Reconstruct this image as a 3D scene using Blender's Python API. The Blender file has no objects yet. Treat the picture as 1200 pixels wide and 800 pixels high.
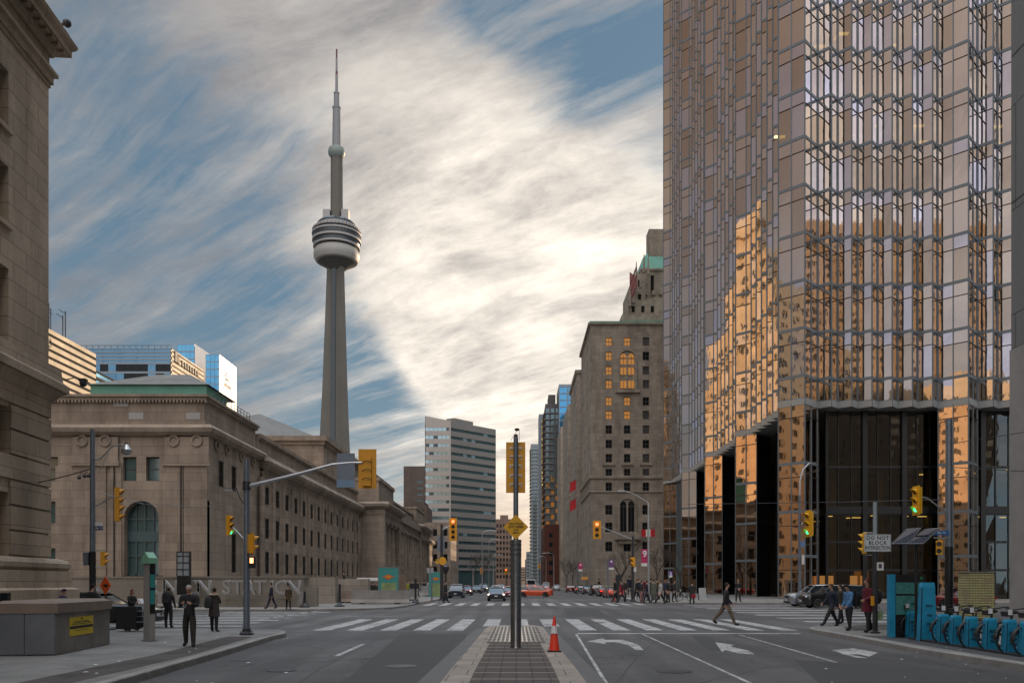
import bpy, bmesh, math, random
from math import sin, cos, pi, radians as R, atan2, sqrt
from mathutils import Vector, Matrix
random.seed(7)
S = bpy.context.scene
COL = S.collection
F = 960.0; VX = 605.0; HY = 683.0; CH = 1.8
def gp(px, py, h=0.0):            # ground point seen at a place in the photograph
    Y = F*(CH-h)/(py-HY); return ((px-VX)*Y/F, Y)
def xa(px, Y): return (px-VX)*Y/F
def za(py, Y): return CH+(HY-py)*Y/F

# ------------------------------------------------------------ mesh builder
class MB:
    def __init__(s): s.v=[]; s.f=[]; s.m=[]; s.cur=0
    def mat(s,i): s.cur=i; return s
    def add(s, vs, fs):
        n=len(s.v); s.v+= [tuple(v) for v in vs]
        for f in fs: s.f.append(tuple(i+n for i in f)); s.m.append(s.cur)
        return s
    def quad(s,a,b,c,d): return s.add([a,b,c,d],[(0,1,2,3)])
    def box(s,x0,x1,y0,y1,z0,z1):
        if x0>x1:x0,x1=x1,x0
        if y0>y1:y0,y1=y1,y0
        if z0>z1:z0,z1=z1,z0
        return s.add([(x0,y0,z0),(x1,y0,z0),(x1,y1,z0),(x0,y1,z0),(x0,y0,z1),(x1,y0,z1),(x1,y1,z1),(x0,y1,z1)],
            [(3,2,1,0),(4,5,6,7),(0,1,5,4),(1,2,6,5),(2,3,7,6),(3,0,4,7)])
    def prism(s, poly, z0, z1):          # poly counter-clockwise xy
        n=len(poly)
        vs=[(x,y,z0) for x,y in poly]+[(x,y,z1) for x,y in poly]
        fs=[tuple(range(n-1,-1,-1)), tuple(range(n,2*n))]+[(i,(i+1)%n,n+(i+1)%n,n+i) for i in range(n)]
        return s.add(vs,fs)
    def prof(s, poly, a0, a1, axis):     # profile extruded along an axis; axis 'x': poly in (y,z); 'y': poly in (x,z)
        n=len(poly)
        if axis=='x': vs=[(a0,p,q) for p,q in poly]+[(a1,p,q) for p,q in poly]
        else: vs=[(p,a0,q) for p,q in poly]+[(p,a1,q) for p,q in poly]
        fs=[tuple(range(n-1,-1,-1)), tuple(range(n,2*n))]+[(i,(i+1)%n,n+(i+1)%n,n+i) for i in range(n)]
        return s.add(vs,fs)
    def tube(s,p0,p1,r0,r1=None,n=10,cap=True):
        if r1 is None:r1=r0
        p0=Vector(p0);p1=Vector(p1);d=p1-p0
        if d.length<1e-6:return s
        q=d.to_track_quat('Z','Y')
        vs=[];
        for p,r in ((p0,r0),(p1,r1)):
            for i in range(n):
                a=2*pi*i/n; vs.append(p+q@Vector((r*cos(a),r*sin(a),0)))
        fs=[(i,(i+1)%n,n+(i+1)%n,n+i) for i in range(n)]
        if cap: fs+=[tuple(range(n-1,-1,-1)),tuple(range(n,2*n))]
        return s.add(vs,fs)
    def path(s,pts,r,n=8):
        pts=[Vector(p) for p in pts]; rs=r if isinstance(r,(list,tuple)) else [r]*len(pts)
        vs=[];k=len(pts)
        for j,p in enumerate(pts):
            d=(pts[min(j+1,k-1)]-pts[max(j-1,0)]); q=d.to_track_quat('Z','Y')
            for i in range(n):
                a=2*pi*i/n; vs.append(p+q@Vector((rs[j]*cos(a),rs[j]*sin(a),0)))
        fs=[(j*n+i,j*n+(i+1)%n,(j+1)*n+(i+1)%n,(j+1)*n+i) for j in range(k-1) for i in range(n)]
        fs+=[tuple(range(n-1,-1,-1)),tuple(range((k-1)*n,k*n))]
        return s.add(vs,fs)
    def lathe(s,pr,c=(0,0,0),n=24,axis='z'):
        vs=[];k=len(pr)
        for r,z in pr:
            for i in range(n):
                a=2*pi*i/n
                if axis=='z': vs.append((c[0]+r*cos(a),c[1]+r*sin(a),c[2]+z))
                elif axis=='y': vs.append((c[0]+r*cos(a),c[1]-z,c[2]+r*sin(a)))
                else: vs.append((c[0]+z,c[1]+r*cos(a),c[2]+r*sin(a)))
        fs=[(j*n+i,j*n+(i+1)%n,(j+1)*n+(i+1)%n,(j+1)*n+i) for j in range(k-1) for i in range(n)]
        fs+=[tuple(range(n-1,-1,-1)),tuple(range((k-1)*n,k*n))]
        return s.add(vs,fs)
    def loft(s,rings,close=True,cap=True):
        n=len(rings[0]); vs=[p for r in rings for p in r]; fs=[]
        m=n if close else n-1
        for j in range(len(rings)-1):
            for i in range(m): fs.append((j*n+i,j*n+(i+1)%n,(j+1)*n+(i+1)%n,(j+1)*n+i))
        if cap and close: fs+=[tuple(range(n-1,-1,-1)),tuple(range((len(rings)-1)*n,len(rings)*n))]
        return s.add(vs,fs)
    def sphere(s,c,r,n=10,k=7,sz=(1,1,1)):
        pr=[(max(r*sin(pi*j/k),1e-4),-r*cos(pi*j/k)) for j in range(k+1)]
        m=MB().lathe(pr,(0,0,0),n)
        return s.add([(c[0]+x*sz[0],c[1]+y*sz[1],c[2]+z*sz[2]) for x,y,z in m.v],m.f)
    def xf(s,M,other):
        return s.add([M@Vector(v) for v in other.v],other.f)
    def mesh(s,name,mats,smooth=False,off=(0,0,0)):
        me=bpy.data.meshes.new(name)
        me.from_pydata([(x-off[0],y-off[1],z-off[2]) for x,y,z in s.v],[],s.f)
        if not isinstance(mats,(list,tuple)): mats=[mats]
        for m in mats: me.materials.append(m)
        me.polygons.foreach_set('material_index',s.m)
        if smooth:
            me.polygons.foreach_set('use_smooth',[True]*len(s.f))
            try: me.set_sharp_from_angle(angle=R(38))
            except Exception: pass
        me.update(); return me
    def build(s,name,mats,parent=None,smooth=False,world=True,fix=False):
        off=(0,0,0)
        if parent is not None and world:
            off=parent.get('_o',(0,0,0))
        me=s.mesh(name,mats,smooth,off)
        if fix:
            bm=bmesh.new(); bm.from_mesh(me); bmesh.ops.remove_doubles(bm,verts=bm.verts,dist=1e-4)
            bmesh.ops.recalc_face_normals(bm,faces=bm.faces); bm.to_mesh(me); bm.free()
        return link(name,me,parent)
def link(name,me,parent=None,loc=None,rz=None):
    o=bpy.data.objects.new(name,me); COL.objects.link(o)
    if parent is not None:
        o.parent=parent
        if loc is None: o['_o']=parent.get('_o',(0,0,0))
    if loc is not None: o.location=loc
    if rz is not None: o.rotation_euler=(0,0,rz)
    return o
def tag(o,label,cat,group=None,kind=None):
    if label:o['label']=label
    if cat:o['category']=cat
    if group:o['group']=group
    if kind:o['kind']=kind
    return o
def struct(o): o['kind']='structure'; return o
def thing(name,loc,label,cat,group=None,rz=0):   # parts given in world coordinates when rz == 0 and world=True
    o=bpy.data.objects.new(name,None); COL.objects.link(o); o.location=loc; o.rotation_euler=(0,0,rz)
    o['_o']=tuple(loc); o.empty_display_size=.3
    return tag(o,label,cat,group)
def children(o): return [c for c in bpy.data.objects if c.parent is o]
def dup(o,loc,rz,label,mats=None):
    kids={}
    for c in TREE[o.name]: kids.setdefault(c.parent.name,[]).append(c)
    def rec(src,par):
        n=src.copy(); COL.objects.link(n); n.parent=par
        for k in kids.get(src.name,[]): rec(k,n)
        return n
    n=rec(o,None); n.location=loc; n.rotation_euler=(0,0,rz); n['label']=label
    return n
TREE={}
def snap(o):
    r=[]; st=[o]
    al={}
    for x in COL.objects:
        if x.parent: al.setdefault(x.parent.name,[]).append(x)
    while st:
        p=st.pop()
        for c in al.get(p.name,[]): r.append(c); st.append(c)
    TREE[o.name]=r
    return o

# ------------------------------------------------------------ materials
MT={}
def newmat(name):
    m=bpy.data.materials.new(name); m.use_nodes=True; m.node_tree.nodes.clear(); MT[name]=m
    return m,m.node_tree.nodes,m.node_tree.links
def nd(N,t,**k):
    n=N.new(t)
    for a,b in k.items():
        if a in n.inputs: n.inputs[a].default_value=b
        else: setattr(n,a,b)
    return n
def c4(c): return (c[0],c[1],c[2],1)
def mix(N,L,f,a,b,mode='MIX'):
    n=N.new('ShaderNodeMix'); n.data_type='RGBA'; n.blend_type=mode; n.clamp_factor=True
    for i,v in ((0,f),(6,a),(7,b)):
        if hasattr(v,'links'): L.new(v,n.inputs[i])
        else: n.inputs[i].default_value = v if i==0 else c4(v)
    return n.outputs[2]
def math_(N,L,op,a,b=None,c=None,clamp=False):
    n=N.new('ShaderNodeMath'); n.operation=op; n.use_clamp=clamp
    for i,v in enumerate((a,b,c)):
        if v is None: continue
        if hasattr(v,'links'): L.new(v,n.inputs[i])
        else: n.inputs[i].default_value=v
    return n.outputs[0]
def ramp(N,L,src,stops):
    n=N.new('ShaderNodeValToRGB'); L.new(src,n.inputs[0]); e=n.color_ramp.elements
    while len(e)>1: e.remove(e[0])
    e[0].position=stops[0][0]; e[0].color=c4(stops[0][1]) if isinstance(stops[0][1],tuple) else c4((stops[0][1],)*3)
    for p,c in stops[1:]:
        x=e.new(p); x.color=c4(c) if isinstance(c,tuple) else c4((c,)*3)
    return n.outputs[0]
def noise(N,L,vec,scale,detail=4,rough=.5,dist=0):
    n=nd(N,'ShaderNodeTexNoise'); n.inputs['Scale'].default_value=scale; n.inputs['Detail'].default_value=detail
    n.inputs['Roughness'].default_value=rough; n.inputs['Distortion'].default_value=dist
    if vec is not None: L.new(vec,n.inputs['Vector'])
    return n.outputs[0]
def finish(N,L,col,rough=.6,metal=0,bump=None,bs=.2,bd=.02,spec=.5,coat=0,emit=None,es=0):
    p=N.new('ShaderNodeBsdfPrincipled'); o=N.new('ShaderNodeOutputMaterial'); L.new(p.outputs[0],o.inputs[0])
    def put(k,v):
        if hasattr(v,'links'): L.new(v,p.inputs[k])
        else: p.inputs[k].default_value=v
    put('Base Color',col if hasattr(col,'links') else c4(col)); put('Roughness',rough); put('Metallic',metal)
    put('Specular IOR Level',spec); put('Coat Weight',coat)
    if emit is not None: put('Emission Color',emit if hasattr(emit,'links') else c4(emit)); put('Emission Strength',es)
    if bump is not None:
        b=N.new('ShaderNodeBump'); b.inputs['Strength'].default_value=bs; b.inputs['Distance'].default_value=bd
        L.new(bump,b.inputs['Height']); L.new(b.outputs[0],p.inputs['Normal'])
    return p
def coord(N,which='pos'):
    if which=='pos': return N.new('ShaderNodeNewGeometry').outputs['Position']
    return N.new('ShaderNodeTexCoord').outputs['Object']
def plain(name,col,rough=.5,metal=0,var=.12,scale=3,coat=0,spec=.5,obj=True):
    m,N,L=newmat(name); v=coord(N,'obj' if obj else 'pos')
    n1=noise(N,L,v,scale,5,.6); k=ramp(N,L,n1,[(.3,1-var),(.7,1+0*var)])
    c=mix(N,L,1.0,col,k,'MULTIPLY')
    rr=math_(N,L,'MULTIPLY_ADD',n1,.25,rough-.12) if rough>.15 else rough
    finish(N,L,c,rr,metal,coat=coat,spec=spec); return m
def wallvec(N,L,v):
    s=N.new('ShaderNodeSeparateXYZ'); L.new(v,s.inputs[0])
    u=math_(N,L,'ADD',s.outputs[0],s.outputs[1]); c=N.new('ShaderNodeCombineXYZ'); L.new(u,c.inputs[0]); L.new(s.outputs[2],c.inputs[1])
    return c.outputs[0]
def stone(name,col,bw=1.5,bh=.6,mortar=.012,var=.12,stain=.25,rough=.85,dark=.6):
    if name in('sandstone','sandstone_plain','limestone','limestone_pale','hotel_limestone'): mortar=max(mortar,.014); var=.22 if 'plain' not in name else .1; stain=.42; dark=.42
    m,N,L=newmat(name); v=coord(N); w=wallvec(N,L,v)
    b=nd(N,'ShaderNodeTexBrick'); L.new(w,b.inputs['Vector']); b.inputs['Scale'].default_value=1
    b.inputs['Brick Width'].default_value=bw; b.inputs['Row Height'].default_value=bh; b.inputs['Mortar Size'].default_value=mortar
    b.inputs['Mortar Smooth'].default_value=.3
    b.inputs['Color1'].default_value=c4(col); b.inputs['Color2'].default_value=c4(tuple(x*(1-var) for x in col))
    b.inputs['Mortar'].default_value=c4(tuple(x*dark for x in col))
    mp=N.new('ShaderNodeMapping'); mp.inputs['Scale'].default_value=(.5,.5,.12); L.new(v,mp.inputs[0])
    n1=noise(N,L,mp.outputs[0],1.0,6,.65,.3); n2=noise(N,L,v,9,4,.6)
    k=ramp(N,L,n1,[(.3,1-stain),(.62,1.0)]); c=mix(N,L,1.0,b.outputs[0],k,'MULTIPLY')
    k2=ramp(N,L,n2,[(.3,.88),(.7,1.05)]); c=mix(N,L,1.0,c,k2,'MULTIPLY')
    h=math_(N,L,'MULTIPLY_ADD',b.outputs['Fac'],-1.0,math_(N,L,'MULTIPLY',n2,.3))
    finish(N,L,c,rough,0,h,.35,.02,spec=.25); return m
def glassmat(name,col,rough=.03,metal=0.0,wave=.01,wscale=.6,spec=.9,var=.3):
    m,N,L=newmat(name); v=coord(N); n=noise(N,L,v,wscale,2,.4)
    c=mix(N,L,noise(N,L,v,.35,1),tuple(x*(1-var) for x in col),col)
    finish(N,L,c,rough,metal,n,1.0,wave,spec=spec); return m
def emit(name,col,st,base=(.02,.02,.02)):
    m,N,L=newmat(name); finish(N,L,base,.3,0,emit=col,es=st); return m

# asphalt with patches, tyre wear, cracks
def asphalt():
    m,N,L=newmat('asphalt'); v=coord(N)
    big=noise(N,L,v,.09,4,.55,.6); mid=noise(N,L,v,1.1,5,.6); fine=noise(N,L,v,55,3,.7)
    c=mix(N,L,ramp(N,L,big,[(.38,0.0),(.62,1.0)]),(.085,.081,.079),(.128,.122,.118))
    mp=N.new('ShaderNodeMapping'); mp.inputs['Scale'].default_value=(.9,.05,1); L.new(v,mp.inputs[0])
    st=noise(N,L,mp.outputs[0],1.0,4,.6); c=mix(N,L,1.0,c,ramp(N,L,st,[(.33,.74),(.6,1.06)]),'MULTIPLY')
    # utility-cut patches
    b=nd(N,'ShaderNodeTexBrick'); mp2=N.new('ShaderNodeMapping'); mp2.inputs['Rotation'].default_value=(0,0,.03); L.new(v,mp2.inputs[0]); L.new(mp2.outputs[0],b.inputs['Vector'])
    b.inputs['Scale'].default_value=1; b.inputs['Brick Width'].default_value=7.3; b.inputs['Row Height'].default_value=3.3; b.inputs['Mortar Size'].default_value=.02
    b.inputs['Color1'].default_value=(1,1,1,1); b.inputs['Color2'].default_value=(.8,.8,.8,1); b.inputs['Mortar'].default_value=(.62,.62,.62,1)
    c=mix(N,L,.75,c,mix(N,L,1.0,c,b.outputs[0],'MULTIPLY'))
    c=mix(N,L,1.0,c,ramp(N,L,mid,[(.3,.86),(.7,1.08)]),'MULTIPLY')
    c=mix(N,L,1.0,c,ramp(N,L,fine,[(.3,.7),(.7,1.25)]),'MULTIPLY')
    vo=nd(N,'ShaderNodeTexVoronoi'); vo.feature='DISTANCE_TO_EDGE'; vo.inputs['Scale'].default_value=.33
    dv=N.new('ShaderNodeVectorMath'); dv.operation='ADD'; L.new(v,dv.inputs[0]); nn=nd(N,'ShaderNodeTexNoise'); nn.inputs['Scale'].default_value=1.2; L.new(v,nn.inputs['Vector']); L.new(nn.outputs[1],dv.inputs[1]); L.new(dv.outputs[0],vo.inputs['Vector'])
    crack=ramp(N,L,vo.outputs[0],[(.0,.3),(.009,1.0)])
    c=mix(N,L,.8,c,mix(N,L,1.0,c,crack,'MULTIPLY'))
    sx=N.new('ShaderNodeSeparateXYZ'); L.new(v,sx.inputs[0])
    wob=math_(N,L,'MULTIPLY_ADD',noise(N,L,v,.12,3),1.6,sx.outputs[0])
    lane=math_(N,L,'PINGPONG',math_(N,L,'ADD',wob,.4),1.65)
    tw=ramp(N,L,math_(N,L,'DIVIDE',lane,1.65),[(.18,1.0),(.40,.80),(.60,.80),(.82,1.04)])
    c=mix(N,L,ramp(N,L,mid,[(.25,.5),(.6,1.0)]),c,mix(N,L,1.0,c,tw,'MULTIPLY'))
    ov=noise(N,L,v,.75,3,.5,.4); c=mix(N,L,1.0,c,ramp(N,L,ov,[(.255,.42),(.31,.95),(.34,1.0)]),'MULTIPLY')
    sp_=noise(N,L,v,2.7,2,.5); c=mix(N,L,1.0,c,ramp(N,L,sp_,[(.22,.5),(.27,1.0)]),'MULTIPLY')
    finish(N,L,c,.78,0,fine,.5,.008,spec=.4); return m
def pavement(name,col,jx,jy,mortar=.012,stain=.35,offs=.0):
    m,N,L=newmat(name); v=coord(N)
    b=nd(N,'ShaderNodeTexBrick'); L.new(v,b.inputs['Vector']); b.offset=offs
    b.inputs['Scale'].default_value=1; b.inputs['Brick Width'].default_value=jx; b.inputs['Row Height'].default_value=jy; b.inputs['Mortar Size'].default_value=mortar
    b.inputs['Color1'].default_value=c4(col); b.inputs['Color2'].default_value=c4(tuple(x*.86 for x in col)); b.inputs['Mortar'].default_value=c4(tuple(x*.45 for x in col))
    n1=noise(N,L,v,.7,6,.65,.5); n2=noise(N,L,v,30,3,.7); n3=noise(N,L,v,4,4,.6)
    c=mix(N,L,1.0,b.outputs[0],ramp(N,L,n1,[(.32,1-stain),(.6,1.0)]),'MULTIPLY')
    c=mix(N,L,1.0,c,ramp(N,L,n2,[(.3,.85),(.7,1.08)]),'MULTIPLY')
    c=mix(N,L,1.0,c,ramp(N,L,n3,[(.28,.8),(.45,1.0)]),'MULTIPLY')
    finish(N,L,c,.85,0,math_(N,L,'MULTIPLY_ADD',b.outputs['Fac'],-1.0,n2),.4,.01,spec=.3); return m
def roadpaint(name,col):
    m,N,L=newmat(name); v=coord(N)
    n1=noise(N,L,v,7,6,.75); n2=noise(N,L,v,1.2,4,.6)
    w=ramp(N,L,math_(N,L,'ADD',n1,math_(N,L,'MULTIPLY',n2,.5)),[(.60,0.0),(.82,1.0)])
    c=mix(N,L,w,(.13,.125,.12),col); c=mix(N,L,1.0,c,ramp(N,L,n2,[(.3,.8),(.7,1.0)]),'MULTIPLY')
    finish(N,L,c,.7,0,n1,.2,.004); return m

asph=asphalt()
m_side=pavement('sidewalk_concrete',(.25,.24,.225),1.6,1.6)
m_slab=pavement('median_slab',(.36,.31,.26),.62,.95,.014,.3,.5)
m_pav=pavement('median_paver',(.105,.088,.078),.3,.3,.012,.25)
m_pavd=pavement('dark_brick_paving',(.12,.105,.095),.2,.1,.012,.55,.5)
m_kerb=plain('kerb_concrete',(.3,.285,.265),.8,0,.35,2,obj=False)
m_ground=plain('city_ground',(.12,.115,.11),.9,0,.3,.05,obj=False)
m_white=roadpaint('road_paint_white',(.50,.49,.475))
st_dom=stone('sandstone',(.50,.395,.29),1.6,.62,.006)
st_dom2=stone('sandstone_plain',(.54,.43,.32),1.5,.62,.008)
st_un=stone('limestone',(.37,.30,.24),2.0,.75,.008,.08)
st_un2=stone('limestone_pale',(.36,.32,.27),2.4,.8,.008,.06)
st_hot=stone('hotel_limestone',(.37,.325,.27),1.6,.7,.006,.08,.2)
st_gran=stone('grey_granite',(.21,.215,.215),3.2,4.2,.03,.1,.15,.55,.35)
st_conc=plain('board_concrete',(.27,.25,.22),.85,0,.25,.5,obj=False)
st_cn=plain('tower_concrete',(.125,.115,.10),.85,0,.2,.03,obj=False)
m_conc2=plain('barrier_concrete',(.27,.262,.25),.85,0,.35,1.5)
m_white_p=plain('white_panel',(.72,.72,.72),.35,0,.08,.2,obj=False)
m_brickd=stone('dark_red_brick',(.12,.045,.032),.5,.2,.01)
m_brown=stone('brown_precast',(.13,.10,.085),3,1.5,.01)
m_copper=plain('green_copper',(.12,.33,.26),.7,0,.3,.6,obj=False)
m_roof=stone('slate_roof',(.2,.2,.19),.5,.3,.01)
m_steel=plain('brushed_steel',(.40,.40,.41),.24,1,.06,2)
m_galv=plain('galvanised_blue_grey',(.20,.23,.27),.42,.55,.2,4)
m_galvl=plain('light_galvanised',(.5,.51,.52),.35,.8,.15,4)
m_black=plain('black_paint',(.012,.012,.013),.4,0,.2,5)
m_rubber=plain('rubber',(.018,.018,.018),.85,0,.2,8)
m_darkm=plain('dark_metal',(.05,.05,.055),.45,.3,.2,4)
m_yel=plain('signal_yellow',(.72,.33,.012),.45,0,.12,6)
m_yeld=plain('sign_yellow',(.75,.40,.01),.5,0,.15,6)
m_orange=plain('traffic_orange',(.85,.13,.02),.5,0,.12,5)
m_cone=plain('cone_red_orange',(.8,.05,.02),.5,0,.15,8)
m_refl=plain('reflective_white',(.7,.7,.7),.3,0,.1,8)
m_cyan=plain('cyan_panel',(.014,.28,.48),.45,0,.35,3)
m_mull=plain('aluminium_mullion',(.19,.225,.255),.4,.35,.12,2,obj=False)
m_mulld=plain('dark_bronze_bar',(.05,.035,.03),.45,.3,.2,2,obj=False)
m_soff=plain('grey_spandrel',(.36,.38,.38),.4,.3,.1,.5,obj=False)
m_wdark=glassmat('dark_window_glass',(.016,.018,.02),.08,0,.004,.5,spec=.3)
m_wteal=glassmat('teal_window_glass',(.06,.115,.115),.06,0,.004,.5)
m_wblue=glassmat('blue_curtain_glass',(.08,.27,.45),.05,.75,.01,.3)
m_wcond=glassmat('grey_green_glass',(.10,.14,.15),.08,.4,.01,.3)
m_wgold=glassmat('amber_reflecting_glass',(.75,.42,.14),.05,.9,.03,.5)
m_sunrefl=emit('sunset_reflection_window',(1,.42,.09),.36,(.1,.05,.02))  # orange sunset reflection put into the panes as a faint glow, no lamp inside
m_frame=plain('window_frame_dark',(.05,.045,.04),.5,0,.1,2)
m_framel=plain('window_frame_grey',(.17,.17,.165),.5,0,.1,2)
m_blind=glassmat('blind_window_glass',(.10,.10,.095),.15,0,.004,.5,spec=.4)
m_wblk=plain('recessed_black_window',(.012,.011,.010),.35,0,.3,1,spec=.15,obj=False)
m_blackg=glassmat('black_base_glass',(.008,.009,.010),.04,0,.006,.5,spec=.28)
m_interior=plain('interior_dark',(.04,.034,.028),.9,0,.2,.5,obj=False)
m_red_l=emit('red_signal_light',(1,.12,.04),5)
m_grn_l=emit('green_signal_light',(.05,1,.35),2.6)
m_org_l=emit('orange_hand_light',(1,.35,.12),5)
m_offl=plain('unlit_lens',(.02,.015,.01),.25,0,.1,5)
m_head=emit('headlight_glow',(1,.78,.6),3.0,(.6,.6,.6))
m_headoff=plain('headlight_clear',(.55,.56,.58),.1,.5,.1,5)
m_tail=emit('tail_light_glow',(1,.05,.02),1.6,(.3,.01,.01))
m_tailoff=plain('tail_light_red',(.35,.012,.01),.2,0,.1,5)
m_lampw=emit('ceiling_panel_glow',(1,.8,.32),2.2)
m_shop=emit('amber_shop_light',(1,.42,.08),.26)
m_bark=plain('bare_bark',(.07,.055,.045),.9,0,.3,6)
m_txt=plain('sign_black',(.015,.015,.015),.6,0,.05,3)
m_wtxt=plain('sign_white',(.72,.72,.70),.5,0,.08,3)
m_skin=plain('skin',(.48,.28,.2),.6,0,.1,4)
def textmesh(s,size,ext=.004,align='CENTER',bold=0.0,space=1.0):
    cu=bpy.data.curves.new('t','FONT'); cu.body=s; cu.size=size; cu.extrude=ext; cu.align_x=align; cu.align_y='CENTER'; cu.offset=bold; cu.space_character=space; cu.resolution_u=3
    o=bpy.data.objects.new('t',cu); COL.objects.link(o); dg=bpy.context.evaluated_depsgraph_get(); me=bpy.data.meshes.new_from_object(o.evaluated_get(dg)); bpy.data.objects.remove(o); return me
def text(s,size,loc,mat,parent,ext=.004,face=(0,-1),name='lettering',bold=0,local=True,align='CENTER',space=1.0):
    me=textmesh(s,size,ext,align,bold,space); n=Vector((face[0],face[1],0)).normalized()
    q=n.to_track_quat('Z','Y').to_matrix()
    zax=Vector((0,0,1)); xax=zax.cross(n).normalized(); M=Matrix((xax,zax,n)).transposed().to_4x4()
    me.transform(M); me.materials.clear(); me.materials.append(mat)
    o=link(name,me,parent,loc=loc); return o
# ------------------------------------------------------------ people
PM={}
def cloth(name,col,rough=.85):
    if name not in PM: PM[name]=plain('cloth_'+name,col,rough,0,.5,9)
    return PM[name]
c_black=cloth('black',(.02,.02,.023)); c_char=cloth('charcoal',(.035,.035,.038)); c_navy=cloth('navy',(.015,.02,.045)); c_olive=cloth('dark_olive',(.035,.034,.025))
c_brown=cloth('brown',(.075,.05,.02)); c_taupe=cloth('taupe',(.055,.042,.038)); c_khaki=cloth('khaki',(.16,.125,.09)); c_blue=cloth('light_blue',(.10,.26,.5)); c_mar=cloth('maroon',(.13,.01,.022))
c_white=cloth('white',(.5,.5,.5)); c_red=cloth('red',(.38,.015,.03)); c_green=cloth('pale_green',(.35,.5,.28)); c_grey=cloth('grey_green',(.13,.14,.11)); c_jean=cloth('denim',(.03,.045,.09)); c_pink=cloth('pink',(.35,.17,.17)); c_fur=cloth('tan_fur',(.42,.32,.22)); c_purp=cloth('purple',(.06,.03,.12))
h_dark=cloth('dark_hair',(.02,.014,.01)); h_grey=cloth('white_hair',(.42,.40,.38)); h_brown=cloth('brown_hair',(.07,.035,.018)); h_red=cloth('auburn_hair',(.13,.03,.02))
def skel(hl=0,hr=0,kl=0,kr=0,al=0,ar=0,el=15,er=15,lean=0,sit=False,bulk=1.0,ina=0,headdown=0,fem=0):
    V=[];E=[];RR=[];G=[]
    def v(p,r,g): V.append(Vector(p)); k_={'skin':1.1}.get(g,1.36); k_=1.0 if (r if not isinstance(r,tuple) else 1)<.012 else k_; RR.append(tuple(q*k_ for q in r) if isinstance(r,tuple) else (r*k_,r*k_)); G.append(g); return len(V)-1
    fwd=Vector((0,-1,0)); lh=.44; ls=.43
    def leg(side,h,k):
        a=R(h); d=Vector((0,-sin(a),-cos(a))); a2=R(h-k); d2=Vector((0,-sin(a2),-cos(a2)))
        hp=Vector((side*.095,0,-.04)); kn=hp+d*lh+Vector((side*.03,0,0)); an=kn+d2*ls+Vector((side*.025,0,0)); 
        ft=Vector((side*.03,-cos(R(h-k)*.6)*.19,-.045+ -sin(R(min(h-k,0))*.9)*-.13)) if True else None
        return hp,kn,an,an+ft,an+Vector((0,.05,-.035))
    LL=leg(1,hl,kl); RL=leg(-1,hr,kr)
    low=min(LL[2].z,RL[2].z); pz=.085-low
    o=Vector((0,0,pz)); ln=R(lean)
    def T(y,z): # torso point with lean
        return o+Vector((0,-sin(ln)*z-y*1.0,cos(ln)*z))
    b=bulk; w=1-.1*fem
    pel=v(T(0,0),(.135*b,.105*b),'low'); wa=v(T(0,.14),(.13*b*w,.10*b),'top'); ch=v(T(.0,.32),(.155*b*w,.115*b),'top'); uc=v(T(0,.44),(.13*b*w,.095*b),'top')
    nb=v(T(.01,.53),.055,'skin'); nk=v(T(.02,.58),.05,'skin'); hd=R(headdown)
    def H(f,z): return T(.03,.60)+Vector((0,-sin(hd+ln)*z-cos(hd+ln)*f,cos(hd+ln)*z-sin(hd)*f))
    h1=v(H(.02,.035),(.055,.062),'skin'); h2=v(H(.015,.10),(.072,.088),'skin'); h3=v(H(.0,.165),(.06,.075),'skin')
    E+= [(pel,wa),(wa,ch),(ch,uc),(uc,nb),(nb,nk),(nk,h1),(h1,h2),(h2,h3)]
    headc=H(.012,.10)
    for side,(hp,kn,an,toe,heel),lab in ((1,LL,'L'),(-1,RL,'R')):
        a=v(o+hp,.092*b,'low'); k=v(o+kn,.062*b,'low'); n_=v(o+an,.045*b,'low'); f=v(o+an+Vector((side*.005,-.04,-.04)),(.045,.04),'shoe'); t=v(o+toe,(.04,.028),'shoe')
        E+=[(pel,a),(a,k),(k,n_),(n_,f),(f,t)]
    hands=[]
    for side,a_,e_ in ((1,al,el),(-1,ar,er)):
        sh=T(0,.45)+Vector((side*(.195*w*b),0,0)); A=R(a_); B=R(a_+e_)
        d=Vector((side*.10*(1-ina),-sin(A),-cos(A))).normalized(); d2=Vector((-side*(.05+.75*ina),-sin(B),-cos(B))).normalized()
        elb=sh+d*.29; wr=elb+d2*.25
        s=v(sh,.062*b,'top'); e=v(elb,.046*b,'top'); w_=v(wr,.034,'top'); p=v(wr+d2*.055,(.03,.02),'skin')
        E+=[(uc,s),(s,e),(e,w_),(w_,p)]
        side_ax=d2.cross(Vector((side,0,0))).normalized(); 
        if side_ax.length<.1: side_ax=Vector((0,1,0))
        cu=Vector((-side,0,0))
        pc=wr+d2*.075
        for j,(off,L_) in enumerate(((-.03,.068),(-.01,.08),(.01,.075),(.028,.058))):
            q0=v(pc+side_ax*off+d2*.012,.0105,'skin'); q1=v(pc+side_ax*off*1.1+d2*(L_*.55)+cu*.008,.0095,'skin'); q2=v(pc+side_ax*off*1.1+d2*(L_*.9)+cu*.03,.008,'skin'); E+=[(p,q0),(q0,q1),(q1,q2)]
        q0=v(wr+d2*.045-side_ax*.034,.011,'skin'); q1=v(wr+d2*.085-side_ax*.055+cu*.012,.009,'skin'); E+=[(p,q0),(q0,q1)]
        hands.append(pc)
    return V,E,RR,G,headc,hands,o
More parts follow.
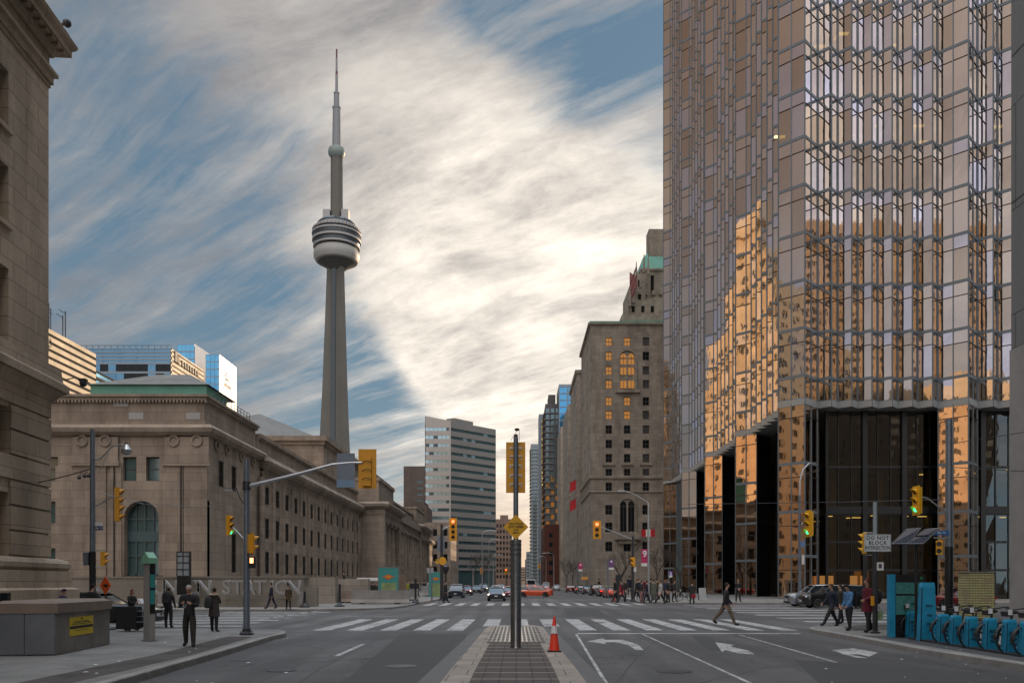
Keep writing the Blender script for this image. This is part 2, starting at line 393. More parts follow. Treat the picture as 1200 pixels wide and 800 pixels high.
def person(x,y,h,rz,label,top,low,shoe=None,hair=None,z=0.0,coat=None,hem=.55,group=None,hood=None,hat=None,face=True,skirt=None,long=False,mat_skin=None,**pose):
    V,E,RR,G,hc,hands,o=skel(**pose)
    me=bpy.data.meshes.new('person'); me.from_pydata([tuple(p) for p in V],E,[])
    ob=bpy.data.objects.new('tmp',me); COL.objects.link(ob)
    md=ob.modifiers.new('s','SKIN'); md.use_smooth_shade=True; md.branch_smoothing=.6
    if not me.skin_vertices: me.attributes.new
    sv=me.skin_vertices[0].data
    for i,r in enumerate(RR): sv[i].radius=r; sv[i].use_root=(i==0)
    sb=ob.modifiers.new('b','SUBSURF'); sb.levels=1; sb.render_levels=1
    dg=bpy.context.evaluated_depsgraph_get(); nm=bpy.data.meshes.new_from_object(ob.evaluated_get(dg)); bpy.data.objects.remove(ob)
    nm.name='person'; nm.materials.clear()
    for m in (mat_skin or m_skin,top,low,shoe or c_black): nm.materials.append(m)
    segs=[(V[a],V[b],G[a],G[b]) for a,b in E]
    hipz=o.z
    for p in nm.polygons:
        c=p.center; best=1e9;g='top'
        for a,b_,ga,gb in segs:
            ab=b_-a; t=max(0,min(1,(c-a).dot(ab)/ab.length_squared)); d=(c-(a+ab*t)).length
            if d<best: best=d; g=gb if t>.5 else ga; 
            if d==best and ga=='top' and gb=='skin' and t<.85: g='top'
        if g=='low' and c.z>hipz-.12: g='top'
        p.material_index={'skin':0,'top':1,'low':2,'shoe':3}[g]; p.use_smooth=True
    s=h/1.75
    ob=link('person',nm); tag(ob,label,'person',group); ob.location=(x,y,z); ob.rotation_euler=(0,0,rz); ob.scale=(s,s,s)
    if hair:
        b=MB(); b.sphere(hc+Vector((0,.022,.022)),.088,14,9,(.94,1.05,1.03))
        if long: b.sphere(hc+Vector((0,.05,-.09)),.08,12,8,(1.0,.6,1.35))
        # keep the face clear
        k=MB(); k.v=b.v; 
        for f,m in zip(b.f,b.m):
            c=sum((Vector(b.v[i]) for i in f),Vector())/len(f)
            if c.y<hc.y-.055 and c.z<hc.z+.06: continue
            k.f.append(f); k.m.append(m)
        k.build('hair',hair,ob,smooth=True,world=False)
    if hat: b=MB(); b.sphere(hc+Vector((0,.0,.055)),.09,14,9,(1,1.1,.75)); b.box(hc.x-.06,hc.x+.06,hc.y-.16,hc.y-.06,hc.z+.04,hc.z+.055); b.build('cap',hat,ob,smooth=True,world=False)
    if face:
        for sx in (-1,1): b=MB(); b.sphere(hc+Vector((sx*.03,-.078,.0)),.011,8,5,(1.3,.6,.8)); b.build('eye',c_char,ob,smooth=True,world=False)
        b=MB(); b.add([(hc.x-.013,hc.y-.078,hc.z-.035),(hc.x+.013,hc.y-.078,hc.z-.035),(hc.x,hc.y-.108,hc.z-.032),(hc.x,hc.y-.08,hc.z+.006)],[(0,1,2),(0,2,3),(2,1,3)]); b.build('nose',mat_skin or m_skin,ob,smooth=True,world=False)
        for sx in (-1,1): b=MB(); b.sphere(hc+Vector((sx*.073,.005,-.005)),.02,8,5,(.4,.8,1.2)); b.build('ear',mat_skin or m_skin,ob,smooth=True,world=False)
        b=MB(); b.sphere(hc+Vector((0,-.074,-.052)),.02,8,5,(1.1,.4,.22)); b.build('mouth',c_pink,ob,smooth=True,world=False)
    if coat:
        rings=[]; ts=Vector(V[3])
        for t,rx,ry in ((0,.18,.14),(.25,.19,.15),(.45,.19,.155),(.7,.21,.17),(1,.235,.19)):
            z0=ts.z*(1-t)+hem*t; yy=ts.y*(1-t)*1.0+ (o.y)*(t); rings.append([(rx*cos(2*pi*i/16),yy+ry*sin(2*pi*i/16),z0) for i in range(16)])
        b=MB(); b.loft(rings,cap=False); b.add([tuple(p) for p in rings[-1]],[tuple(range(16))]) ; b.build('coat',coat,ob,smooth=True,world=False)
    if hood:
        b=MB(); rings=[]
        for i in range(15):
            a=2*pi*i/14; c=Vector((.15*cos(a),.05+.10*sin(a),V[3].z+.09-.02*sin(a))); rr=[]
            for j in range(8):
                t=2*pi*j/8; rr.append(c+Vector((cos(a)*cos(t)*.05,sin(a)*cos(t)*.05,sin(t)*.045)))
            rings.append(rr)
        b.loft(rings,cap=False); b.build('fur_hood',hood,ob,smooth=True,world=False)
    ob['_hz']=0
    return ob
def backpack(x,y,z,rz,mat,label,s=1.0):
    t=thing('backpack',(x,y,z),label,'backpack',rz=rz); b=MB()
    b.loft([[(-.13*k*s,yy,zz) if False else (sx*.14*k*s,yy*k*s if False else yy*s,zz*s) for sx,yy in ((-1,0),(1,0),(1,.09*k),(.7,.15*k),(-.7,.15*k),(-1,.09*k))] for k,zz in ((.75,0),(1,.05),(1.02,.25),(.9,.38),(.55,.44))]); b.build('bag',mat,t,smooth=True,world=False)
    p=MB(); p.box(-.1*s,.1*s,.13*s,.19*s,.05*s,.22*s); p.build('front_pocket',c_char,t,world=False)
    for sx in (-1,1): q=MB(); q.path([(sx*.09*s,.01,.42*s),(sx*.1*s,-.1*s,.46*s),(sx*.1*s,-.22*s,.3*s)],.02*s,6); q.build('strap',mat,t,world=False)
    return t
def pp(px,py,hpx,rz,label,top,low,hs=.15,**k):
    x,y=gp(px,py,hs); return person(x,y,hpx*y/F,R(rz),label,top,low,z=hs,**k),x,y
# facing: 0 = toward the camera, 180 = away, 90 = toward the right side of the picture (+x)
a,x,y=pp(222,756.5,71,8,'white-haired man in black jacket looking down at his phone while walking on the left pavement',c_black,c_olive,hair=h_grey,hl=14,hr=-8,kl=6,kr=16,al=18,ar=18,el=92,er=92,ina=.55,headdown=32,bulk=1.1)
b=MB(); b.box(-.035,.035,-.006,.006,-.07,.07); ph=b.build('mobile_phone',m_black); tag(ph,'dark phone held in both hands by the white-haired man','phone'); ph.location=(x+.04,y-.40,.15+1.16*71*y/F/1.75); ph.rotation_euler=(R(-50),0,0)
a,x,y=pp(251,739.5,50,172,'woman in long taupe parka with fur hood standing with her back to the camera',c_taupe,c_black,hair=h_dark,coat=c_taupe,hem=.62,hood=c_fur,fem=1,shoe=c_grey,hl=7,hr=-7,al=30,el=70,ar=25,er=80,ina=.5)
backpack(x-.12,y-.14,.15+.80,R(180-8),c_char,'small grey backpack worn by the woman in the fur-hooded parka',.9)
a,x,y=pp(197.5,735,46,180,'young man in dark jacket with black backpack waiting at the kerb behind the green-topped post',c_char,c_black,hair=h_dark,hl=5,hr=-6,al=-5,ar=8,el=35,er=30)
backpack(x,y-.13,.15+.88,R(180),c_black,'black backpack on the man waiting at the kerb',1.05)
a,x,y=pp(154,738,47,70,'auburn-haired woman in black top reading white papers beside a black cart',c_black,c_pink,hair=h_red,fem=1,hl=4,hr=-4,al=25,ar=25,el=65,er=70,ina=.3,long=True,headdown=15)
b=MB(); b.box(-.12,.12,-.004,.004,-.1,.1); q=b.build('paper_sheets',m_refl); tag(q,'white papers held by the auburn-haired woman','papers'); q.location=(x+.38,y-.1,.15+1.02); q.rotation_euler=(R(-30),0,R(60))
a,x,y=pp(108,741,56,150,'broad man in black jacket seen from behind the vent box',c_black,c_black,hair=h_dark,bulk=1.25)
a,x,y=pp(74,738,47,90,'passer-by with a purple cap just showing above the vent box',c_purp,c_navy,hat=c_purp,hair=h_dark)
a,x,y=pp(851,732,50,82,'man in black coat and khaki trousers striding across the front crossing',c_black,c_khaki,hs=0,hair=h_dark,hl=-30,hr=24,kl=12,kr=4,al=14,ar=-18,el=25,er=20,bulk=1.08)
a,x,y=pp(975,733,51,-78,'man in dark suit stepping off the right corner with a long stride',c_navy,c_black,hs=.15,hair=h_brown,hl=34,hr=-20,kl=4,kr=14,al=-15,ar=18,el=20,er=30,headdown=12)
a,x,y=pp(985,730,45,-80,'person in olive jacket half hidden between the suited man and the blue-shirted man',c_olive,c_black,hair=h_dark,hl=12,hr=-14)
a,x,y=pp(995,738,53,-72,'man in light blue shirt and cap looking down at the right corner',c_blue,c_black,hs=.15,hair=h_dark,hat=c_black,hl=10,hr=-8,kl=8,kr=8,al=12,ar=-8,el=30,er=40,headdown=25,lean=4)
backpack(x+.17,y,.15+.85,R(-72),c_black,'black backpack on the man in the light blue shirt',1.15)
a,x,y=pp(1017,740,61,-70,'woman in maroon coat walking beside the grey sign pole',c_mar,c_black,hs=.15,hair=h_red,coat=c_mar,hem=.68,fem=1,hl=12,hr=-14,kl=6,kr=12,al=14,el=60,ar=-8,er=20,headdown=10)
t=thing('carrier_bag',(x+.28,y-.12,.15+.42),'pale green shopping bag carried by the woman in the maroon coat','bag'); b=MB(); b.loft([[(-.14,-.05,0),(.14,-.05,0),(.14,.05,0),(-.14,.05,0)],[(-.16,-.07,.3),(.16,-.07,.3),(.16,.07,.3),(-.16,.07,.3)]]); b.build('bag',c_green,t,world=False); b=MB(); b.path([(-.08,0,.3),(-.06,0,.44),(.06,0,.44),(.08,0,.3)],.008,5); b.build('handle',c_black,t,world=False)
t=thing('shoulder_bag',(x+.32,y+.1,.15+.95),'large black bag on the back of the woman in the maroon coat','bag'); b=MB(); b.loft([[(k*.2*cos(2*pi*i/10),k*.13*sin(2*pi*i/10),zz) for i in range(10)] for k,zz in ((.6,0),(1,.1),(1,.36),(.6,.45))]); b.build('bag',c_black,t,smooth=True,world=False); b=MB(); b.path([(-.15,0,.4),(-.2,0,.65),(-.3,0,.6)],.015,5); b.build('strap',c_black,t,world=False)
# across the crossing, left
pp(318,712.5,30,-80,'man in navy suit walking left past the station lettering',c_navy,c_navy,hair=h_dark,hl=18,hr=-18,kr=10,al=-15,ar=15)
pp(338,713,27,10,'woman in brown coat and black tights in front of the station lettering',c_black,c_black,hair=h_dark,coat=c_brown,hem=.7,fem=1,long=True,hl=9,hr=-9)
pp(304,709,26,170,'person in pale green vest behind the left concrete barrier',c_green,c_char,hair=h_dark)
pp(375,702,23,180,'person in long black coat beside the blue newspaper box',c_black,c_black,hair=h_dark,coat=c_black,hem=.45)
x,y=xa(403,78),78.0; person(x,y,22*y/F,R(-90),'dark figure standing high on the station steps',c_black,c_black,z=za(692,y),hair=h_dark)
pp(413,700,22,170,'person in white shirt and navy jacket behind the long barrier',c_white,c_navy,hair=h_dark,coat=None)
pp(418,700,20,160,'person in navy coat next to the white-shirted one behind the long barrier',c_navy,c_navy,hair=h_brown)
pp(429,700,20,20,'person in red jacket behind the long barrier',c_red,c_black,hair=h_dark)
pp(437,701,19,170,'leftmost dark-coated person between the red jacket and the teal billboard',c_black,c_char,hair=h_dark)
pp(441.5,701,18,10,'dark-coated person with tan scarf touching the teal billboard',c_olive,c_black,hair=h_brown)
pp(464,700,20,200,'stooping dark figure in front of the teal billboard',c_black,c_black,hair=h_dark,bulk=1.3,lean=14)
for i,(px,py,hp,lab,m) in enumerate(((483,700,20,'black-coated person left of the slanted post',c_black),(489,699,19,'charcoal-coated person beside the slanted post',c_char),(497,698,18,'navy-coated person under the small white signs',c_navy),(503,697,17,'pale-shirted person by the second barrier',c_white),(508,697,16,'olive-coated person by the second barrier',c_olive),(513,697,17,'brown-coated person left of the red signal pole',c_brown),(478,699,18,'yellow-green jacket in the crowd by the portico',cloth('lime',(.3,.33,.04))))):
    pp(px,py,hp,(i*67)%360,lab,m,c_black,hair=[h_dark,h_brown][i%2],hl=8,hr=-8)
a,x,y=pp(522,705.5,25,100,'woman in ankle-length black dress crossing beside the dark blue SUV',c_black,c_black,hs=0,hair=h_dark,coat=c_black,hem=.14,fem=1,hl=14,hr=-14)
# right crossing group
pp(721,704.5,27,-75,'first of the couple in black crossing by the orange cone',c_black,c_black,hs=0,hair=h_brown,hl=16,hr=-16)
pp(728,705.5,26,-80,'woman in black jacket and long red coat crossing with the couple',c_black,c_char,hs=0,hair=h_dark,coat=c_red,hem=.62,hl=20,hr=-26,kr=10,fem=1)
for i,(px,py,hp,rz,lab,t_,l_,kw) in enumerate(((746,703.5,25,60,'dark figure leaning forward just right of the signal pole',c_black,c_black,dict(hl=18,hr=-14,lean=5)),
  (752,705,25,100,'grey-jacketed person in light trousers in the waiting group',c_char,c_pink,dict(hl=10,hr=-12)),(758,706,26,80,'navy-jacketed person with dark trousers in the waiting group',c_navy,c_navy,dict(hl=14,hr=-16)),
  (766,705,26,180,'person in grey-green coat in the waiting group',c_grey,c_grey,dict(coat=c_grey,hem=.6)),(763,703,25,180,'tall dark figure behind the grey-green coat',c_black,c_black,{}),
  (774,706.5,28,-80,'man in white shirt and black trousers with a wide stride in the waiting group',c_white,c_black,dict(hl=30,hr=-28,kr=4)),(783,705.5,27,-85,'black-clad man with backpack behind the white-shirted walker',c_black,c_black,dict(hl=10,hr=-10)),
  (780,704,25,-60,'person in dark blue jacket partly hidden by the black-clad man',c_jean,c_black,{}),(811,707,25,185,'person in dark coat carrying a red bag by the gold piers',c_char,c_black,dict(coat=c_char,hem=.6)),
  (865,704.5,25.5,0,'lone person in black standing in front of the black glass',c_black,c_black,dict(hl=4,hr=-4,al=-8,ar=-8,el=70,er=70,ina=.6)))):
    pp(px,py,hp,rz,lab,t_,l_,hs=.15,hair=[h_dark,h_brown][i%2],**kw)
x,y=gp(811,707,.15); b=MB(); b.box(-.16,.16,-.06,.06,0,.3); q=b.build('red_bag',c_red); tag(q,'red bag hanging by the knees of the dark-coated person at the gold piers','bag'); q.location=(x+.05,y-.3,.62)
for i,(px,py,hp,lab) in enumerate(((657,687.6,9,'tiny dark figure standing left of the parked taxis down the street'),(661,687.8,10,'tiny grey-coated figure nearer the parked taxis down the street'),(738,697,22,'dark figure behind the crowd barrier'),(702,697,19,'driver standing behind the orange and teal taxi'),(577,687,9,'tiny figure beside the far cars left of the median pole'))):
    pp(px,py,hp,(i*80)%360,lab,[c_black,c_char,c_navy][i%3],c_black,hs=.15 if i!=3 else 0,hair=h_dark,hl=6,hr=-6)

for i,(px,py,hp,rz,lab,t_,l_) in enumerate(((790,704.5,25,70,'grey-jacketed person just right of the backpack man in the crowd',c_char,c_black),(770,702,24,200,'brown-jacketed person behind the white-shirted walker',c_brown,c_black),(749,701.5,23,30,'navy figure at the back left of the waiting group',c_navy,c_navy),(733,703,24,-60,'dark figure following the couple past the cone',c_char,c_char),(756,701,23,0,'maroon-topped person at the back of the waiting group',c_mar,c_black),(446,700,18,30,'navy-jacketed person under the left edge of the teal billboard',c_navy,c_black),(472,699,18,190,'charcoal figure beside the brown slatted stand',c_char,c_black))):
    pp(px,py,hp,rz,lab,t_,l_,hs=.15,hair=[h_dark,h_brown][i%2],hl=10,hr=-9)
# ------------------------------------------------------------ gold glass
def goldglass(name,tint,wave,amount):
    m,N,L=newmat(name); v=coord(N)
    mp=N.new('ShaderNodeMapping'); mp.inputs['Scale'].default_value=(1,1,.45); L.new(v,mp.inputs[0])
    n=noise(N,L,mp.outputs[0],.42,3,.5); n2=noise(N,L,mp.outputs[0],2.2,2,.5)
    h=math_(N,L,'MULTIPLY_ADD',n2,.12,n)
    g=N.new('ShaderNodeBsdfPrincipled'); g.inputs['Metallic'].default_value=1; g.inputs['Roughness'].default_value=.02
    g.inputs['Base Color'].default_value=c4(tint)
    b=N.new('ShaderNodeBump'); b.inputs['Strength'].default_value=1; b.inputs['Distance'].default_value=wave; L.new(h,b.inputs['Height']); L.new(b.outputs[0],g.inputs['Normal'])
    t=N.new('ShaderNodeBsdfTransparent'); t.inputs[0].default_value=(.8,.62,.35,1)
    mx=N.new('ShaderNodeMixShader'); mx.inputs[0].default_value=amount; L.new(g.outputs[0],mx.inputs[1]); L.new(t.outputs[0],mx.inputs[2])
    o=N.new('ShaderNodeOutputMaterial'); L.new(mx.outputs[0],o.inputs[0]); return m
g1=goldglass('gold_glass',(.68,.61,.56),.012,.10)
g2=goldglass('gold_glass_blinds',(.60,.59,.66),.012,.0)
g3=goldglass('gold_glass_deep',(.58,.50,.43),.014,.14)
g4=goldglass('copper_gold_glass',(.70,.53,.40),.005,.05)
g5=goldglass('copper_gold_glass_deep',(.62,.45,.33),.006,.08)
m_baseg=goldglass('smoked_base_glass',(.10,.11,.115),.006,.40)
m_pierg=glassmat('dark_side_glass',(.02,.022,.024),.06,0,.004,.5,spec=.9)
U=1.05; GX,GY=29.6,84.0; FL=4.9; Z0=20.4; Z1=1.8+244*GY/F   # soffit, first floor line
NFL=22; ZT=Z1+NFL*FL
tower=thing('gold_glass_tower',(GX+15,GY+35,.15),'tall gold mirrored office tower with saw-tooth glass walls over a dark recessed base','office tower')
levels=[Z0+.35,Z1]+[Z1+FL*(i+1) for i in range(NFL)]
def facet(p,q,panes,zl,first=False,name='glass_bay'):
    d=Vector((q[0]-p[0],q[1]-p[1],0)); ln=d.length; d/=ln; nrm=Vector((d.y,-d.x,0))
    g=MB(); f=MB(); r=random
    def pt(u,z,o=0): return (p[0]+d.x*u+nrm.x*o,p[1]+d.y*u+nrm.y*o,z)
    w=ln/panes
    for j in range(len(zl)-1):
        z0,z1=zl[j],zl[j+1]; sp=z0+.15; tr=z1-.15-1.3 if z1-z0>3 else None
        for k in range(panes):
            cuts=[(sp,tr),(tr,z1-.15)] if tr else [(sp,z1-.15)]
            for (a,b) in cuts:
                x=r.random(); g.cur=1 if x<.2 else (2 if x<.5 else 0)
                e=[r.uniform(-.0025,.0025) for _ in range(4)]
                g.quad(pt(k*w,a,-.04+e[0]),pt((k+1)*w,a,-.04+e[1]),pt((k+1)*w,b,-.04+e[2]),pt(k*w,b,-.04+e[3]))
        def bar(u0,u1,za_,zb_,o0,o1):
            A=[pt(u0,za_,o0),pt(u1,za_,o0),pt(u1,za_,o1),pt(u0,za_,o1)]; B=[(x,y,zb_) for x,y,_ in A]
            f.add(A+B,[(0,1,2,3),(7,6,5,4),(0,4,5,1),(1,5,6,2),(2,6,7,3),(3,7,4,0)])
        f.cur=0; bar(0,ln,z1-.15,z1+.15,-.08,.02)
        if j==0: bar(0,ln,z0,z0+.15,-.08,.02)
        f.cur=1
        if tr: bar(0.04,ln-.04,tr-.04,tr+.04,-.06,.012)
    f.cur=0
    for k in range(panes+1):
        u=k*w; h=.045 if 0<k<panes else .065
        u0,u1=max(0,u-h),min(ln,u+h)
        A=[pt(u0,zl[0],.045),pt(u1,zl[0],.045),pt(u1,zl[0],-.1),pt(u0,zl[0],-.1)]; B=[(x,y,zl[-1]) for x,y,_ in A]
        f.add(A+B,[(3,2,1,0),(4,5,6,7),(1,5,4,0),(2,6,5,1),(3,7,6,2),(0,4,7,3)])
    o=g.build(name,[g4,g5,g5] if name=='base_pier_glass' else [g1,g2,g3],tower); f.build('mullion_frame',[m_mull,m_mulld],o)
# right-hand (Bay side) facade path, left-to-right seen from the camera
def walk(p,steps):
    out=[]; x,y=p
    for sx,sy,n in steps:
        q=(x+sx*U*n,y+sy*U*n); out.append(((x,y),q,n)); x,y=q
    return out,(x,y)
rs=[]; 
for k in range(3): rs+= [(1,1,2),(1,-1,1)]+[(1,1,1),(1,-1,1)]*5+[(1,1,1),(1,-1,2)]
right,_e=walk((GX,GY),rs)
ls=[]
for k in range(4): ls+=[(-1,1,2),(1,1,2)]+[(-1,1,1),(1,1,1)]*6
ls+=[(-1,1,2)]
left,_e2=walk((GX,GY),ls)
for p,q,n in right: facet(p,q,n,levels)
for p,q,n in left: facet(q,p,n,levels)
# base: gold corner piers and recessed black glass
blv=[.15,4.6,9.2,14.2,Z0]
def pier(c):
    P=[c]
k=0; x=GX
piersR=[]; 
for i in range(3):
    c=(GX+16*U*i,GY); piersR.append(c)
for idx,c in enumerate(piersR+[(GX+48*U,GY)]):
    if idx>0: facet((c[0]-2*U,c[1]+2*U),c,2,blv,name='base_pier_glass')
    if idx<3: facet(c,(c[0]+2*U,c[1]+2*U),2,blv,name='base_pier_glass')
for i in range(5):
    c=(GX,GY+16*U*i); e=(c[0]-2*U,c[1]+2*U)
    facet(e,c,2,blv,name='base_pier_glass')
    b=MB(); b.prism([(c[0]-.1,c[1]+.3),(c[0]-.1+2.6,c[1]+2.7),(e[0]+2.6,e[1]+3.2),(e[0]+.3,e[1]-.0)],.15,Z0); b.build('pier_core',m_pierg,tower)
for i in range(1,4):
    c=(GX+16*U*i,GY); b=MB(); b.prism([(c[0]-1.9,c[1]+2.2),(c[0],c[1]+.3),(c[0]+1.9,c[1]+2.2),(c[0],c[1]+4)],.15,Z0); b.build('pier_core',m_pierg,tower)
# soffit band + slab
poly=[p for p,q,n in right]+[right[-1][1],(right[-1][1][0],GY+75)]+[(left[-1][1][0]+6,GY+75)]+[q for p,q,n in reversed(left)]
def inset(poly,o): return poly
sb=MB()
n=len(poly)
seq=[q for p,q,n_ in reversed(left)]+[left[0][0]]+[q for p,q,n_ in right]
for a,b_ in zip(seq[:-1],seq[1:]):
    d=Vector((b_[0]-a[0],b_[1]-a[1],0)).normalized(); nm=Vector((d.y,-d.x,0))*.03
    sb.quad((a[0]+nm.x,a[1]+nm.y,Z0-.25),(b_[0]+nm.x,b_[1]+nm.y,Z0-.25),(b_[0]+nm.x,b_[1]+nm.y,Z0+.42),(a[0]+nm.x,a[1]+nm.y,Z0+.42))
fp=list(reversed(seq))
back=[(GX+48*U,GY+1),(GX+48*U,GY+66),(GX+2,GY+66)]
full=seq+[(GX+48*U,GY+67),(seq[0][0],GY+67)]
sb.add([(x,y,Z0-.2) for x,y in full],[tuple(range(len(full)))])
sb.build('soffit_band',m_soff,tower)
rec=MB(); X0,Y0=GX+3.4,GY+3.6
rec.box(X0+7,GX+47*U,Y0+7,GY+66,.15,Z0-.22); rec.box(X0+.2,GX+47*U,Y0+.2,GY+66,9.3,9.9); rec.box(X0+.2,GX+47*U,Y0+.2,GY+66,14.3,14.7)
rec.build('base_core',m_interior,tower)
def dark_wall(a,b,zs,nm='base_glass'):
    d=Vector((b[0]-a[0],b[1]-a[1],0)); ln=d.length; d/=ln; nr=Vector((d.y,-d.x,0)); n=max(1,round(ln/1.4))
    g=MB(); f=MB()
    def pt(u,z,o=0): return (a[0]+d.x*u+nr.x*o,a[1]+d.y*u+nr.y*o,z)
    for k in range(n):
        for j in range(len(zs)-1):
            e=[random.uniform(-.01,.01) for _ in range(4)]; u0=k*ln/n; u1=u0+ln/n
            g.quad(pt(u0,zs[j],e[0]),pt(u1,zs[j],e[1]),pt(u1,zs[j+1],e[2]),pt(u0,zs[j+1],e[3]))
    def bar(u0,u1,z0,z1,o=.12):
        A=[pt(u0,z0,-.05),pt(u1,z0,-.05),pt(u1,z0,o),pt(u0,z0,o)]; B=[(x,y,z1) for x,y,_ in A]
        f.add(A+B,[(0,1,2,3),(7,6,5,4),(0,4,5,1),(1,5,6,2),(2,6,7,3),(3,7,4,0)])
    for k in range(n+1): w_=.26 if k%3==0 else .045; bar(max(0,k*ln/n-w_),min(ln,k*ln/n+w_),zs[0],zs[-1],.30 if k%3==0 else .1)
    for z in zs[1:-1]: bar(0,ln,z-.12,z+.12)
    bar(0,ln,9.2,10.0,.2)
    o=g.build(nm,m_baseg,tower); f.build('base_mullions',m_black,o)
zs=[.15,3.2,6.2,9.2,14.2,Z0-.2]
for i in range(3):
    dark_wall((X0+16*U*i,Y0),(X0+16*U*i+16*U,Y0),zs)
for i in range(4): dark_wall((X0-.8,GY+16*U*(i+1)),(X0-.8,GY+16*U*i+3.6),zs)
# lobby glow: doorway and lit ceiling panels seen through the glass
for px in (962,972,1000,1012):
    x=xa(px,Y0); b=MB(); b.box(x-.38,x+.38,Y0-.12,Y0-.05,1.2,2.6); b.build('lit_entrance_door',m_shop,tower)
core=MB(); core.prism([(GX+5,GY+6),(GX+46*U,GY+6),(GX+46*U,GY+65),(GX+5,GY+65)],Z0,ZT); core.build('building_core',m_interior,tower)
for j in range(len(levels)):
    pass
cl=MB()
inner=[(GX+2.4,GY+3.0),(GX+47*U,GY+3.0),(GX+47*U,GY+66),(GX+2.4,GY+66)]
for j in range(1,len(levels)): cl.prism(inner,levels[j]-.1,levels[j]+.1)
cl.build('floor_slabs',m_interior,tower)
top=MB(); top.add([(x,y,ZT+.2) for x,y in full],[tuple(range(len(full)))]); top.box(GX+6,GX+40,GY+8,GY+58,ZT+.2,ZT+6)
top.box(GX+46*U,GX+48*U,GY+3,GY+67,.15,ZT); top.box(GX+1,GX+48*U,GY+66.2,GY+67,Z0,ZT); top.build('roof',m_darkm,tower)
rnd=random.Random(3)
for (px,py) in ((992,33),(1038,33),(1084,33),(1036,142),(1082,142),(1174,143),(1085,161),(1176,163),(917,155),(965,48),(1048,47),(1040,157)):
    Y=GY+1.5; t=.55; x=xa(px,Y); z=za(py,Y)
    b=MB(); b.box(x-t,x+t,Y+.7,Y+1.1,z-.05,z+.05); b.build('lit_ceiling_panel',m_lampw,tower)

rb=random.Random(11)
for i in range(26):
    x=X0+1.2+rb.random()*44; y=Y0+1+rb.random()*4.5; z=rb.choice((9.15,9.15,14.15)); w_=rb.choice((.18,.3,.5))
    b=MB(); b.box(x-w_,x+w_,y-.15,y+.15,z-.06,z); b.build('lobby_ceiling_light',m_lampw,tower)
for i in range(9):
    x=X0+2+5.3*i; b=MB(); b.tube((x,Y0+3.2,.15),(x,Y0+3.2,14.3),.45,n=14); b.build('lobby_column',m_soff,tower,smooth=True)
for (x,w_,h_) in ((X0+6,1.6,2.6),(X0+12.5,2.2,2.2),(X0+20,1.2,3.0),(X0+27,2.4,2.0)):
    b=MB(); b.box(x,x+w_,Y0+6.8,Y0+6.95,.6,.6+h_); b.build('lit_lobby_panel',m_shop,tower)
# ------------------------------------------------------------ facades with real openings
WC={}
def win_mesh(w,h,dep,nx,nz,frame,glass,sill,arch=False):
    key=(round(w,2),round(h,2),round(dep,2),nx,nz,frame.name,glass.name,sill)
    if key in WC: return WC[key]
    f=MB(); t=min(.09,w*.07)
    y0,y1=dep-.12,dep-.02
    f.box(-w/2,-w/2+t,y0,y1,-h/2,h/2); f.box(w/2-t,w/2,y0,y1,-h/2,h/2)
    f.box(-w/2+t,w/2-t,y0,y1,h/2-t,h/2); f.box(-w/2+t,w/2-t,y0,y1,-h/2,-h/2+t)
    for i in range(1,nx): x=-w/2+w*i/nx; f.box(x-t*.4,x+t*.4,y0+.02,y1-.01,-h/2+t,h/2-t)
    for i in range(1,nz): z=-h/2+h*i/nz; f.box(-w/2+t,w/2-t,y0+.03,y1-.02,z-t*.5,z+t*.5)
    mats=[frame]
    if sill is not None:
        f.cur=1; mats.append(MT[sill]); f.box(-w/2-.1,w/2+.1,-.12,dep-.12,-h/2-.16,-h/2-.001)
    g=MB(); g.quad((-w/2+t,dep-.04,-h/2+t),(w/2-t,dep-.04,-h/2+t),(w/2-t,dep-.04,h/2-t),(-w/2+t,dep-.04,h/2-t))
    r=(f.mesh('window',mats),g.mesh('pane',glass)); WC[key]=r; return r
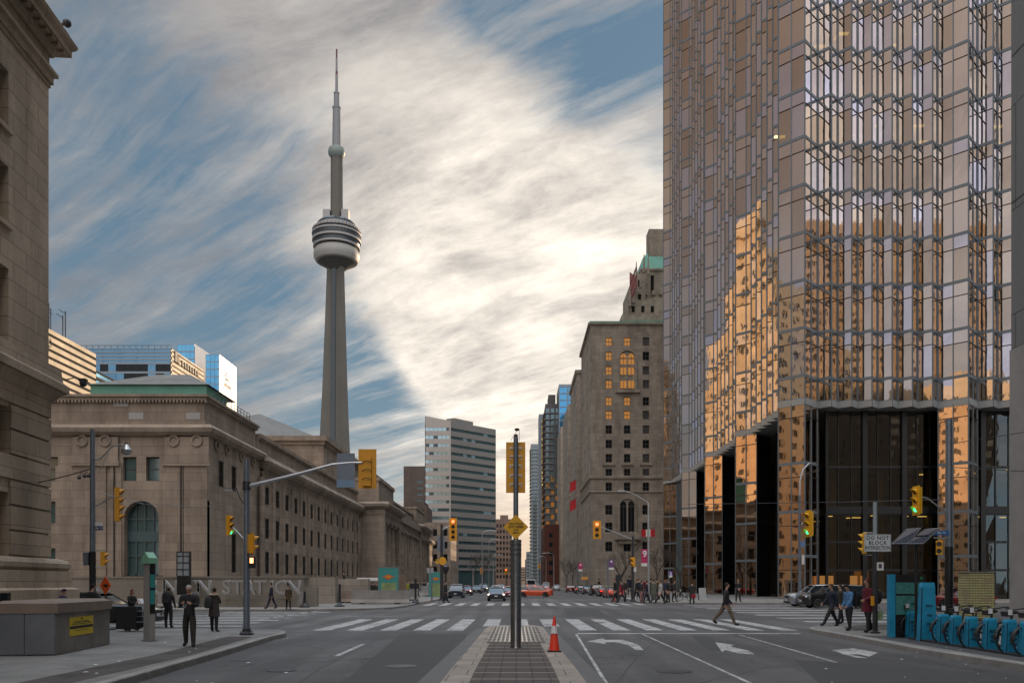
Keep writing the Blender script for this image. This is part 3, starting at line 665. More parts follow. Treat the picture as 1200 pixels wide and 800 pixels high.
def facade(root,p0,ud,W,z0,z1,us,zs,ww,wh,wall,dep=.35,nx=1,nz=2,frame=None,glass=None,sill=None,pick=None,name='wall',wname='window',maxw=100,skip=None):
    """wall sheet with reveals + window parts. us: window centres along the wall; zs: window centre heights (one width ww, height wh or lists)"""
    frame=frame or m_frame; glass=glass or m_wdark
    nrm=(ud[1],-ud[0])
    def P(u,z,o=0): return (p0[0]+ud[0]*u-nrm[0]*o, p0[1]+ud[1]*u-nrm[1]*o, z)
    wws=ww if isinstance(ww,list) else [ww]*len(us); whs=wh if isinstance(wh,list) else [wh]*len(zs)
    xs=[0]; 
    for u,w in zip(us,wws): xs+=[u-w/2,u+w/2]
    xs.append(W); hz=[z0]
    for z,h in zip(zs,whs): hz+=[z-h/2,z+h/2]
    hz.append(z1); b=MB()
    for i in range(len(xs)-1):
        for j in range(len(hz)-1):
            if xs[i+1]-xs[i]<1e-4 or hz[j+1]-hz[j]<1e-4: continue
            hole = (i%2==1 and j%2==1) and not (skip and skip(i//2,j//2))
            if not hole: b.quad(P(xs[i],hz[j]),P(xs[i+1],hz[j]),P(xs[i+1],hz[j+1]),P(xs[i],hz[j+1]))
            else:
                a,c,d,e=xs[i],xs[i+1],hz[j],hz[j+1]
                b.quad(P(a,d),P(c,d),P(c,d,dep),P(a,d,dep)); b.quad(P(a,e,dep),P(c,e,dep),P(c,e),P(a,e))
                b.quad(P(a,d),P(a,d,dep),P(a,e,dep),P(a,e)); b.quad(P(c,d,dep),P(c,d),P(c,e),P(c,e,dep))
    b.quad(P(.004,z0,dep+.1),P(.004,z0,.004),P(.004,z1,.004),P(.004,z1,dep+.1)); b.quad(P(W-.004,z0,.004),P(W-.004,z0,dep+.1),P(W-.004,z1,dep+.1),P(W-.004,z1,.004)); b.quad(P(0,z1),P(W,z1),P(W,z1,dep+.1),P(0,z1,dep+.1))
    b.build(name,wall,root)
    rz=atan2(ud[1],ud[0]); off=root['_o']; cnt=0; extra=None
    for i,u in enumerate(us):
        for j,z in enumerate(zs):
            if skip and skip(i,j): continue
            g=glass; 
            if pick: g=pick(i,j) or glass
            fm,gm=win_mesh(wws[i],whs[j],dep,nx,nz,frame,g,sill.name if sill else None)
            x,y,zz=P(u,z)
            if root.get('_wn',0)>=maxw:
                if extra is None: extra=(MB(),MB())
                M=Matrix.Translation((x,y,zz))@Matrix.Rotation(rz,4,'Z')
                for src,dst in ((fm,extra[0]),(gm,extra[1])):
                    n=len(dst.v); dst.v+=[tuple(M@v.co) for v in src.vertices]
                    for pl in src.polygons: dst.f.append(tuple(k+n for k in pl.vertices)); dst.m.append(0)
                extra[0].g=g
                continue
            root['_wn']=root.get('_wn',0)+1
            o=link(wname,fm,root,loc=(x-off[0],y-off[1],zz-off[2]),rz=rz)
            p=link('pane',gm,o,loc=(0,0,0))
    if extra:
        o=extra[0].build('small_windows',frame,root); o['kind']='stuff'; extra[1].build('panes',glass,o)
def body(root,x0,x1,y0,y1,z0,z1,mat,name='building_body'):
    b=MB(); b.box(x0,x1,y0,y1,z0,z1); return b.build(name,mat,root)
def cornice(root,segs,prof,mat,name='cornice'):
    """segs: list of ((x,y),(x,y)) running with outward normal = (dy,-dx); prof: list of (out,z)"""
    b=MB()
    for (a,c) in segs:
        d=Vector((c[0]-a[0],c[1]-a[1],0)).normalized(); n=Vector((d.y,-d.x,0))
        k=len(prof); mo=max(o for o,_ in prof)
        A=[(a[0]+n.x*o-d.x*(o if o>0 else 0),a[1]+n.y*o-d.y*(o if o>0 else 0),z) for o,z in prof]; C=[(c[0]+n.x*o+d.x*(o if o>0 else 0),c[1]+n.y*o+d.y*(o if o>0 else 0),z) for o,z in prof]
        b.add(A+C,[(i,(i+1)%k,k+(i+1)%k,k+i)[::-1] for i in range(k)]+[tuple(range(k)),tuple(range(2*k-1,k-1,-1))])
    return b.build(name,mat,root)
def frange(a,b,n): return [a+(b-a)*i/(n-1) for i in range(n)]
def ring_medal(root,c,n,rad,mat):
    # wreath ring on a wall; n = outward normal
    b=MB(); q=Vector((n[0],n[1],0)).to_track_quat('Z','Y'); rings=[]
    for i in range(16):
        a=2*pi*i/16; ce=Vector((cos(a)*rad,sin(a)*rad,0)); rr=[]
        for j in range(6):
            t=2*pi*j/6; rr.append(Vector(c)+q@(ce+Vector((cos(a)*cos(t)*rad*.25,sin(a)*cos(t)*rad*.25,sin(t)*rad*.25))))
        rings.append(rr)
    rings.append(rings[0]); b.loft(rings,cap=False); b.build('wreath',mat,root,smooth=True)

# ============================================================ corner stone office building, left edge
dom=thing('stone_office_building',(-17,20,.15),'buff sandstone office block with deep dentil cornice cropped by the left edge','office building')
dv=Vector((-.078,1,0)).normalized()      # wall direction going away
cy=29.5; cx=xa(57,cy)
def DW(s,o=0): # s metres back toward camera from far corner, o outwards
    return (cx-dv.x*s+dv.y*o, cy-dv.y*s-dv.x*o)
zt=lambda py: za(py,cy)
ang=atan2(dv.y,dv.x)
Ld=34.0
near=DW(Ld)
wz=[]; wh=[]
for (a,b_) in ((655,573),(530,470),(393,303),(250,180),(135,65)):
    y=26.0
    wz.append((za(a,26)+za(b_,26))/2); wh.append(abs(za(a,26)-za(b_,26)))
ulist=[Ld-3.62-3.9*i for i in range(8)]; ulist=sorted(ulist)
facade(dom,near,(dv.x,dv.y),Ld,2.2,9.2,ulist,wz[:2],1.9,wh[:2],st_dom2,.45,2,2,m_framel,m_wdark,name='rusticated_wall')
facade(dom,near,(dv.x,dv.y),Ld,9.2,zt(102),ulist,wz[2:],1.9,wh[2:],st_dom2,.45,2,2,m_framel,m_wdark,st_dom2,name='upper_wall')
# body behind, quadrilateral
bx=MB(); i0=DW(0,-.55); i1=DW(Ld,-.55)
# rustication courses (projecting bands of stone on the lower wall)
ru=MB()
zz=3.2; top=za(465,cy)
def wallbox(mb,s0,s1,o0,o1,z0,z1):
    pts=[DW(s0,o0),DW(s0,o1),DW(s1,o1),DW(s1,o0)]
    vs=[(x,y,z0) for x,y in pts]+[(x,y,z1) for x,y in pts]
    mb.add(vs,[(0,1,2,3)[::-1],(4,5,6,7)]+[(i,(i+1)%4,4+(i+1)%4,4+i) for i in range(4)])
course=(za(470,cy)-za(497,cy))
z=2.75
edges=[0]; 
for u in sorted(ulist,reverse=True): edges+=[Ld-u-.95,Ld-u+.95]
edges.append(Ld)
while z<top-.2:
    zc=min(z+course-.07,top)
    for i in range(0,len(edges)-1):
        s0,s1=edges[i],edges[i+1]
        if i%2==1:
            # over window columns only where there is wall
            if any(abs((z+zc)/2-wz[k])<wh[k]/2+.2 for k in (0,1)): continue
        wallbox(ru,s0+.001 if i else 0,s1,0.0,.09,z,zc)
    z+=course
ru.build('rustication_courses',st_dom,dom)
def dprof(name,prof,s0=0,s1=Ld,ret=6,mat=st_dom):
    b=MB(); k=len(prof)
    A=[(*DW(s1,o),z) for o,z in prof]; 
    C=[]
    for o,z in prof:
        x,y=DW(-max(o,0),o); C.append((x,y,z))
    E=[]
    for o,z in prof:
        x,y=DW(-max(o,0),-ret); E.append((x,y,z))
    b.add(A+C+E,[(i,(i+1)%k,k+(i+1)%k,k+i) for i in range(k)]+[(k+i,k+(i+1)%k,2*k+(i+1)%k,2*k+i) for i in range(k)]+[tuple(range(k))[::-1],tuple(range(2*k,3*k))])
    return b.build(name,mat,dom)
dprof('base_plinth',[(-.4,.15),(.75,.15),(.75,za(690,cy)),(.55,za(688,cy)),(.55,za(669,cy)),(-.4,za(669,cy))],mat=st_dom2)
# torus moulding
dprof('torus_moulding',[(-.3,za(669,cy)+.003)]+[(.2+.35*cos(a),za(663,cy)+.26*sin(a)) for a in [R(x) for x in (-85,-50,-15,15,50,85)]]+[(-.3,za(655,cy))])
dprof('belt_cornice',[(-.3,za(470,cy)),(.12,za(470,cy)),(.3,za(462,cy)),(.5,za(458,cy)),(.5,za(450,cy)),(.35,za(446,cy)),(.3,za(432,cy)),(-.3,za(425,cy))])
dprof('architrave',[(-.3,zt(103)),(.05,zt(103)),(.05,zt(98)),(.12,zt(98)),(.12,zt(90)),(.24,zt(88)),(.24,zt(84)),(.06,zt(80)),(.02,zt(79)),(.02,zt(66)),(-.3,zt(66))])
dprof('main_cornice',[(-.3,zt(66)),(.12,zt(66)),(.18,zt(62)),(.28,zt(60)),(.28,zt(57)),(.56,zt(56)),(.56,zt(49)),(.68,zt(45)),(.72,zt(41)),(.58,zt(40)),(.5,zt(30)),(-.3,zt(28))])
de=MB()
s=-.25
while s<Ld:
    wallbox(de,s,s+.2,.28,.5,zt(60)+.01,zt(56)-.003); s+=.42
de.build('dentils',st_dom,dom)
bq=[DW(0,-.5),(DW(0,-.5)[0]-24,cy+.6),(near[0]-26,near[1]),DW(Ld,-.5)]
b=MB(); b.prism(bq,.15,zt(45)); b.build('building_body',st_dom2,dom)
b=MB(); b.prism([DW(0,0),DW(0,-.5),(DW(0,-.5)[0]-24,cy+.8),(DW(0,0)[0]-24,cy+.95)],.15,zt(66)); b.build('end_wall',st_dom2,dom)
bb=MB(); bx0=DW(4.6,.76); wallbox(bb,4.05,5.9,.74,.78,.55,1.5); bb.build('basement_window',m_wdark,dom)
cam=MB(); c0=Vector((*DW(-.1,.5),za(444,cy))); cam.path([c0,c0+Vector((.35,0,.08)),c0+Vector((.6,0,.02))],.02); cam.sphere(c0+Vector((.68,0,-.12)),.13); cam.box(c0.x+.56,c0.x+.8,c0.y-.1,c0.y+.1,c0.z-.06,c0.z+.04); cam.build('security_camera',m_darkm,dom)
cam=MB(); c0=Vector((*DW(-.2,.55),zt(22))); cam.sphere(c0,.15); cam.tube(c0,c0+Vector((-.4,0,-.1)),.05); cam.build('floodlight',m_darkm,dom)

# ============================================================ railway station, left
U0=-26.0
uni=thing('railway_station',(-40,140,.15),'long limestone railway station with columned portico and narrow windows across the crossing','railway station')
# corner pavilion, east face toward camera
EY=70.0; EX1=xa(243,EY); zE=lambda py: za(py,EY)
us=[]; W=60.0; xl=EX1-W
for px in (-140,-113,-80,-53,19,60,152,179):
    us.append(xa(px,EY)-xl)
facade(uni,(xl,EY),(1,0),W,zE(586),zE(512),[u for u in us],[(zE(535)+zE(563))/2],[1.15]*len(us),[zE(535)-zE(563)],st_un,.4,1,2,m_frame,m_wteal,name='end_wall')
us2=[xa(px,EY)-xl for px in (-126,-66,60)]
facade(uni,(xl,EY),(1,0),xa(140,EY)-xl,zE(676),zE(586),us2,[zE(658),zE(600)],1.2,[zE(639)-zE(671),zE(585.5+.8)-zE(612)],st_un,.4,1,2,m_frame,m_wteal,name='end_wall')
b=MB(); b.box(xa(191,EY),EX1,EY,EY+.5,zE(676),zE(586))
# wall around the arch
ax0,ax1=xa(145,EY),xa(186,EY); acx=(ax0+ax1)/2; ar=(ax1-ax0)/2; az=zE(607)
def archwall(mb,x0,x1,z0,z1,cx,r,az,y,dep,zb):
    n=14; pts=[(cx-r*cos(pi*i/n),az+r*sin(pi*i/n)) for i in range(n+1)]
    for i in range(n):
        a,c=pts[i],pts[i+1]
        mb.quad((a[0],y,a[1]),(c[0],y,c[1]),(c[0],y,z1),(a[0],y,z1))
        mb.quad((a[0],y,a[1]),(a[0],y+dep,a[1]),(c[0],y+dep,c[1]),(c[0],y,c[1]))
    mb.quad((x0,y,zb),(cx-r,y,zb),(cx-r,y,z1),(x0,y,z1)); mb.quad((cx+r,y,zb),(x1,y,zb),(x1,y,z1),(cx+r,y,z1))
    mb.quad((cx-r,y,zb),(cx-r,y+dep,zb),(cx-r,y+dep,az),(cx-r,y,az)); mb.quad((cx+r,y+dep,zb),(cx+r,y,zb),(cx+r,y,az),(cx+r,y+dep,az))
    mb.quad((cx-r,y,zb),(cx+r,y,zb),(cx+r,y+dep,zb),(cx-r,y+dep,zb))
archwall(b,xa(140,EY),xa(191,EY),0,zE(586),acx,ar,az,EY,.9,zE(674))
b.build('arch_wall',st_un,uni)
def archwin(root,cx,y,r,az,zb,frame,glass,midz,rot=False):
    n=14; g=MB(); pts=[(cx-r*cos(pi*i/n),y,az+r*sin(pi*i/n)) for i in range(n+1)]
    g.add([(cx-r,y,zb),(cx+r,y,zb)]+pts[::-1],[tuple(range(n+3))])
    f=MB(); t=.09
    for i in range(n): f.tube(pts[i],pts[i+1],t,n=6)
    for k in range(-1,2):
        x=cx+k*r*.5; h=az+sqrt(max(r*r-(x-cx)**2,0)); f.box(x-t*.7,x+t*.7,y-.1,y-.01,zb,h)
    f.box(cx-r,cx-r+t,y-.1,y-.01,zb,az); f.box(cx+r-t,cx+r,y-.1,y-.01,zb,az)
    f.box(cx-r,cx+r,y-.12,y-.01,midz-.5,midz+.4); f.box(cx-r,cx+r,y-.1,y-.01,zb,zb+.15)
    f.box(cx-r,cx+r,y-.11,y-.01,az-.1,az+.05); f.box(cx-r,cx+r,y-.11,y-.01,(midz+zb)/2-.06,(midz+zb)/2+.06)
    o=f.build('arched_window',frame,root); g.build('pane',glass,o)
archwin(uni,acx,EY+.8,ar,az,zE(674),plain('teal_window_frame',(.06,.10,.11),.5,0),m_wteal,zE(627))
# pilaster strips, downpipes, ring wreaths on east face
for (a,c) in ((130,143),(192,215),(216,243),(66,125)):
    b=MB(); b.box(xa(a,EY),xa(c,EY),EY-.14,EY-.002,zE(676),zE(546)); b.build('pilaster',st_un,uni)
for px in (135,213,161):
    if px==161: continue
    b=MB(); b.tube((xa(px,EY),EY-.22,zE(676)),(xa(px,EY),EY-.22,zE(545)),.06); b.build('downpipe',m_darkm,uni)
for (a,c) in ((85,137),(192,243)):
    b=MB(); b.box(xa(a,EY),xa(c,EY)+.3,EY-.3,EY-.142,zE(546),zE(541)); b.box(xa(a,EY)+.15,xa(c,EY)+.2,EY-.24,EY-.142,zE(541)+.002,zE(512)); b.build('capital_block',st_un,uni)
for px in (98,125,205,232): ring_medal(uni,(xa(px,EY),EY-.28,zE(517)),(0,-1),.42,st_un)
# street facade north: corner pavilion Y 70-84
NX=EX1
facade(uni,(NX,EY),(0,1),14.5,zE(676),zE(512),[3.3,6.6,9.9],[4.6,11.55],[1.3,1.3,1.3],[3.6,2.3],st_un,.18,1,2,m_frame,m_wblk,name='street_wall',skip=lambda i,j:j==0 and i!=1)
# wing walls
WX=U0
rowsz=[3.95,7.5,10.9]; rowsh=[2.3,2.1,1.85]
cols=[84.6+3.72*i for i in range(14)]
facade(uni,(WX,84.5),(0,1),135.5-84.5,1.6,13.4,[c-84.5+.9 for c in cols],rowsz,1.35,rowsh,st_un,.16,1,2,m_frame,m_wblk,name='street_wall')
for i in range(15):
    y=84.6+.9-1.86+3.72*i
    b=MB(); b.box(WX+.001,WX+.22,y-.42,y+.42,2.2,12.6); b.build('pilaster',st_un,uni)
facade(uni,(WX,206),(0,1),50,1.6,13.4,[2.4+3.72*i for i in range(13)],rowsz,1.35,rowsh,st_un,.16,1,1,m_frame,m_wblk,name='street_wall')
# portico pavilions and colonnade
PXx=-22.0
def pav(y0,y1,cols):
    b=MB()
    b.box(PXx-4,PXx,y0,y0+1.6,.9,12.2); b.build('pavilion_wall',st_un,uni); b=MB(); b.box(PXx-4,PXx,y1-1.6,y1,.9,12.2); b.build('pavilion_wall',st_un,uni)
    for y in cols: column(PXx-1.2,y,1.0,12.2)
def column(x,y,r,zt_):
    b=MB(); b.lathe([(r*1.15,1.6),(r*1.15,1.9),(r*1.0,2.0),(r*.97,6),(r*.84,zt_-1.0),(r*.84,zt_-.8),(r*1.0,zt_-.55),(r*1.12,zt_-.4)],(x,y,0),16)
    b.box(x-r*1.15,x+r*1.15,y-r*1.15,y+r*1.15,zt_-.4,zt_); b.build('column',st_un,uni,smooth=True)
pav(137,156,[141,145.6,150.4]); 
for y in [158.5+4.1*i for i in range(8)]: column(-23.2,y,.95,12.2)
pav(189,208,[194,198.6,203.4])
b=MB(); b.box(-29,-27.5,135,209,.9,13); b.build('portico_back_wall',st_un,uni)
for i in range(12):
    y=140+5.6*i; b=MB(); b.box(-27.52,-27.40,y-1,y+1,1.8,5.8); b.build('portico_door',m_wdark,uni)
b=MB(); b.box(-29,-20.2,137,208,.15,.9); b.box(-29,-21,138,207,.9,1.6); b.build('portico_steps',st_un2,uni)
def ent(y0,y1,x,z0=12.2,z1=15.4,z2=19.6,back=-34):
    b=MB(); b.box(back,x,y0,y1,z0,z0+1.1); b.box(back,x+.12,y0-.12,y1+.12,z0+1.1,z0+2.0); b.build('entablature',st_un,uni)
    cornice(uni,[((x,y0),(x,y1)),((back,y0),(x,y0)),((x,y1),(back,y1))],[(0,z0+2.0),(.35,z0+2.05),(.9,z0+2.45),(1.0,z1-.35),(.6,z1),(-.5,z1)],st_un)
    b=MB(); b.box(back,x-1.2,y0+1.2,y1-1.2,z1-.1,z2-.5); b.box(back,x-1.0,y0+1,y1-1,z2-.5,z2); b.build('attic_block',st_un,uni)
ent(137,156,PXx); ent(189,208,PXx)
b=MB(); b.box(-34,-22.4,156,189,12.2,13.6); b.box(-34,-21.9,156.1,188.9,13.6,15.0); b.box(-34,-24,156,189,15.0,17.4); b.box(-34,-23.8,155,190,17.4,17.8); b.build('entablature',st_un,uni)
# wing upper works (entablature, cornice, attic) + corner pavilion
def upper(x,y0,y1,zc0,zc1,zr):
    b=MB(); b.box(x-8,x+.1,y0,y1,13.2 if x<-25.95 else zE(512),zc0); b.build('frieze',st_un,uni)
    cornice(uni,[((x,y0),(x,y1))],[(0,zc0-.002),(.3,zc0+.1),(.75,zc0+.5),(.85,zc0+.85),(.5,zc1),(-2,zc1)],st_un)
    b=MB(); b.box(x-8,x-.6,y0,y1,zc1-.05,zr-.55); b.box(x-8,x-.45,y0,y1,zr-.55,zr-.4);b.box(x-8,x-.3,y0,y1,zr-.4,zr); b.build('attic_wall',st_un,uni)
upper(WX,84.5,137,13.4,14.8,17.2)
upper(WX,208,256,13.4,14.8,17.2)
# corner pavilion upper works with returns
x1=NX; zc0,zc1,zr=zE(511),zE(498),zE(461)
b=MB(); b.box(xl,x1+.05,EY-.05,84.5,zE(512)+.002,zc0+.002); b.build('frieze',st_un,uni)
cornice(uni,[((xl,EY),(x1,EY)),((x1,EY),(x1,84.5)),((x1,84.5),(x1-6,84.5))],[(0,zc0),(.3,zc0+.05),(.62,zc0+.3),(.7,zc0+.62),(.4,zc1),(-2,zc1)],st_un)
b=MB(); b.box(xl,x1-.3,EY+.3,84.3,zc1-.05,zE(492)); b.box(xl,x1-.42,EY+.42,84.2,zE(492),zr-.5); b.box(xl,x1-.2,EY+.2,84.4,zr-.5,zr-.22); b.box(xl,x1-.05,EY+.05,84.5,zr-.22,zr); b.build('attic_wall',st_un,uni)
d=MB(); x=xl
while x<x1-.3: d.box(x,x+.14,EY+.1,EY+.418,zr-.72,zr-.502); x+=.3
d.build('dentils',st_un,uni)
for (px,py,w) in ((139,471,17),(157,486,17),(224,486,17)):
    b=MB(); b.box(xa(px-w/2,EY),xa(px+w/2,EY),EY+.39,EY+.43,zE(py+4),zE(py-4)); b.build('repaired_stone_panel',plain('pale_repair_stone',(.36,.355,.345),.8,0,.1) if 'pale_repair_stone' not in MT else MT['pale_repair_stone'],uni)
# base ledges
b=MB(); b.box(xl,x1+.9,EY-.9,84.5,.15,zE(686)); b.box(xl,x1+.5,EY-.5,84.5,zE(686),zE(676)); b.box(WX-1,WX+.7,84.5,137,.15,1.0); b.box(WX-1,WX+.3,84.5,137,1.0,1.62); b.box(WX-1,WX+.5,206,256,.15,1.62); b.build('stone_base',st_un2,uni)
for px in (98,125):
    pass
for y in (72,74.6,78.5,82): ring_medal(uni,(NX+.06+.05,y,zE(517)),(1,0),.4,st_un)
body(uni,xl,x1-.9,EY+.95,84.4,.15,zr-.6,st_un); body(uni,-60,WX-1.0,84.4,136,.15,16.5,st_un); body(uni,-60,-29,136,256,.15,16.6,st_un)
b=MB(); b.box(-60,WX-.001,255.5,256,.15,13.4); b.build('end_wall',st_un,uni)
# great hall
gx=-36; gz=za(511,153)
b=MB(); b.box(-78,gx,153,238,16,gz-1.6); b.box(-78,gx+.3,152.7,238.3,gz-1.6,gz-.9); b.box(-78,gx+.8,152.2,238.8,gz-.9,gz); b.build('great_hall_walls',st_un,uni)
b=MB(); pk=za(493,190)
b.add([(gx-1,156,gz),(gx-1,235,gz),(-77,235,gz),(-77,156,gz),(-57,182,pk),(-57,212,pk)],[(0,1,5,4),(1,2,5),(2,3,4,5),(3,0,4)]); b.build('great_hall_roof',m_roof,uni)
b=MB(); b.box(xa(106,85),xa(242,85),85,91,16,za(451,85)); b.build('copper_roof_wall',m_copper,uni)
b=MB(); x0_,x1_=xa(106,85)-.3,xa(242,85)+.3; zb_=za(451,85); pz=za(441,90); 
b.add([(x0_,84.7,zb_),(x1_,84.7,zb_),(x1_,93.3,zb_),(x0_,93.3,zb_),(x0_+5,90,pz+.2),(x1_-4,90,pz+.2)],[(0,1,5,4),(1,2,5),(2,3,4,5),(3,0,4)]); b.build('hip_roof',m_roof,uni)
b=MB()
for i in range(12):
    y=74+.9*i*1.0; b.tube((NX-.9,y,zr),(NX-.9,y,zr+1.1),.035,n=6)
for h in (.4,.75,1.1): b.tube((NX-.9,74,zr+h),(NX-.9,84,zr+h),.025,n=6)
b.build('roof_railing',m_darkm,uni)

# ============================================================ hotel
hot=thing('grand_hotel',(30,200,.15),'grand grey stone hotel with stepped wings, arched windows and green copper roof','hotel')
HY0=170.0; hx=xa(692,HY0); zH=lambda py: za(py,HY0); HW=30
rowp=[400,417,434,450,470,486,503,520,536.6,554,570]
rowz=[zH(p) for p in rowp]
colp=[713.5,735,757]; cu=[xa(p,HY0)-hx for p in colp]+[xa(784,HY0)-hx,xa(806,HY0)-hx]
def pk_(i,j):
    if i<2 and j<=5: return m_sunrefl
    return None
facade(hot,(hx,HY0),(1,0),HW,zH(590),zH(382),cu,sorted(rowz),1.35,1.75,st_hot,.35,2,2,m_frame,m_wdark,pick=lambda i,j: m_sunrefl if (i<2 and j>=5) else (m_blind if i==2 and j%3 else None),skip=lambda i,j:i==1 and j in(7,8,9),name='end_wall')
lowz=[zH(640),zH(617.5),zH(597)]
facade(hot,(hx,HY0),(1,0),HW,.15,zH(590),cu,lowz,1.5,2.0,st_hot,.35,2,2,m_frame,m_wdark,skip=lambda i,j:i==1 and j>0,name='end_wall')
def gothic(px,pyt,pyb,lit):  # lit: panes take the painted sunset reflection, not a lit room
    x=xa(px,HY0); y=HY0-.05; zb=zH(pyb); zt_=zH(pyt); w=3.2
    n=10; fr=MB()
    cz=zt_-w/2
    def arc(r,y0,y1,c):
        pts=[(x-r*cos(pi*i/n),cz+r*sin(pi*i/n)) for i in range(n+1)]
        return pts
    po=arc(w/2+.35,0,0,0); pi_=arc(w/2,0,0,0)
    for i in range(n):
        a,b_,c,d=po[i],po[i+1],pi_[i+1],pi_[i]
        fr.add([(a[0],y-.35,a[1]),(b_[0],y-.35,b_[1]),(c[0],y-.35,c[1]),(d[0],y-.35,d[1]),(a[0],y+.1,a[1]),(b_[0],y+.1,b_[1]),(c[0],y+.1,c[1]),(d[0],y+.1,d[1])],[(3,2,1,0),(0,1,5,4),(2,3,7,6)])
    fr.box(x-w/2-.35,x-w/2,y-.35,y+.05,zb,cz); fr.box(x+w/2,x+w/2+.35,y-.35,y+.05,zb,cz); fr.box(x-w/2-.9,x+w/2+.9,y-.6,y+.05,zb-.6,zb); fr.box(x-.16,x+.16,y-.2,y+.05,zb,cz+w*.38)
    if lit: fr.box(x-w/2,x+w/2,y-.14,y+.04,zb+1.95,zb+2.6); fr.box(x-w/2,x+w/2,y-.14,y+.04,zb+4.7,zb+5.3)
    fr.build('arch_surround',st_hot,hot)
    for s in (-1,1):
        g=MB(); cx_=x+s*w*.25; r=w*.2
        pts=[(cx_+r,cz+.2)]+[(cx_+r*cos(pi*i/8),cz+.2+r*sin(pi*i/8)*1.3) for i in range(1,8)]+[(cx_-r,cz+.2)]
        g.add([(px_,y-.004,pz_) for px_,pz_ in [(cx_-r,zb+3.2 if zt_-zb>8 else zb+.3),(cx_+r,zb+3.2 if zt_-zb>8 else zb+.3)]+pts],[tuple(range(len(pts)+2))[::1]])
        g.build('arched_window',m_sunrefl if lit else m_wdark,hot)
        f=MB(); f.box(cx_-.04,cx_+.04,y-.08,y-.01,zb+.3,cz+r); f.box(cx_-r,cx_+r,y-.08,y-.01,cz-.1,cz+.1); f.build('window_bars',m_frame,hot)
        if zt_-zb>8:
            for zz in (zb+1.5,):
                g=MB(); g.box(cx_-r,cx_+r,y-.06,y,zb+.4,zb+2.6); g.build('arched_window_base',m_sunrefl if lit else m_wdark,hot)
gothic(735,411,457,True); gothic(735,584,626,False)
bal=MB(); x=xa(735,HY0); bal.box(x-2.6,x+2.6,HY0-1.3,HY0-.01,zH(632),zH(628)); bal.box(x-2.6,x+2.6,HY0-1.3,HY0-1.15,zH(628),zH(623)); bal.box(x-1.8,x+1.8,HY0-.8,HY0-.01,zH(637),zH(632)); bal.build('balcony',st_hot,hot)
for (pa,pb,o) in ((562,557,.35),(578,575,.3),(382,378,.5)):
    cornice(hot,[((hx,HY0),(hx+HW,HY0)),((hx,HY0+24),(hx,HY0))],[(0,zH(pa)),(o,zH(pa)+.3),(o,zH(pb)-.1),(0,zH(pb))],st_hot)
for px in (713.5,735,757):
    x=xa(px,HY0); b=MB(); b.box(x-1.3,x+1.3,HY0-.5,HY0-.01,zH(545),zH(542.5)); b.build('window_ledge',st_hot,hot)
b=MB(); b.box(hx-.2,hx+HW,HY0-.2,HY0+24,zH(378),zH(376.5)); b.build('copper_parapet',m_copper,hot)
body(hot,hx+.5,hx+HW,HY0+.5,HY0+23.5,.15,zH(379),st_hot)
b=MB(); b.box(hx,hx+HW,HY0+23.5,HY0+24,.15,zH(382)); b.build('rear_wall',st_hot,hot)
# street faces (facing -X)
def sface(x,y1,y0,z0,z1,n,rz,h=1.7,w=1.3,**k):
    L=y1-y0; us=[L*(i+.5)/n for i in range(n)]
    facade(hot,(x,y1),(0,-1),L,z0,z1,us,rz,w,h,st_hot,.35,1,2,m_frame,m_wdark,name='street_wall',**k)
allrows=sorted(rowz)
sface(hx,HY0+24,HY0,.15,zH(382),5,[3.2]+sorted(lowz+rowz),maxw=400)
hy=[HY0+24,HY0+38,HY0+62,HY0+76,HY0+100]
# podium fill between wings, recessed courts, second wing, third wing
for (a,c) in ((HY0+24,HY0+38),(HY0+62,HY0+76)):
    sface(hx+.4,c,a,.15,zH(568),3,[3.2]+sorted(lowz)+sorted(rowz)[:1],maxw=400); body(hot,hx+.9,hx+HW,a,c,.15,zH(568),st_hot)
    sface(hx+9,c,a,zH(568),zH(384),3,sorted(rowz)[1:],maxw=400); body(hot,hx+9.5,hx+HW,a,c,zH(568),zH(384),st_hot)
sface(hx,HY0+62,HY0+38,.15,zH(382),6,[3.2]+sorted(lowz+rowz),maxw=400)
b=MB(); b.box(hx+.01,hx+9.5,HY0+38,HY0+61.99,.3,zH(382)-.01); b.build('building_body',st_hot,hot) if False else body(hot,hx+.5,hx+HW,HY0+38,HY0+62,.15,zH(379),st_hot)
facade(hot,(hx,HY0+37.98),(1,0),9.5,zH(568),zH(382),[2.6,6.2],sorted(rowz)[1:],1.3,1.7,st_hot,.3,1,2,m_frame,m_wdark,maxw=400,name='court_wall',pick=lambda i,j:m_sunrefl if j>6 else None)
cornice(hot,[((hx,HY0+62),(hx,HY0+38)),((hx,HY0+38),(hx+9,HY0+38))],[(0,zH(384)),(.4,zH(384)+.3),(.5,zH(378)),(0,zH(377))],st_hot)
sface(hx,HY0+100,HY0+76,.15,zH(382),6,[3.2]+sorted(lowz+rowz),maxw=400); body(hot,hx+.5,hx+HW,HY0+76,HY0+100,.15,zH(379),st_hot)
facade(hot,(hx,HY0+75.98),(1,0),9.5,zH(568),zH(382),[2.6,6.2],sorted(rowz)[1:],1.3,1.7,st_hot,.3,1,2,m_frame,m_wdark,maxw=400,name='court_wall')
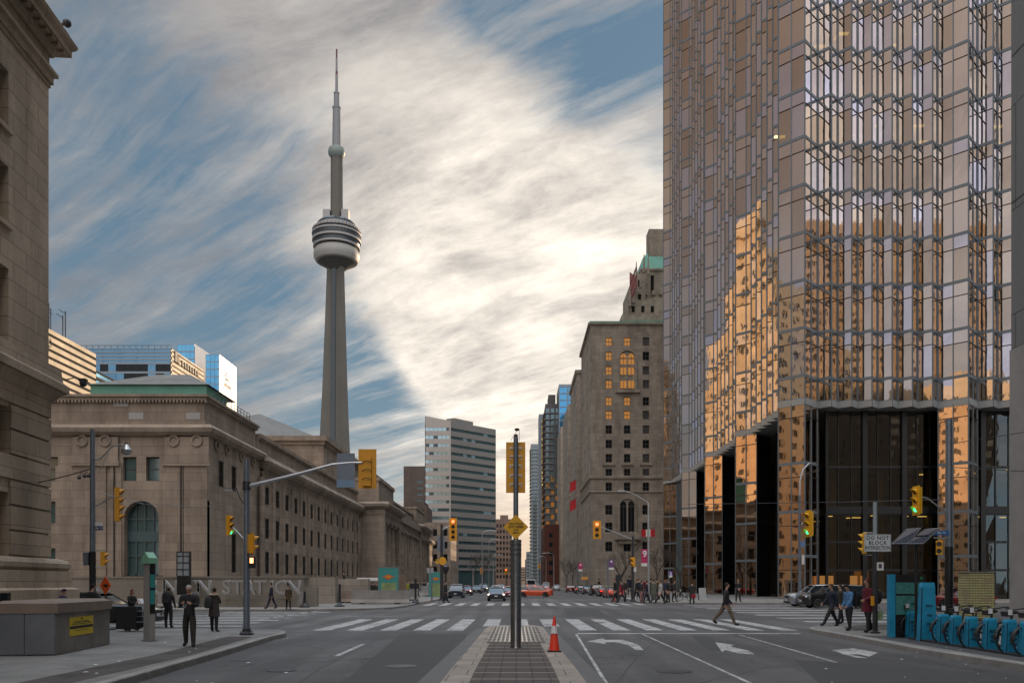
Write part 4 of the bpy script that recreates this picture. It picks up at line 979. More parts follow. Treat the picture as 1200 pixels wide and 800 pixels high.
# central tower, stepped
TY=192.5
def tz(py): return za(py,TY)
steps=[(728.5,186,369,.0),(736,188,351,0),(743,190,321,0)]
b=MB()
for px,Y,py,_ in steps:
    x=xa(px,Y); bb_=MB(); bb_.box(x+.5,(hx+55 if py>330 else x+2.6),Y+.5,Y+(44 if py>330 else 22)-(Y-186)*2,45,za(py,Y)-.05); bb_.build('tower_base',st_hot,hot); zt2=za(py,Y); z_=max(45,za(378,Y))
    facade(hot,(x,Y),(1,0),(8 if py>330 else 2.6),45,zt2,([1.2,3.4,5.6] if py>330 else [1.3]),[zt2-5.4,zt2-2.2],.8,1.5,st_hot,.4,1,1,m_frame,m_wdark,maxw=400,name='tower_wall'); facade(hot,(x,Y+20),(0,-1),20,45,zt2,[3,7,11,15],[zt2-2.2],.9,1.6,st_hot,.4,1,1,m_frame,m_wdark,maxw=400,name='tower_wall')
tx=xa(752,TY)
facade(hot,(tx,TY),(1,0),26,tz(352),tz(316),[2.5,6.0,9.5,13,16.5,20],[tz(333)],.8,4.2,st_hot,.5,1,1,m_frame,m_wdark,maxw=400,name='tower_wall')
facade(hot,(tx,TY+24),(0,-1),24,tz(352),tz(316),[3,8,13,18],[tz(333)],1.3,5.4,st_hot,.5,1,1,m_frame,m_wdark,maxw=400,name='tower_wall')
body(hot,tx+.6,tx+26,TY+.6,TY+24,45,tz(316),st_hot)
b=MB(); b.box(tx,tx+26,TY,TY+24,45,tz(352)); b.build('tower_wall',st_hot,hot)
cornice(hot,[((tx,TY),(tx+26,TY)),((tx,TY+24),(tx,TY))],[(0,tz(354)),(.5,tz(352)),(.5,tz(350)),(0,tz(349))],st_hot)
cornice(hot,[((tx,TY),(tx+26,TY)),((tx,TY+24),(tx,TY))],[(0,tz(318)),(.4,tz(317)),(.4,tz(315)),(0,tz(315))],st_hot)
d=MB(); 
for i in range(14): d.box(tx+.6+i*1.7,tx+1.4+i*1.7,TY-.45,TY-.01,tz(346),tz(341))
d.build('corbels',st_hot,hot)
b=MB(); r0=tz(315); r1=tz(299); r2=tz(272)
b.add([(tx-.3,TY-.3,r0),(tx+26,TY-.3,r0),(tx+26,TY+24.3,r0),(tx-.3,TY+24.3,r0),(tx+.5,TY+1.5,r1),(tx+25,TY+1.5,r1),(tx+25,TY+22,r1),(tx+.5,TY+22,r1),(tx+4.6,TY+7,r2),(tx+21,TY+7,r2),(tx+21,TY+16,r2),(tx+4.6,TY+16,r2)],[(0,1,5,4),(1,2,6,5),(2,3,7,6),(3,0,4,7),(4,5,9,8),(5,6,10,9),(6,7,11,10),(7,4,8,11),(8,9,10,11)]); b.build('copper_roof',m_copper,hot)
b=MB(); b.box(xa(762,TY),xa(790,TY),TY+2,TY+6,r0-1,tz(264)); b.build('chimney',st_hot,hot)
b=MB()
for (px,py) in ((729,369),(733,366),(736,351),(740,347),(743,321),(748,330),(752,312),(757,314)):
    x=xa(px,189)+.3; z0_=za(py,189)-2; b.tube((x,187.5,z0_),(x,187.5,z0_+4.2),.35,.08,6)
b.build('pinnacles',st_hot,hot)
b=MB(); x=xa(742,187)
for i in range(7): b.box(x-.1,x+.1,182.2+1.6*i,182.6+1.6*i,za(352,187)+1,za(352,187)+1+2.5+i*.8)
for i in range(3): b.box(x-.12,x+.12,182,192,za(352,187)+1.5+i*2,za(352,187)+1.75+i*2)
b.build('red_roof_sign_frame',plain('red_sign_frame',(.25,.06,.055),.5,0),hot)
b=MB(); x=xa(770,HY0-1); b.build('x',m_black) if False else None
# entrance canopy lights, flags on the hotel
b=MB(); b.box(hx-1.2,hx-.02,HY0+6,HY0+9,2.6,3.2); b.build('lit_entrance_sign',m_shop,hot)
for i,(yy,zz) in enumerate(((184,24),(188,20.5),(192,17))):
    pass
m_red=plain('flag_red',(.55,.02,.03),.7,0); m_pink=plain('banner_magenta',(.5,.03,.13),.6,0)
for k,(px,py,Y) in enumerate(((667.5,566,212),(667.5,588,206))):
    t=thing('hanging_flag',(xa(px,Y),Y,za(py,Y)),('upper' if k==0 else 'lower')+' red flag hanging on a short pole from the hotel street front','flag','flags along the hotel front')
    b=MB(); b.tube((0,0,0),(2.0,0,1.2),.05,n=6); b.build('pole',m_darkm,t,world=False)
    b=MB(); 
    for i in range(5): b.quad((.1+.3*i,.05*sin(i*1.7),-2.4+.18*i),(.4+.3*i,.05*sin(i*1.7+1.7),-2.3+.18*i),(.4+.3*i,.05*sin(i*1.7+1.7),.2+.18*i),(.1+.3*i,.05*sin(i*1.7),0+.18*i))
    b.build('cloth',m_red,t,world=False)
t=thing('national_flag',(xa(757,165),165,za(628,165)),'red and white flag flying from the hotel corner above the banner pole','flag')
b=MB(); b.tube((-1.5,5,-3),(1.5,0,1.8),.05,n=6); b.build('pole',m_darkm,t,world=False)
b=MB()
for i in range(6):
    b.cur=0 if i in(0,1,4,5) else 1; f=lambda k:.12*sin(k*1.1)
    b.quad((-.9+i*.45,f(i),-.1),(-.45+i*.45,f(i+1),-.1),(-.45+i*.45,f(i+1),1.4),(-.9+i*.45,f(i),1.4))
b.build('cloth',[m_red,m_wtxt],t,world=False)

# ============================================================ CN-like communications tower
CY=855.0; CX=xa(394.5,CY); zC=lambda py: za(py,CY)
cn=thing('communications_tower',(CX,CY,0),'tall slender concrete communications tower with a round pod and antenna mast','tower')
def ysec(z,rt,rc,th):
    pts=[]
    for a0 in (198,318,78):
        a=R(a0); d=(cos(a),sin(a)); n=(-d[1],d[0]); av=R(a0-60)
        pts.append((CX+rc*cos(av),CY+rc*sin(av),z))
        pts.append((CX+d[0]*rc*.9-n[0]*th*1.3,CY+d[1]*rc*.9-n[1]*th*1.3,z))
        pts.append((CX+d[0]*rt-n[0]*th,CY+d[1]*rt-n[1]*th,z)); pts.append((CX+d[0]*rt+n[0]*th,CY+d[1]*rt+n[1]*th,z))
        pts.append((CX+d[0]*rc*.9+n[0]*th*1.3,CY+d[1]*rc*.9+n[1]*th*1.3,z))
    return pts
rings=[]
for z,rt,rc,th in ((0,34,12,5),(60,25.5,9.8,4.2),(zC(525),17.6,8.8,3.6),(200,14.6,8.2,3.2),(270,11.9,7.4,2.8),(zC(312),9.7,6.8,2.4)):
    rings.append(ysec(z,rt,rc,th))
b=MB(); b.loft(rings); b.build('concrete_shaft',st_cn,cn)
b=MB()
for av,rr in ((258,1.0),):
    a=R(av); n=(-sin(a),cos(a)); rg=[]
    for z,rc in ((0,12.6),(60,10.4),(zC(525),9.4),(200,8.8),(270,8.0),(zC(314),7.4)):
        c=(CX+cos(a)*rc,CY+sin(a)*rc); w=2.3
        rg.append([(c[0]-n[0]*w-cos(a)*2,c[1]-n[1]*w-sin(a)*2,z),(c[0]+n[0]*w-cos(a)*2,c[1]+n[1]*w-sin(a)*2,z),(c[0]+n[0]*w,c[1]+n[1]*w,z),(c[0]-n[0]*w,c[1]-n[1]*w,z)])
    b.loft(rg)
b.build('lift_shaft_glass',plain('lift_glass',(.03,.045,.05),.15,0,.2,.05,obj=False),cn)
c=(CX,CY,0)
b=MB(); b.lathe([(17,zC(308.5)),(21.5,zC(307)),(23.4,zC(303)),(23.6,zC(298)),(22,zC(293.5)),(18,zC(291.5))],c,48); b.build('radome_ring',plain('white_radome',(.30,.285,.265),.5,0,.1,.1),cn,smooth=True)
mdk2=plain('pod_underside',(.07,.065,.06),.6,0,.2,.2)
b=MB(); b.lathe([(7,zC(318)),(10,zC(315)),(14,zC(311.5)),(19,zC(308.4)),(17,zC(307))],c,48); b.build('pod_underside',mdk2,cn,smooth=True)
m_poddk=plain('pod_dark_glass',(.035,.04,.045),.2,0,.2,.2)
m_podlt=plain('pod_pale_band',(.30,.29,.28),.5,0,.1,.2)
b=MB(); b.lathe([(18,zC(293)),(23.3,zC(290.5)),(23.8,zC(287)),(23.4,zC(283.5)),(24.6,zC(281)),(24.6,zC(276)),(22.5,zC(274)),(23.5,zC(271)),(19.8,zC(268)),(19.8,zC(264)),(17,zC(261))],c,48); b.build('pod_glazing',m_poddk,cn)
for (py0,py1,r) in ((291.5,289.5,23.9),(284.5,282,25),(277,275,25.3),(272.5,270.5,24.6),(268.5,266.5,20.6),(264.2,262.4,18.5)):
    b=MB(); b.lathe([(r-2.5,zC(py0)),(r,zC(py0)+.05),(r,zC(py1)),(r-2.5,zC(py1)+.05)],c,48); b.build('pod_deck',m_podlt,cn)
b=MB(); b.lathe([(16.5,zC(263.5)),(16.5,zC(261)),(9,zC(259)),(7,zC(258.9))],c,32); b.build('pod_roof',m_podlt,cn)
b=MB()
for i in range(40):
    a=2*pi*i/40; b.tube((CX+24.8*cos(a),CY+24.8*sin(a),zC(275)),(CX+24.8*cos(a),CY+24.8*sin(a),zC(270.5)),.15,n=4)
b.build('pod_railing',m_darkm,cn)
for dx in (-9.5,9.8):
    b=MB(); b.box(CX+dx-3.6,CX+dx+3.6,CY-6,CY+2,zC(259),zC(248)); b.build('microwave_antenna_box',m_podlt,cn)
b=MB(); b.lathe([(6.5,zC(262)),(6.2,zC(185)),(6.0,zC(183))],c,6); b.build('upper_shaft',st_cn,cn)
b=MB(); b.lathe([(6,zC(185)),(8.4,zC(182)),(8.8,zC(178.5)),(8.2,zC(175)),(5,zC(172.5))],c,32); b.build('observation_ring',plain('pale_green_ring',(.2,.24,.22),.5,0),cn,smooth=True)
b=MB(); b.lathe([(4.6,zC(174)),(4.0,zC(128)),(4.4,zC(127.6)),(4.4,zC(126)),(3.0,zC(125.6)),(2.8,zC(111)),(3.1,zC(110.6)),(3.1,zC(109)),(1.2,zC(108.6))],c,16); b.build('antenna_base',plain('antenna_grey',(.2,.2,.21),.5,0),cn)
plain('mast_dull_red',(.10,.035,.035),.6,0)
for k,(a_,b_) in enumerate(((109,88),(88,84),(84,69),(69,58))):
    m=MB(); m.lathe([(1.5-.2*k,zC(a_)),(1.4-.2*k,zC(b_))],c,8); m.build('antenna_mast',MT['mast_dull_red'] if k%2 else MT['antenna_grey'],cn)
# ------------------------------------------------------------ far buildings
def bands(root,p0,ud,W,z0,z1,fh,strip,wall,glass,nm='wall',seg=8,inset=.25,gl2=None,prob=0):
    """wall of horizontal strip windows: each storey's strip is one window part"""
    nrm=(ud[1],-ud[0]); 
    def P(u,z,o=0): return (p0[0]+ud[0]*u-nrm[0]*o,p0[1]+ud[1]*u-nrm[1]*o,z)
    b=MB(); n=int((z1-z0)/fh); fh=(z1-z0)/n
    for i in range(n):
        a=z0+i*fh; s0=a+(fh-strip)/2; s1=s0+strip
        b.quad(P(0,a),P(W,a),P(W,s0),P(0,s0)); b.quad(P(0,s1),P(W,s1),P(W,a+fh),P(0,a+fh))
        b.quad(P(0,s0),P(W,s0),P(W,s0,inset),P(0,s0,inset)); b.quad(P(0,s1,inset),P(W,s1,inset),P(W,s1),P(0,s1))
        g=MB(); m=max(2,int(W/seg)); g2=MB()
        for k in range(m):
            u0=W*k/m+.06; u1=W*(k+1)/m-.06
            if gl2 and random.random()<prob: g.cur=1
            else: g.cur=0
            g.quad(P(u0,s0,inset-.02),P(u1,s0,inset-.02),P(u1,s1,inset-.02),P(u0,s1,inset-.02))
        g.build('strip_window',[glass,gl2 or glass],root)
    b.quad(P(0,z0,inset+.2),P(0,z0),P(0,z1),P(0,z1,inset+.2)); b.quad(P(W,z0),P(W,z0,inset+.2),P(W,z1,inset+.2),P(W,z1)); b.quad(P(0,z1),P(W,z1),P(W,z1,inset+.2),P(0,z1,inset+.2))
    b.build(nm,wall,root)
# cream striped office block (left, sunlit)
m_cream=plain('cream_precast',(.36,.30,.20),.6,0,.1,.2,obj=False); m_dstrip=plain('dark_strip_glazing',(.03,.032,.035),.75,0,.1,.2,spec=.1)
o=thing('striped_office_block',(-118,215,.15),'sunlit cream office block with thin dark stripes and rooftop masts above the station','office building')
X=-118; yA,yB=150,230; hz=za(415,230)
bands(o,(X,yA),(0,1),80,20,hz-14,2.0,.35,m_cream,m_dstrip,seg=20,inset=.1); bands(o,(X,yA),(0,1),80,hz-14,hz-.5,1.9,.75,m_cream,m_dstrip,seg=20,inset=.25)
body(o,X-45,X-.5,yA,yB,.15,hz-.5,m_cream); body(o,X-45,X,yA,yB,hz-.5,hz,m_cream,'parapet')
bands(o,(X,yB+.1),(0,1),14,20,hz-4.5,2.0,1.2,m_dstrip,m_wblue,seg=5); body(o,X-40,X-.5,yB,yB+14,.15,hz-4.5,m_dstrip)
text('pwc',4.6,(.35,-11.5,hz-3.4),m_txt,o,.15,(1,0),bold=.12)
b=MB()
for (px,hh) in ((57,5),(62,7),(64,6)): 
    y=118/((605-px)/960.); b.tube((X-1,y,hz),(X-1,y,hz+hh),.12,n=6); b.tube((X-1,y-1.2,hz+hh*.8),(X-1,y+1.2,hz+hh*.8),.08,n=4)
for (px,hh) in ((78,6),(81,7.5)):
    y=118/((605-px)/960.); b.tube((X-1,y,hz),(X-1,y,hz+hh),.15,n=6); b.tube((X-1,y-3,hz+hh-.6),(X-1,y+.2,hz+hh-.6),.1,n=4)
b.build('rooftop_masts',m_darkm,o)
# blue glass block with cream end
m_dblue=glassmat('deep_blue_curtain_glass',(.07,.17,.27),.04,.75,.02,.2)
o=thing('dark_glass_office_block',(-150,330,.15),'dark blue glass office block with cream striped end wall behind the copper roof','office building')
h=za(408,330); X=xa(201,330); xL=xa(80,330)
bands(o,(xL,330),(1,0),X-xL,20,h-6,3.6,2.9,m_mull,m_dblue,seg=3,inset=.1,gl2=m_dstrip,prob=.4)
bands(o,(xL,330),(1,0),X-xL,h-6,h,1.5,.9,m_mull,m_dblue,seg=6,inset=.2)
bands(o,(X,330),(0,1),34,20,h,1.9,.55,m_cream,m_dstrip,seg=17,inset=.2)
body(o,xL,X-.5,330.5,363.8,.15,h-.1,m_dstrip); text('BDO CANADA' if False else 'UNION PLACE' if False else '||  |||||||||',2.6,(X-(-150)+.25,14,h-3.2),m_txt,o,.1,(1,0),bold=.1) if False else None
for i,(w,hh) in enumerate(((2.2,4.2),(1.6,3),(1.2,2.2),(1.4,2.2),(1.2,2.4),(1.4,2.2),(1.1,2.2),(1.3,2.4),(1.2,2.2))):
    y=333+i*2.7+(1.5 if i>1 else 0); b=MB(); b.box(X+.02,X+.3,y,y+w,h-4.4,h-4.4+hh); b.build('sign_letter',m_txt,o)
b=MB(); 
for i in range(16): b.tube((xL+2+i*(X-xL-4)/15,330.5,h),(xL+2+i*(X-xL-4)/15,330.5,h+1.3),.1,n=4)
b.tube((xL,330.5,h+1.3),(X,330.5,h+1.3),.1,n=4); b.build('roof_railing',m_darkm,o)
# white faced glass tower
o=thing('white_faced_glass_tower',(-152,420,.15),'glass tower with blank bright white side and small dark logo, left of the communications tower','office building')
X=xa(257,420); h=za(415,420); y2=-X*960/(605-277)
bands(o,(xa(241,420),420),(1,0),X-xa(241,420),20,h,3.8,3.3,m_mull,m_wblue,seg=2,inset=.08); body(o,xa(241,420),X-.3,420.3,y2,.15,h-.05,m_dstrip)
b=MB(); b.box(X-.3,X,420,y2,.15,h); b.build('white_wall',m_white_p,o)
y3=-X*960/(605-268)
b=MB(); yc=(420+y2)/2
for i,(a,z) in enumerate(((0,0),(1.1,-1.5),(-1.1,-1.5),(0,-3.4),(1.6,-3.4),(-1.6,-3.4))): b.sphere((X+.05,yc-2+a*1.4,h-7+z),1.0,sz=(.15,1,.8))
for i in range(6): b.box(X+.01,X+.12,yc-6+i*1.9,yc-4.8+i*1.9,h-14.5,h-12.7)
b.build('dark_wall_logo',m_txt,o)
X2=xa(228,430); h2=za(403,430); xl2=xa(208,430)
bands(o,(xl2,430),(1,0),X2-xl2,60,h2,3.8,3.3,m_mull,m_wblue,seg=2,inset=.08); body(o,xl2,X2-.3,430.3,455,60,h2-.05,m_white_p)
b=MB(); b.add([(X2-.2,430,60),(X2+.2,430,h2),(X2+.2,455,h2-5),(X2-.2,455,60),(X2+6,446,60),(X2+6,446,h2-3.5)],[(0,4,5,1),(1,5,2),(4,3,2,5)]); b.build('slanted_white_wing',m_white_p,o)

# curved striped office (centre left)
m_precast=plain('warm_grey_precast',(.19,.185,.175),.6,0,.12,.15,obj=False); m_pale=plain('pale_warm_panel',(.38,.34,.31),.4,0,.1,.15,obj=False)
m_strip=glassmat('strip_window_glass',(.045,.085,.09),.1,0,.003,.3,spec=.4); m_strip2=glassmat('strip_window_glass_bright',(.30,.42,.46),.1,.6,.003,.3)
o=thing('striped_glass_office',(xa(528,330),330,0),'broad office slab with dark ribbon windows and a pale left bay beyond the station','office building')
x0,x1_=xa(498,330),xa(528,330); hh=za(487,330); h3=za(495,330)
d=Vector((1,1,0)).normalized(); L=25.2*1.0; b0=17.8; 
bands(o,(x0,330),(1,0),x1_-x0,7,za(498,330),3.18,1.25,m_pale,m_strip2,seg=1.6,inset=.12,gl2=m_strip,prob=.2)
b=MB(); b.box(x0,x1_,330.02,331,za(498,330),za(493,330)); b.add([(x0,330.02,za(493,330)),(x1_,330.02,za(493,330)),(x0,330.02,hh),(x0,331,za(493,330)),(x1_,331,za(493,330)),(x0,331,hh)],[(0,1,2),(5,4,3),(1,4,5,2)]); b.box(x1_-.5,x1_+.1,329.9,330.6,0,za(492,330)); b.build('pale_parapet',m_pale,o)
p0=(x1_,330.1); W=b0*sqrt(2)
bands(o,p0,(d.x,d.y),W,7,h3-1,3.18,1.2,m_precast,m_strip,seg=2.2,inset=.3,gl2=m_strip2,prob=.05)
b=MB(); n=(d.y,-d.x)
def Q(u,o_): return (p0[0]+d.x*u+n[0]*o_,p0[1]+d.y*u+n[1]*o_)
pr=[Q(0,0),Q(W,0),Q(W,-14),(x0,352),(x0,331)]
b.prism(pr,h3-1,h3+.6)
inr=[Q(0.3,-.5),Q(W-.3,-.5),Q(W-.3,-13.8),(x0+.2,351),(x0+.2,330.6)]; b.prism(inr,0,h3-1); b.prism([Q(W-.01,0),Q(W,0),Q(W,-1),Q(W-.01,-1)],0,h3); b.box(x0,x0+.25,330,352,0,hh-.2)
b.build('precast_frame',m_precast,o)
b=MB(); 
for u in (1,W*.5,W-1): 
    q=Q(u,-.6); b.box(q[0]-.5,q[0]+.5,q[1]-.5,q[1]+.5,0,7)
b.build('ground_floor_piers',m_precast,o)
b=MB(); b.prism([Q(3,-1.2),Q(14,-2),Q(13,-5),Q(2,-5)],h3+.6,h3+2.5); b.build('roof_plant_room',m_precast,o)
b=MB(); q0,q1=Q(0.5,-.42),Q(W-.5,-.42); b.quad((q0[0],q0[1],0),(q1[0],q1[1],0),(q1[0],q1[1],6.9),(q0[0],q0[1],6.9)); b.build('ground_floor_glazing',m_strip,o)
# brown tower behind it
o=thing('brown_office_tower',(xa(485,400),400,0),'plain brown tower with a column of small windows behind the portico roof','office building')
x0,x1_=xa(473,400),xa(498,400); h=za(546,400)
facade(o,(x0,400),(1,0),x1_-x0+4,0,h,[x1_-x0-2.4],[8+3.1*i for i in range(15)],3.2,1.3,m_brown,.3,3,1,m_framel,m_strip,name='wall'); body(o,x0+.3,x1_+6,400.4,425,0,h-.05,m_brown)
o=thing('low_brown_office',(xa(460,330),330,0),'small stepped brown block between the station attic and the brown tower','office building')
b=MB(); b.box(xa(476,300),xa(500,300),300,320,0,za(592,300)); b.box(xa(480,300),xa(496,300),304,318,0,za(586,300)); b.build('wall',m_brown,o)
for i in range(5):
    b=MB(); b.box(xa(478+4*i,300),xa(480.5+4*i,300),299.93,299.99,za(601,300),za(597,300)); b.build('window',m_wdark,o)
# generic gridded tower: east face + street face
def gridtower(name,label,x0,y0,w,d,h,cols,fh,ww,wh,wall,glass,rot=0,pick=None,scols=4,z0=4,balc=False,side=-1,roof=None,cat='tower block'):
    o=thing(name,(x0+w/2,y0+d/2,0),label,cat); n=int((h-z0-1)/fh); zs=[z0+fh*(i+.5) for i in range(n)]
    us=[w*(i+.5)/cols for i in range(cols)]
    facade(o,(x0,y0),(1,0),w,0,h,us,zs,ww,wh,wall,.25,1,1,m_frame,glass,pick=pick,name='wall')
    sx=[d*(i+.5)/scols for i in range(scols)]
    if side==-1: facade(o,(x0,y0+d),(0,-1),d,0,h,sx,zs,ww,wh,wall,.25,1,1,m_frame,glass,pick=pick,name='wall')
    else: facade(o,(x0+w,y0),(0,1),d,0,h,sx,zs,ww,wh,wall,.25,1,1,m_frame,glass,pick=pick,name='wall')
    a,c=(x0+.3,x0+w) if side==-1 else (x0,x0+w-.3)
    body(o,a,c,y0+.3,y0+d,0,h-.05,wall)
    if roof: b=MB(); b.box(x0+w*.25,x0+w*.75,y0+d*.25,y0+d*.75,h,h+roof); b.build('roof_plant_room',wall,o)
    if balc:
        b=MB()
        for z in zs: 
            b.box(x0-.9,x0+w*.55,y0-1.0,y0-.002,z-fh/2-.1,z-fh/2+.12)
            b.box(x0-.9,x0-.002,y0,y0+d*.8,z-fh/2-.1,z-fh/2+.12)
        b.build('balcony_slabs',m_precast if wall is not m_darkm else m_framel,o)
    return o
m_dcond=plain('dark_condo_wall',(.07,.06,.06),.6,0,.15,.2,obj=False); m_bgw=plain('blue_grey_condo_wall',(.2,.22,.23),.6,0,.1,.2,obj=False); m_tan=stone('tan_brick',(.36,.27,.19),.8,.25,.01); m_yb=plain('yellow_condo',(.42,.36,.27),.6,0,.1,.2,obj=False)
Y=700; gridtower('balcony_tower',"slim pale green-grey residential tower with balcony ledges nearest the bright street gap",xa(622,Y),Y,xa(631.5,Y)-xa(622,Y)+14,24,za(520,Y),3,3.1,3.4,2.3,m_bgw,m_wcond,balc=True)
Y=760; gridtower('low_apartment_block','low grey apartment block at the foot of the slim residential tower',xa(617,Y),Y,9,30,za(646,Y),3,3.1,1.8,1.7,m_bgw,m_wcond)
Y=420; gridtower('glass_fronted_tower','narrow residential tower with gold reflections left of the stepped dark tower',xa(631.5,Y),Y,xa(639,Y)-xa(631.5,Y)+6,12,za(485,Y),2,3.1,1.9,2.7,m_mull,m_wblue,pick=lambda i,j: m_wgold if 3<j<27 else None,z0=2)
Y=405; gridtower('stepped_dark_tower','dark residential tower with pale balcony edges and amber windows',xa(639,Y),Y,xa(656,Y)-xa(639,Y),26,za(473,Y),3,3.1,1.8,2.3,m_dcond,m_wcond,pick=lambda i,j: m_wgold if (6<j<17 and (i+j)%2) else None,z0=2,balc=True,roof=6)
Y=400; gridtower('blue_glass_tower','blue mirrored glass tower rising behind the hotel wing',xa(655,Y),Y,26,24,za(450,Y),6,3.3,3.9,2.95,m_mull,m_wblue,z0=2)
Y=300; gridtower('red_brick_block','dark red brick block low beside the street before the towers',xa(638,Y),Y,24,40,za(614,Y),5,3.4,1.5,1.8,m_brickd,m_wdark,scols=8)
Y=290; gridtower('tan_hotel_annex','pale stone block with amber windows between the blue glass tower and the hotel',xa(657,Y),Y,20,24,za(500,Y),4,3.2,1.5,1.7,st_hot,m_wdark,pick=lambda i,j:m_sunrefl if j>12 else None)
Y=480; gridtower('brown_mid_rise','brown mid-rise block with a small roof turret right of the striped office',xa(581,Y),Y,xa(600,Y)-xa(581,Y),30,za(608,Y),5,3.3,1.1,1.9,stone('rosy_brown_brick',(.27,.19,.15),.8,.25,.01),m_wdark,side=1,roof=3)
Y=640; gridtower('distant_tan_block','distant tan block at the end of the street','',) if False else None
Y=620; gridtower('pale_far_block','pale far block closing the left side of the street gap',xa(592,Y),Y,8,30,za(638,Y),3,3.2,1.6,1.8,m_tan,m_wdark,side=1)
for k,(px0,px1,py,Y,w_,lab) in enumerate(((611,616,664,1000,m_tan,'tiny tan block on the horizon in the middle of the street'),(600,607,660,950,m_bgw,'tiny grey block on the horizon left of the median pole'),(615.5,622,655,900,m_brown,'small brown block at the far end right of the street gap'))):
    gridtower('distant_block',lab,xa(px0,Y),Y,xa(px1,Y)-xa(px0,Y),20,za(py,Y),3,3.2,1.2,1.6,w_,m_wdark,side=1)
# blocks filling the left street wall beyond the station and right side (also close the view from the side)
gridtower('station_annex','low ornate stone building beyond the far end of the station',-31,262,10,36,za(612,262),3,4,1.4,2.2,st_un,m_wdark,side=1,scols=8)
# grey granite tower, right edge
gr=thing('grey_stone_office',(35,5,.15),'grey granite office wall cropped by the right edge behind the bicycles','office building')
X=20.0; Yc=X*960/(1185-605)
b=MB(); b.box(X,X+26,-38,Yc,11.2,95); b.build('granite_wall',st_gran,gr)
b=MB(); b.box(X-.05,X+1.7,Yc-1.9,Yc+.03,.15,11.2)
for k in range(1,5): b.box(X-.05,X+1.7,Yc-1.9-8*k,Yc-8*k,.15,11.2)
b.build('granite_column',plain('pale_granite_column',(.32,.31,.30),.6,0,.2,1.5,obj=False),gr)
b=MB(); b.box(X+2.2,X+26,-38,Yc-2.2,.15,11.2); b.build('recessed_lobby_glass',m_blackg,gr)
b=MB()
for i in range(14): b.box(X-.012,X+.1,-38+.02,Yc-.02,11.2+5.9*i,11.2+5.9*i+.05)
b.build('panel_joints',m_darkm,gr)
# buildings seen in the mirrored glass (behind and left of the camera)
m_ob=stone('amber_brick',(.58,.41,.25),1.2,.5,.01)
def mirrorblock(name,label,cx,cy,w,d,h,fh,wall,rot=0,n=8,tiers=()):
    o=thing(name,(0,0,0),label,'tower block')
    def tier(w,d,z0,z1,n):
        zs=[z0+2+fh*(i+.5) for i in range(int((z1-z0-3)/fh))]
        facade(o,(w/2,-d/2),(0,1),d,z0,z1,[d*(i+.5)/n for i in range(n)],zs,d/n*.42,fh*.5,wall,.4,1,1,m_frame,m_blind,name='wall',maxw=90)
        facade(o,(w/2,d/2),(-1,0),w,z0,z1,[w*(i+.5)/5 for i in range(5)],zs,w/5*.42,fh*.5,wall,.4,1,1,m_frame,m_blind,name='wall',maxw=90)
        facade(o,(-w/2,-d/2),(1,0),w,z0,z1,[w*(i+.5)/5 for i in range(5)],zs,w/5*.42,fh*.5,wall,.4,1,1,m_frame,m_blind,name='wall',maxw=90)
        body(o,-w/2,w/2-.45,-d/2+.45,d/2-.45,z0,z1-.05,wall)
    tier(w,d,0,h,n); z=h
    for (s,hh) in tiers: tier(w*s,d*s,z,z+hh,max(2,int(n*s))); z+=hh
    body(o,-w*.15,w*.15,-d*.15,d*.15,z,z+6,wall,'roof_plant_room')
    o.location=(cx,cy,0); o.rotation_euler=(0,0,R(rot)); return o
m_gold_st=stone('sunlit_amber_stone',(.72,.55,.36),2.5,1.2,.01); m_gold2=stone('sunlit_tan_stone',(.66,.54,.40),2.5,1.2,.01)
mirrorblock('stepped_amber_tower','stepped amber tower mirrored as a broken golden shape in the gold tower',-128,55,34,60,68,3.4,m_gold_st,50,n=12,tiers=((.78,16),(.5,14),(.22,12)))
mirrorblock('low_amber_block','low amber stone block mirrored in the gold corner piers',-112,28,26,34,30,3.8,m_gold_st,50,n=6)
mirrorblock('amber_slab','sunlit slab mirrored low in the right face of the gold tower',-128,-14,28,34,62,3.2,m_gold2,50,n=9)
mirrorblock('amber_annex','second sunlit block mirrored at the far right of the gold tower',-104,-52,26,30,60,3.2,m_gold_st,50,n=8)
mirrorblock('far_mirrored_tower','slim tan tower mirrored as a pointed shape near the far end of the gold tower',-190,116,20,22,86,3.3,m_tan,50,n=5,tiers=((.6,10),))
mirrorblock('canyon_tower','tall tower behind the camera on the station side',-62,-150,44,40,135,3.5,m_gold2,0,n=10)
mirrorblock('brown_canyon_tower','tall brown tower behind the camera on the hotel side',62,-170,50,44,140,3.5,m_brown,0,n=10)
mirrorblock('dark_canyon_block','dark office block behind the camera at the right',125,-120,60,60,95,3.6,m_dcond,0,n=10)
mirrorblock('end_of_street_block','stone block closing the street behind the camera',0,-270,60,24,60,3.6,st_hot,0)
# ------------------------------------------------------------ ground, roads, pavements
def sheet(name,poly,z,mat):
    b=MB(); b.add([(x,y,z) for x,y in poly],[tuple(range(len(poly)))]); return struct(b.build(name,mat))
sheet('ground',[(-5000,-3000),(5000,-3000),(5000,6000),(-5000,6000)],-.03,m_ground)
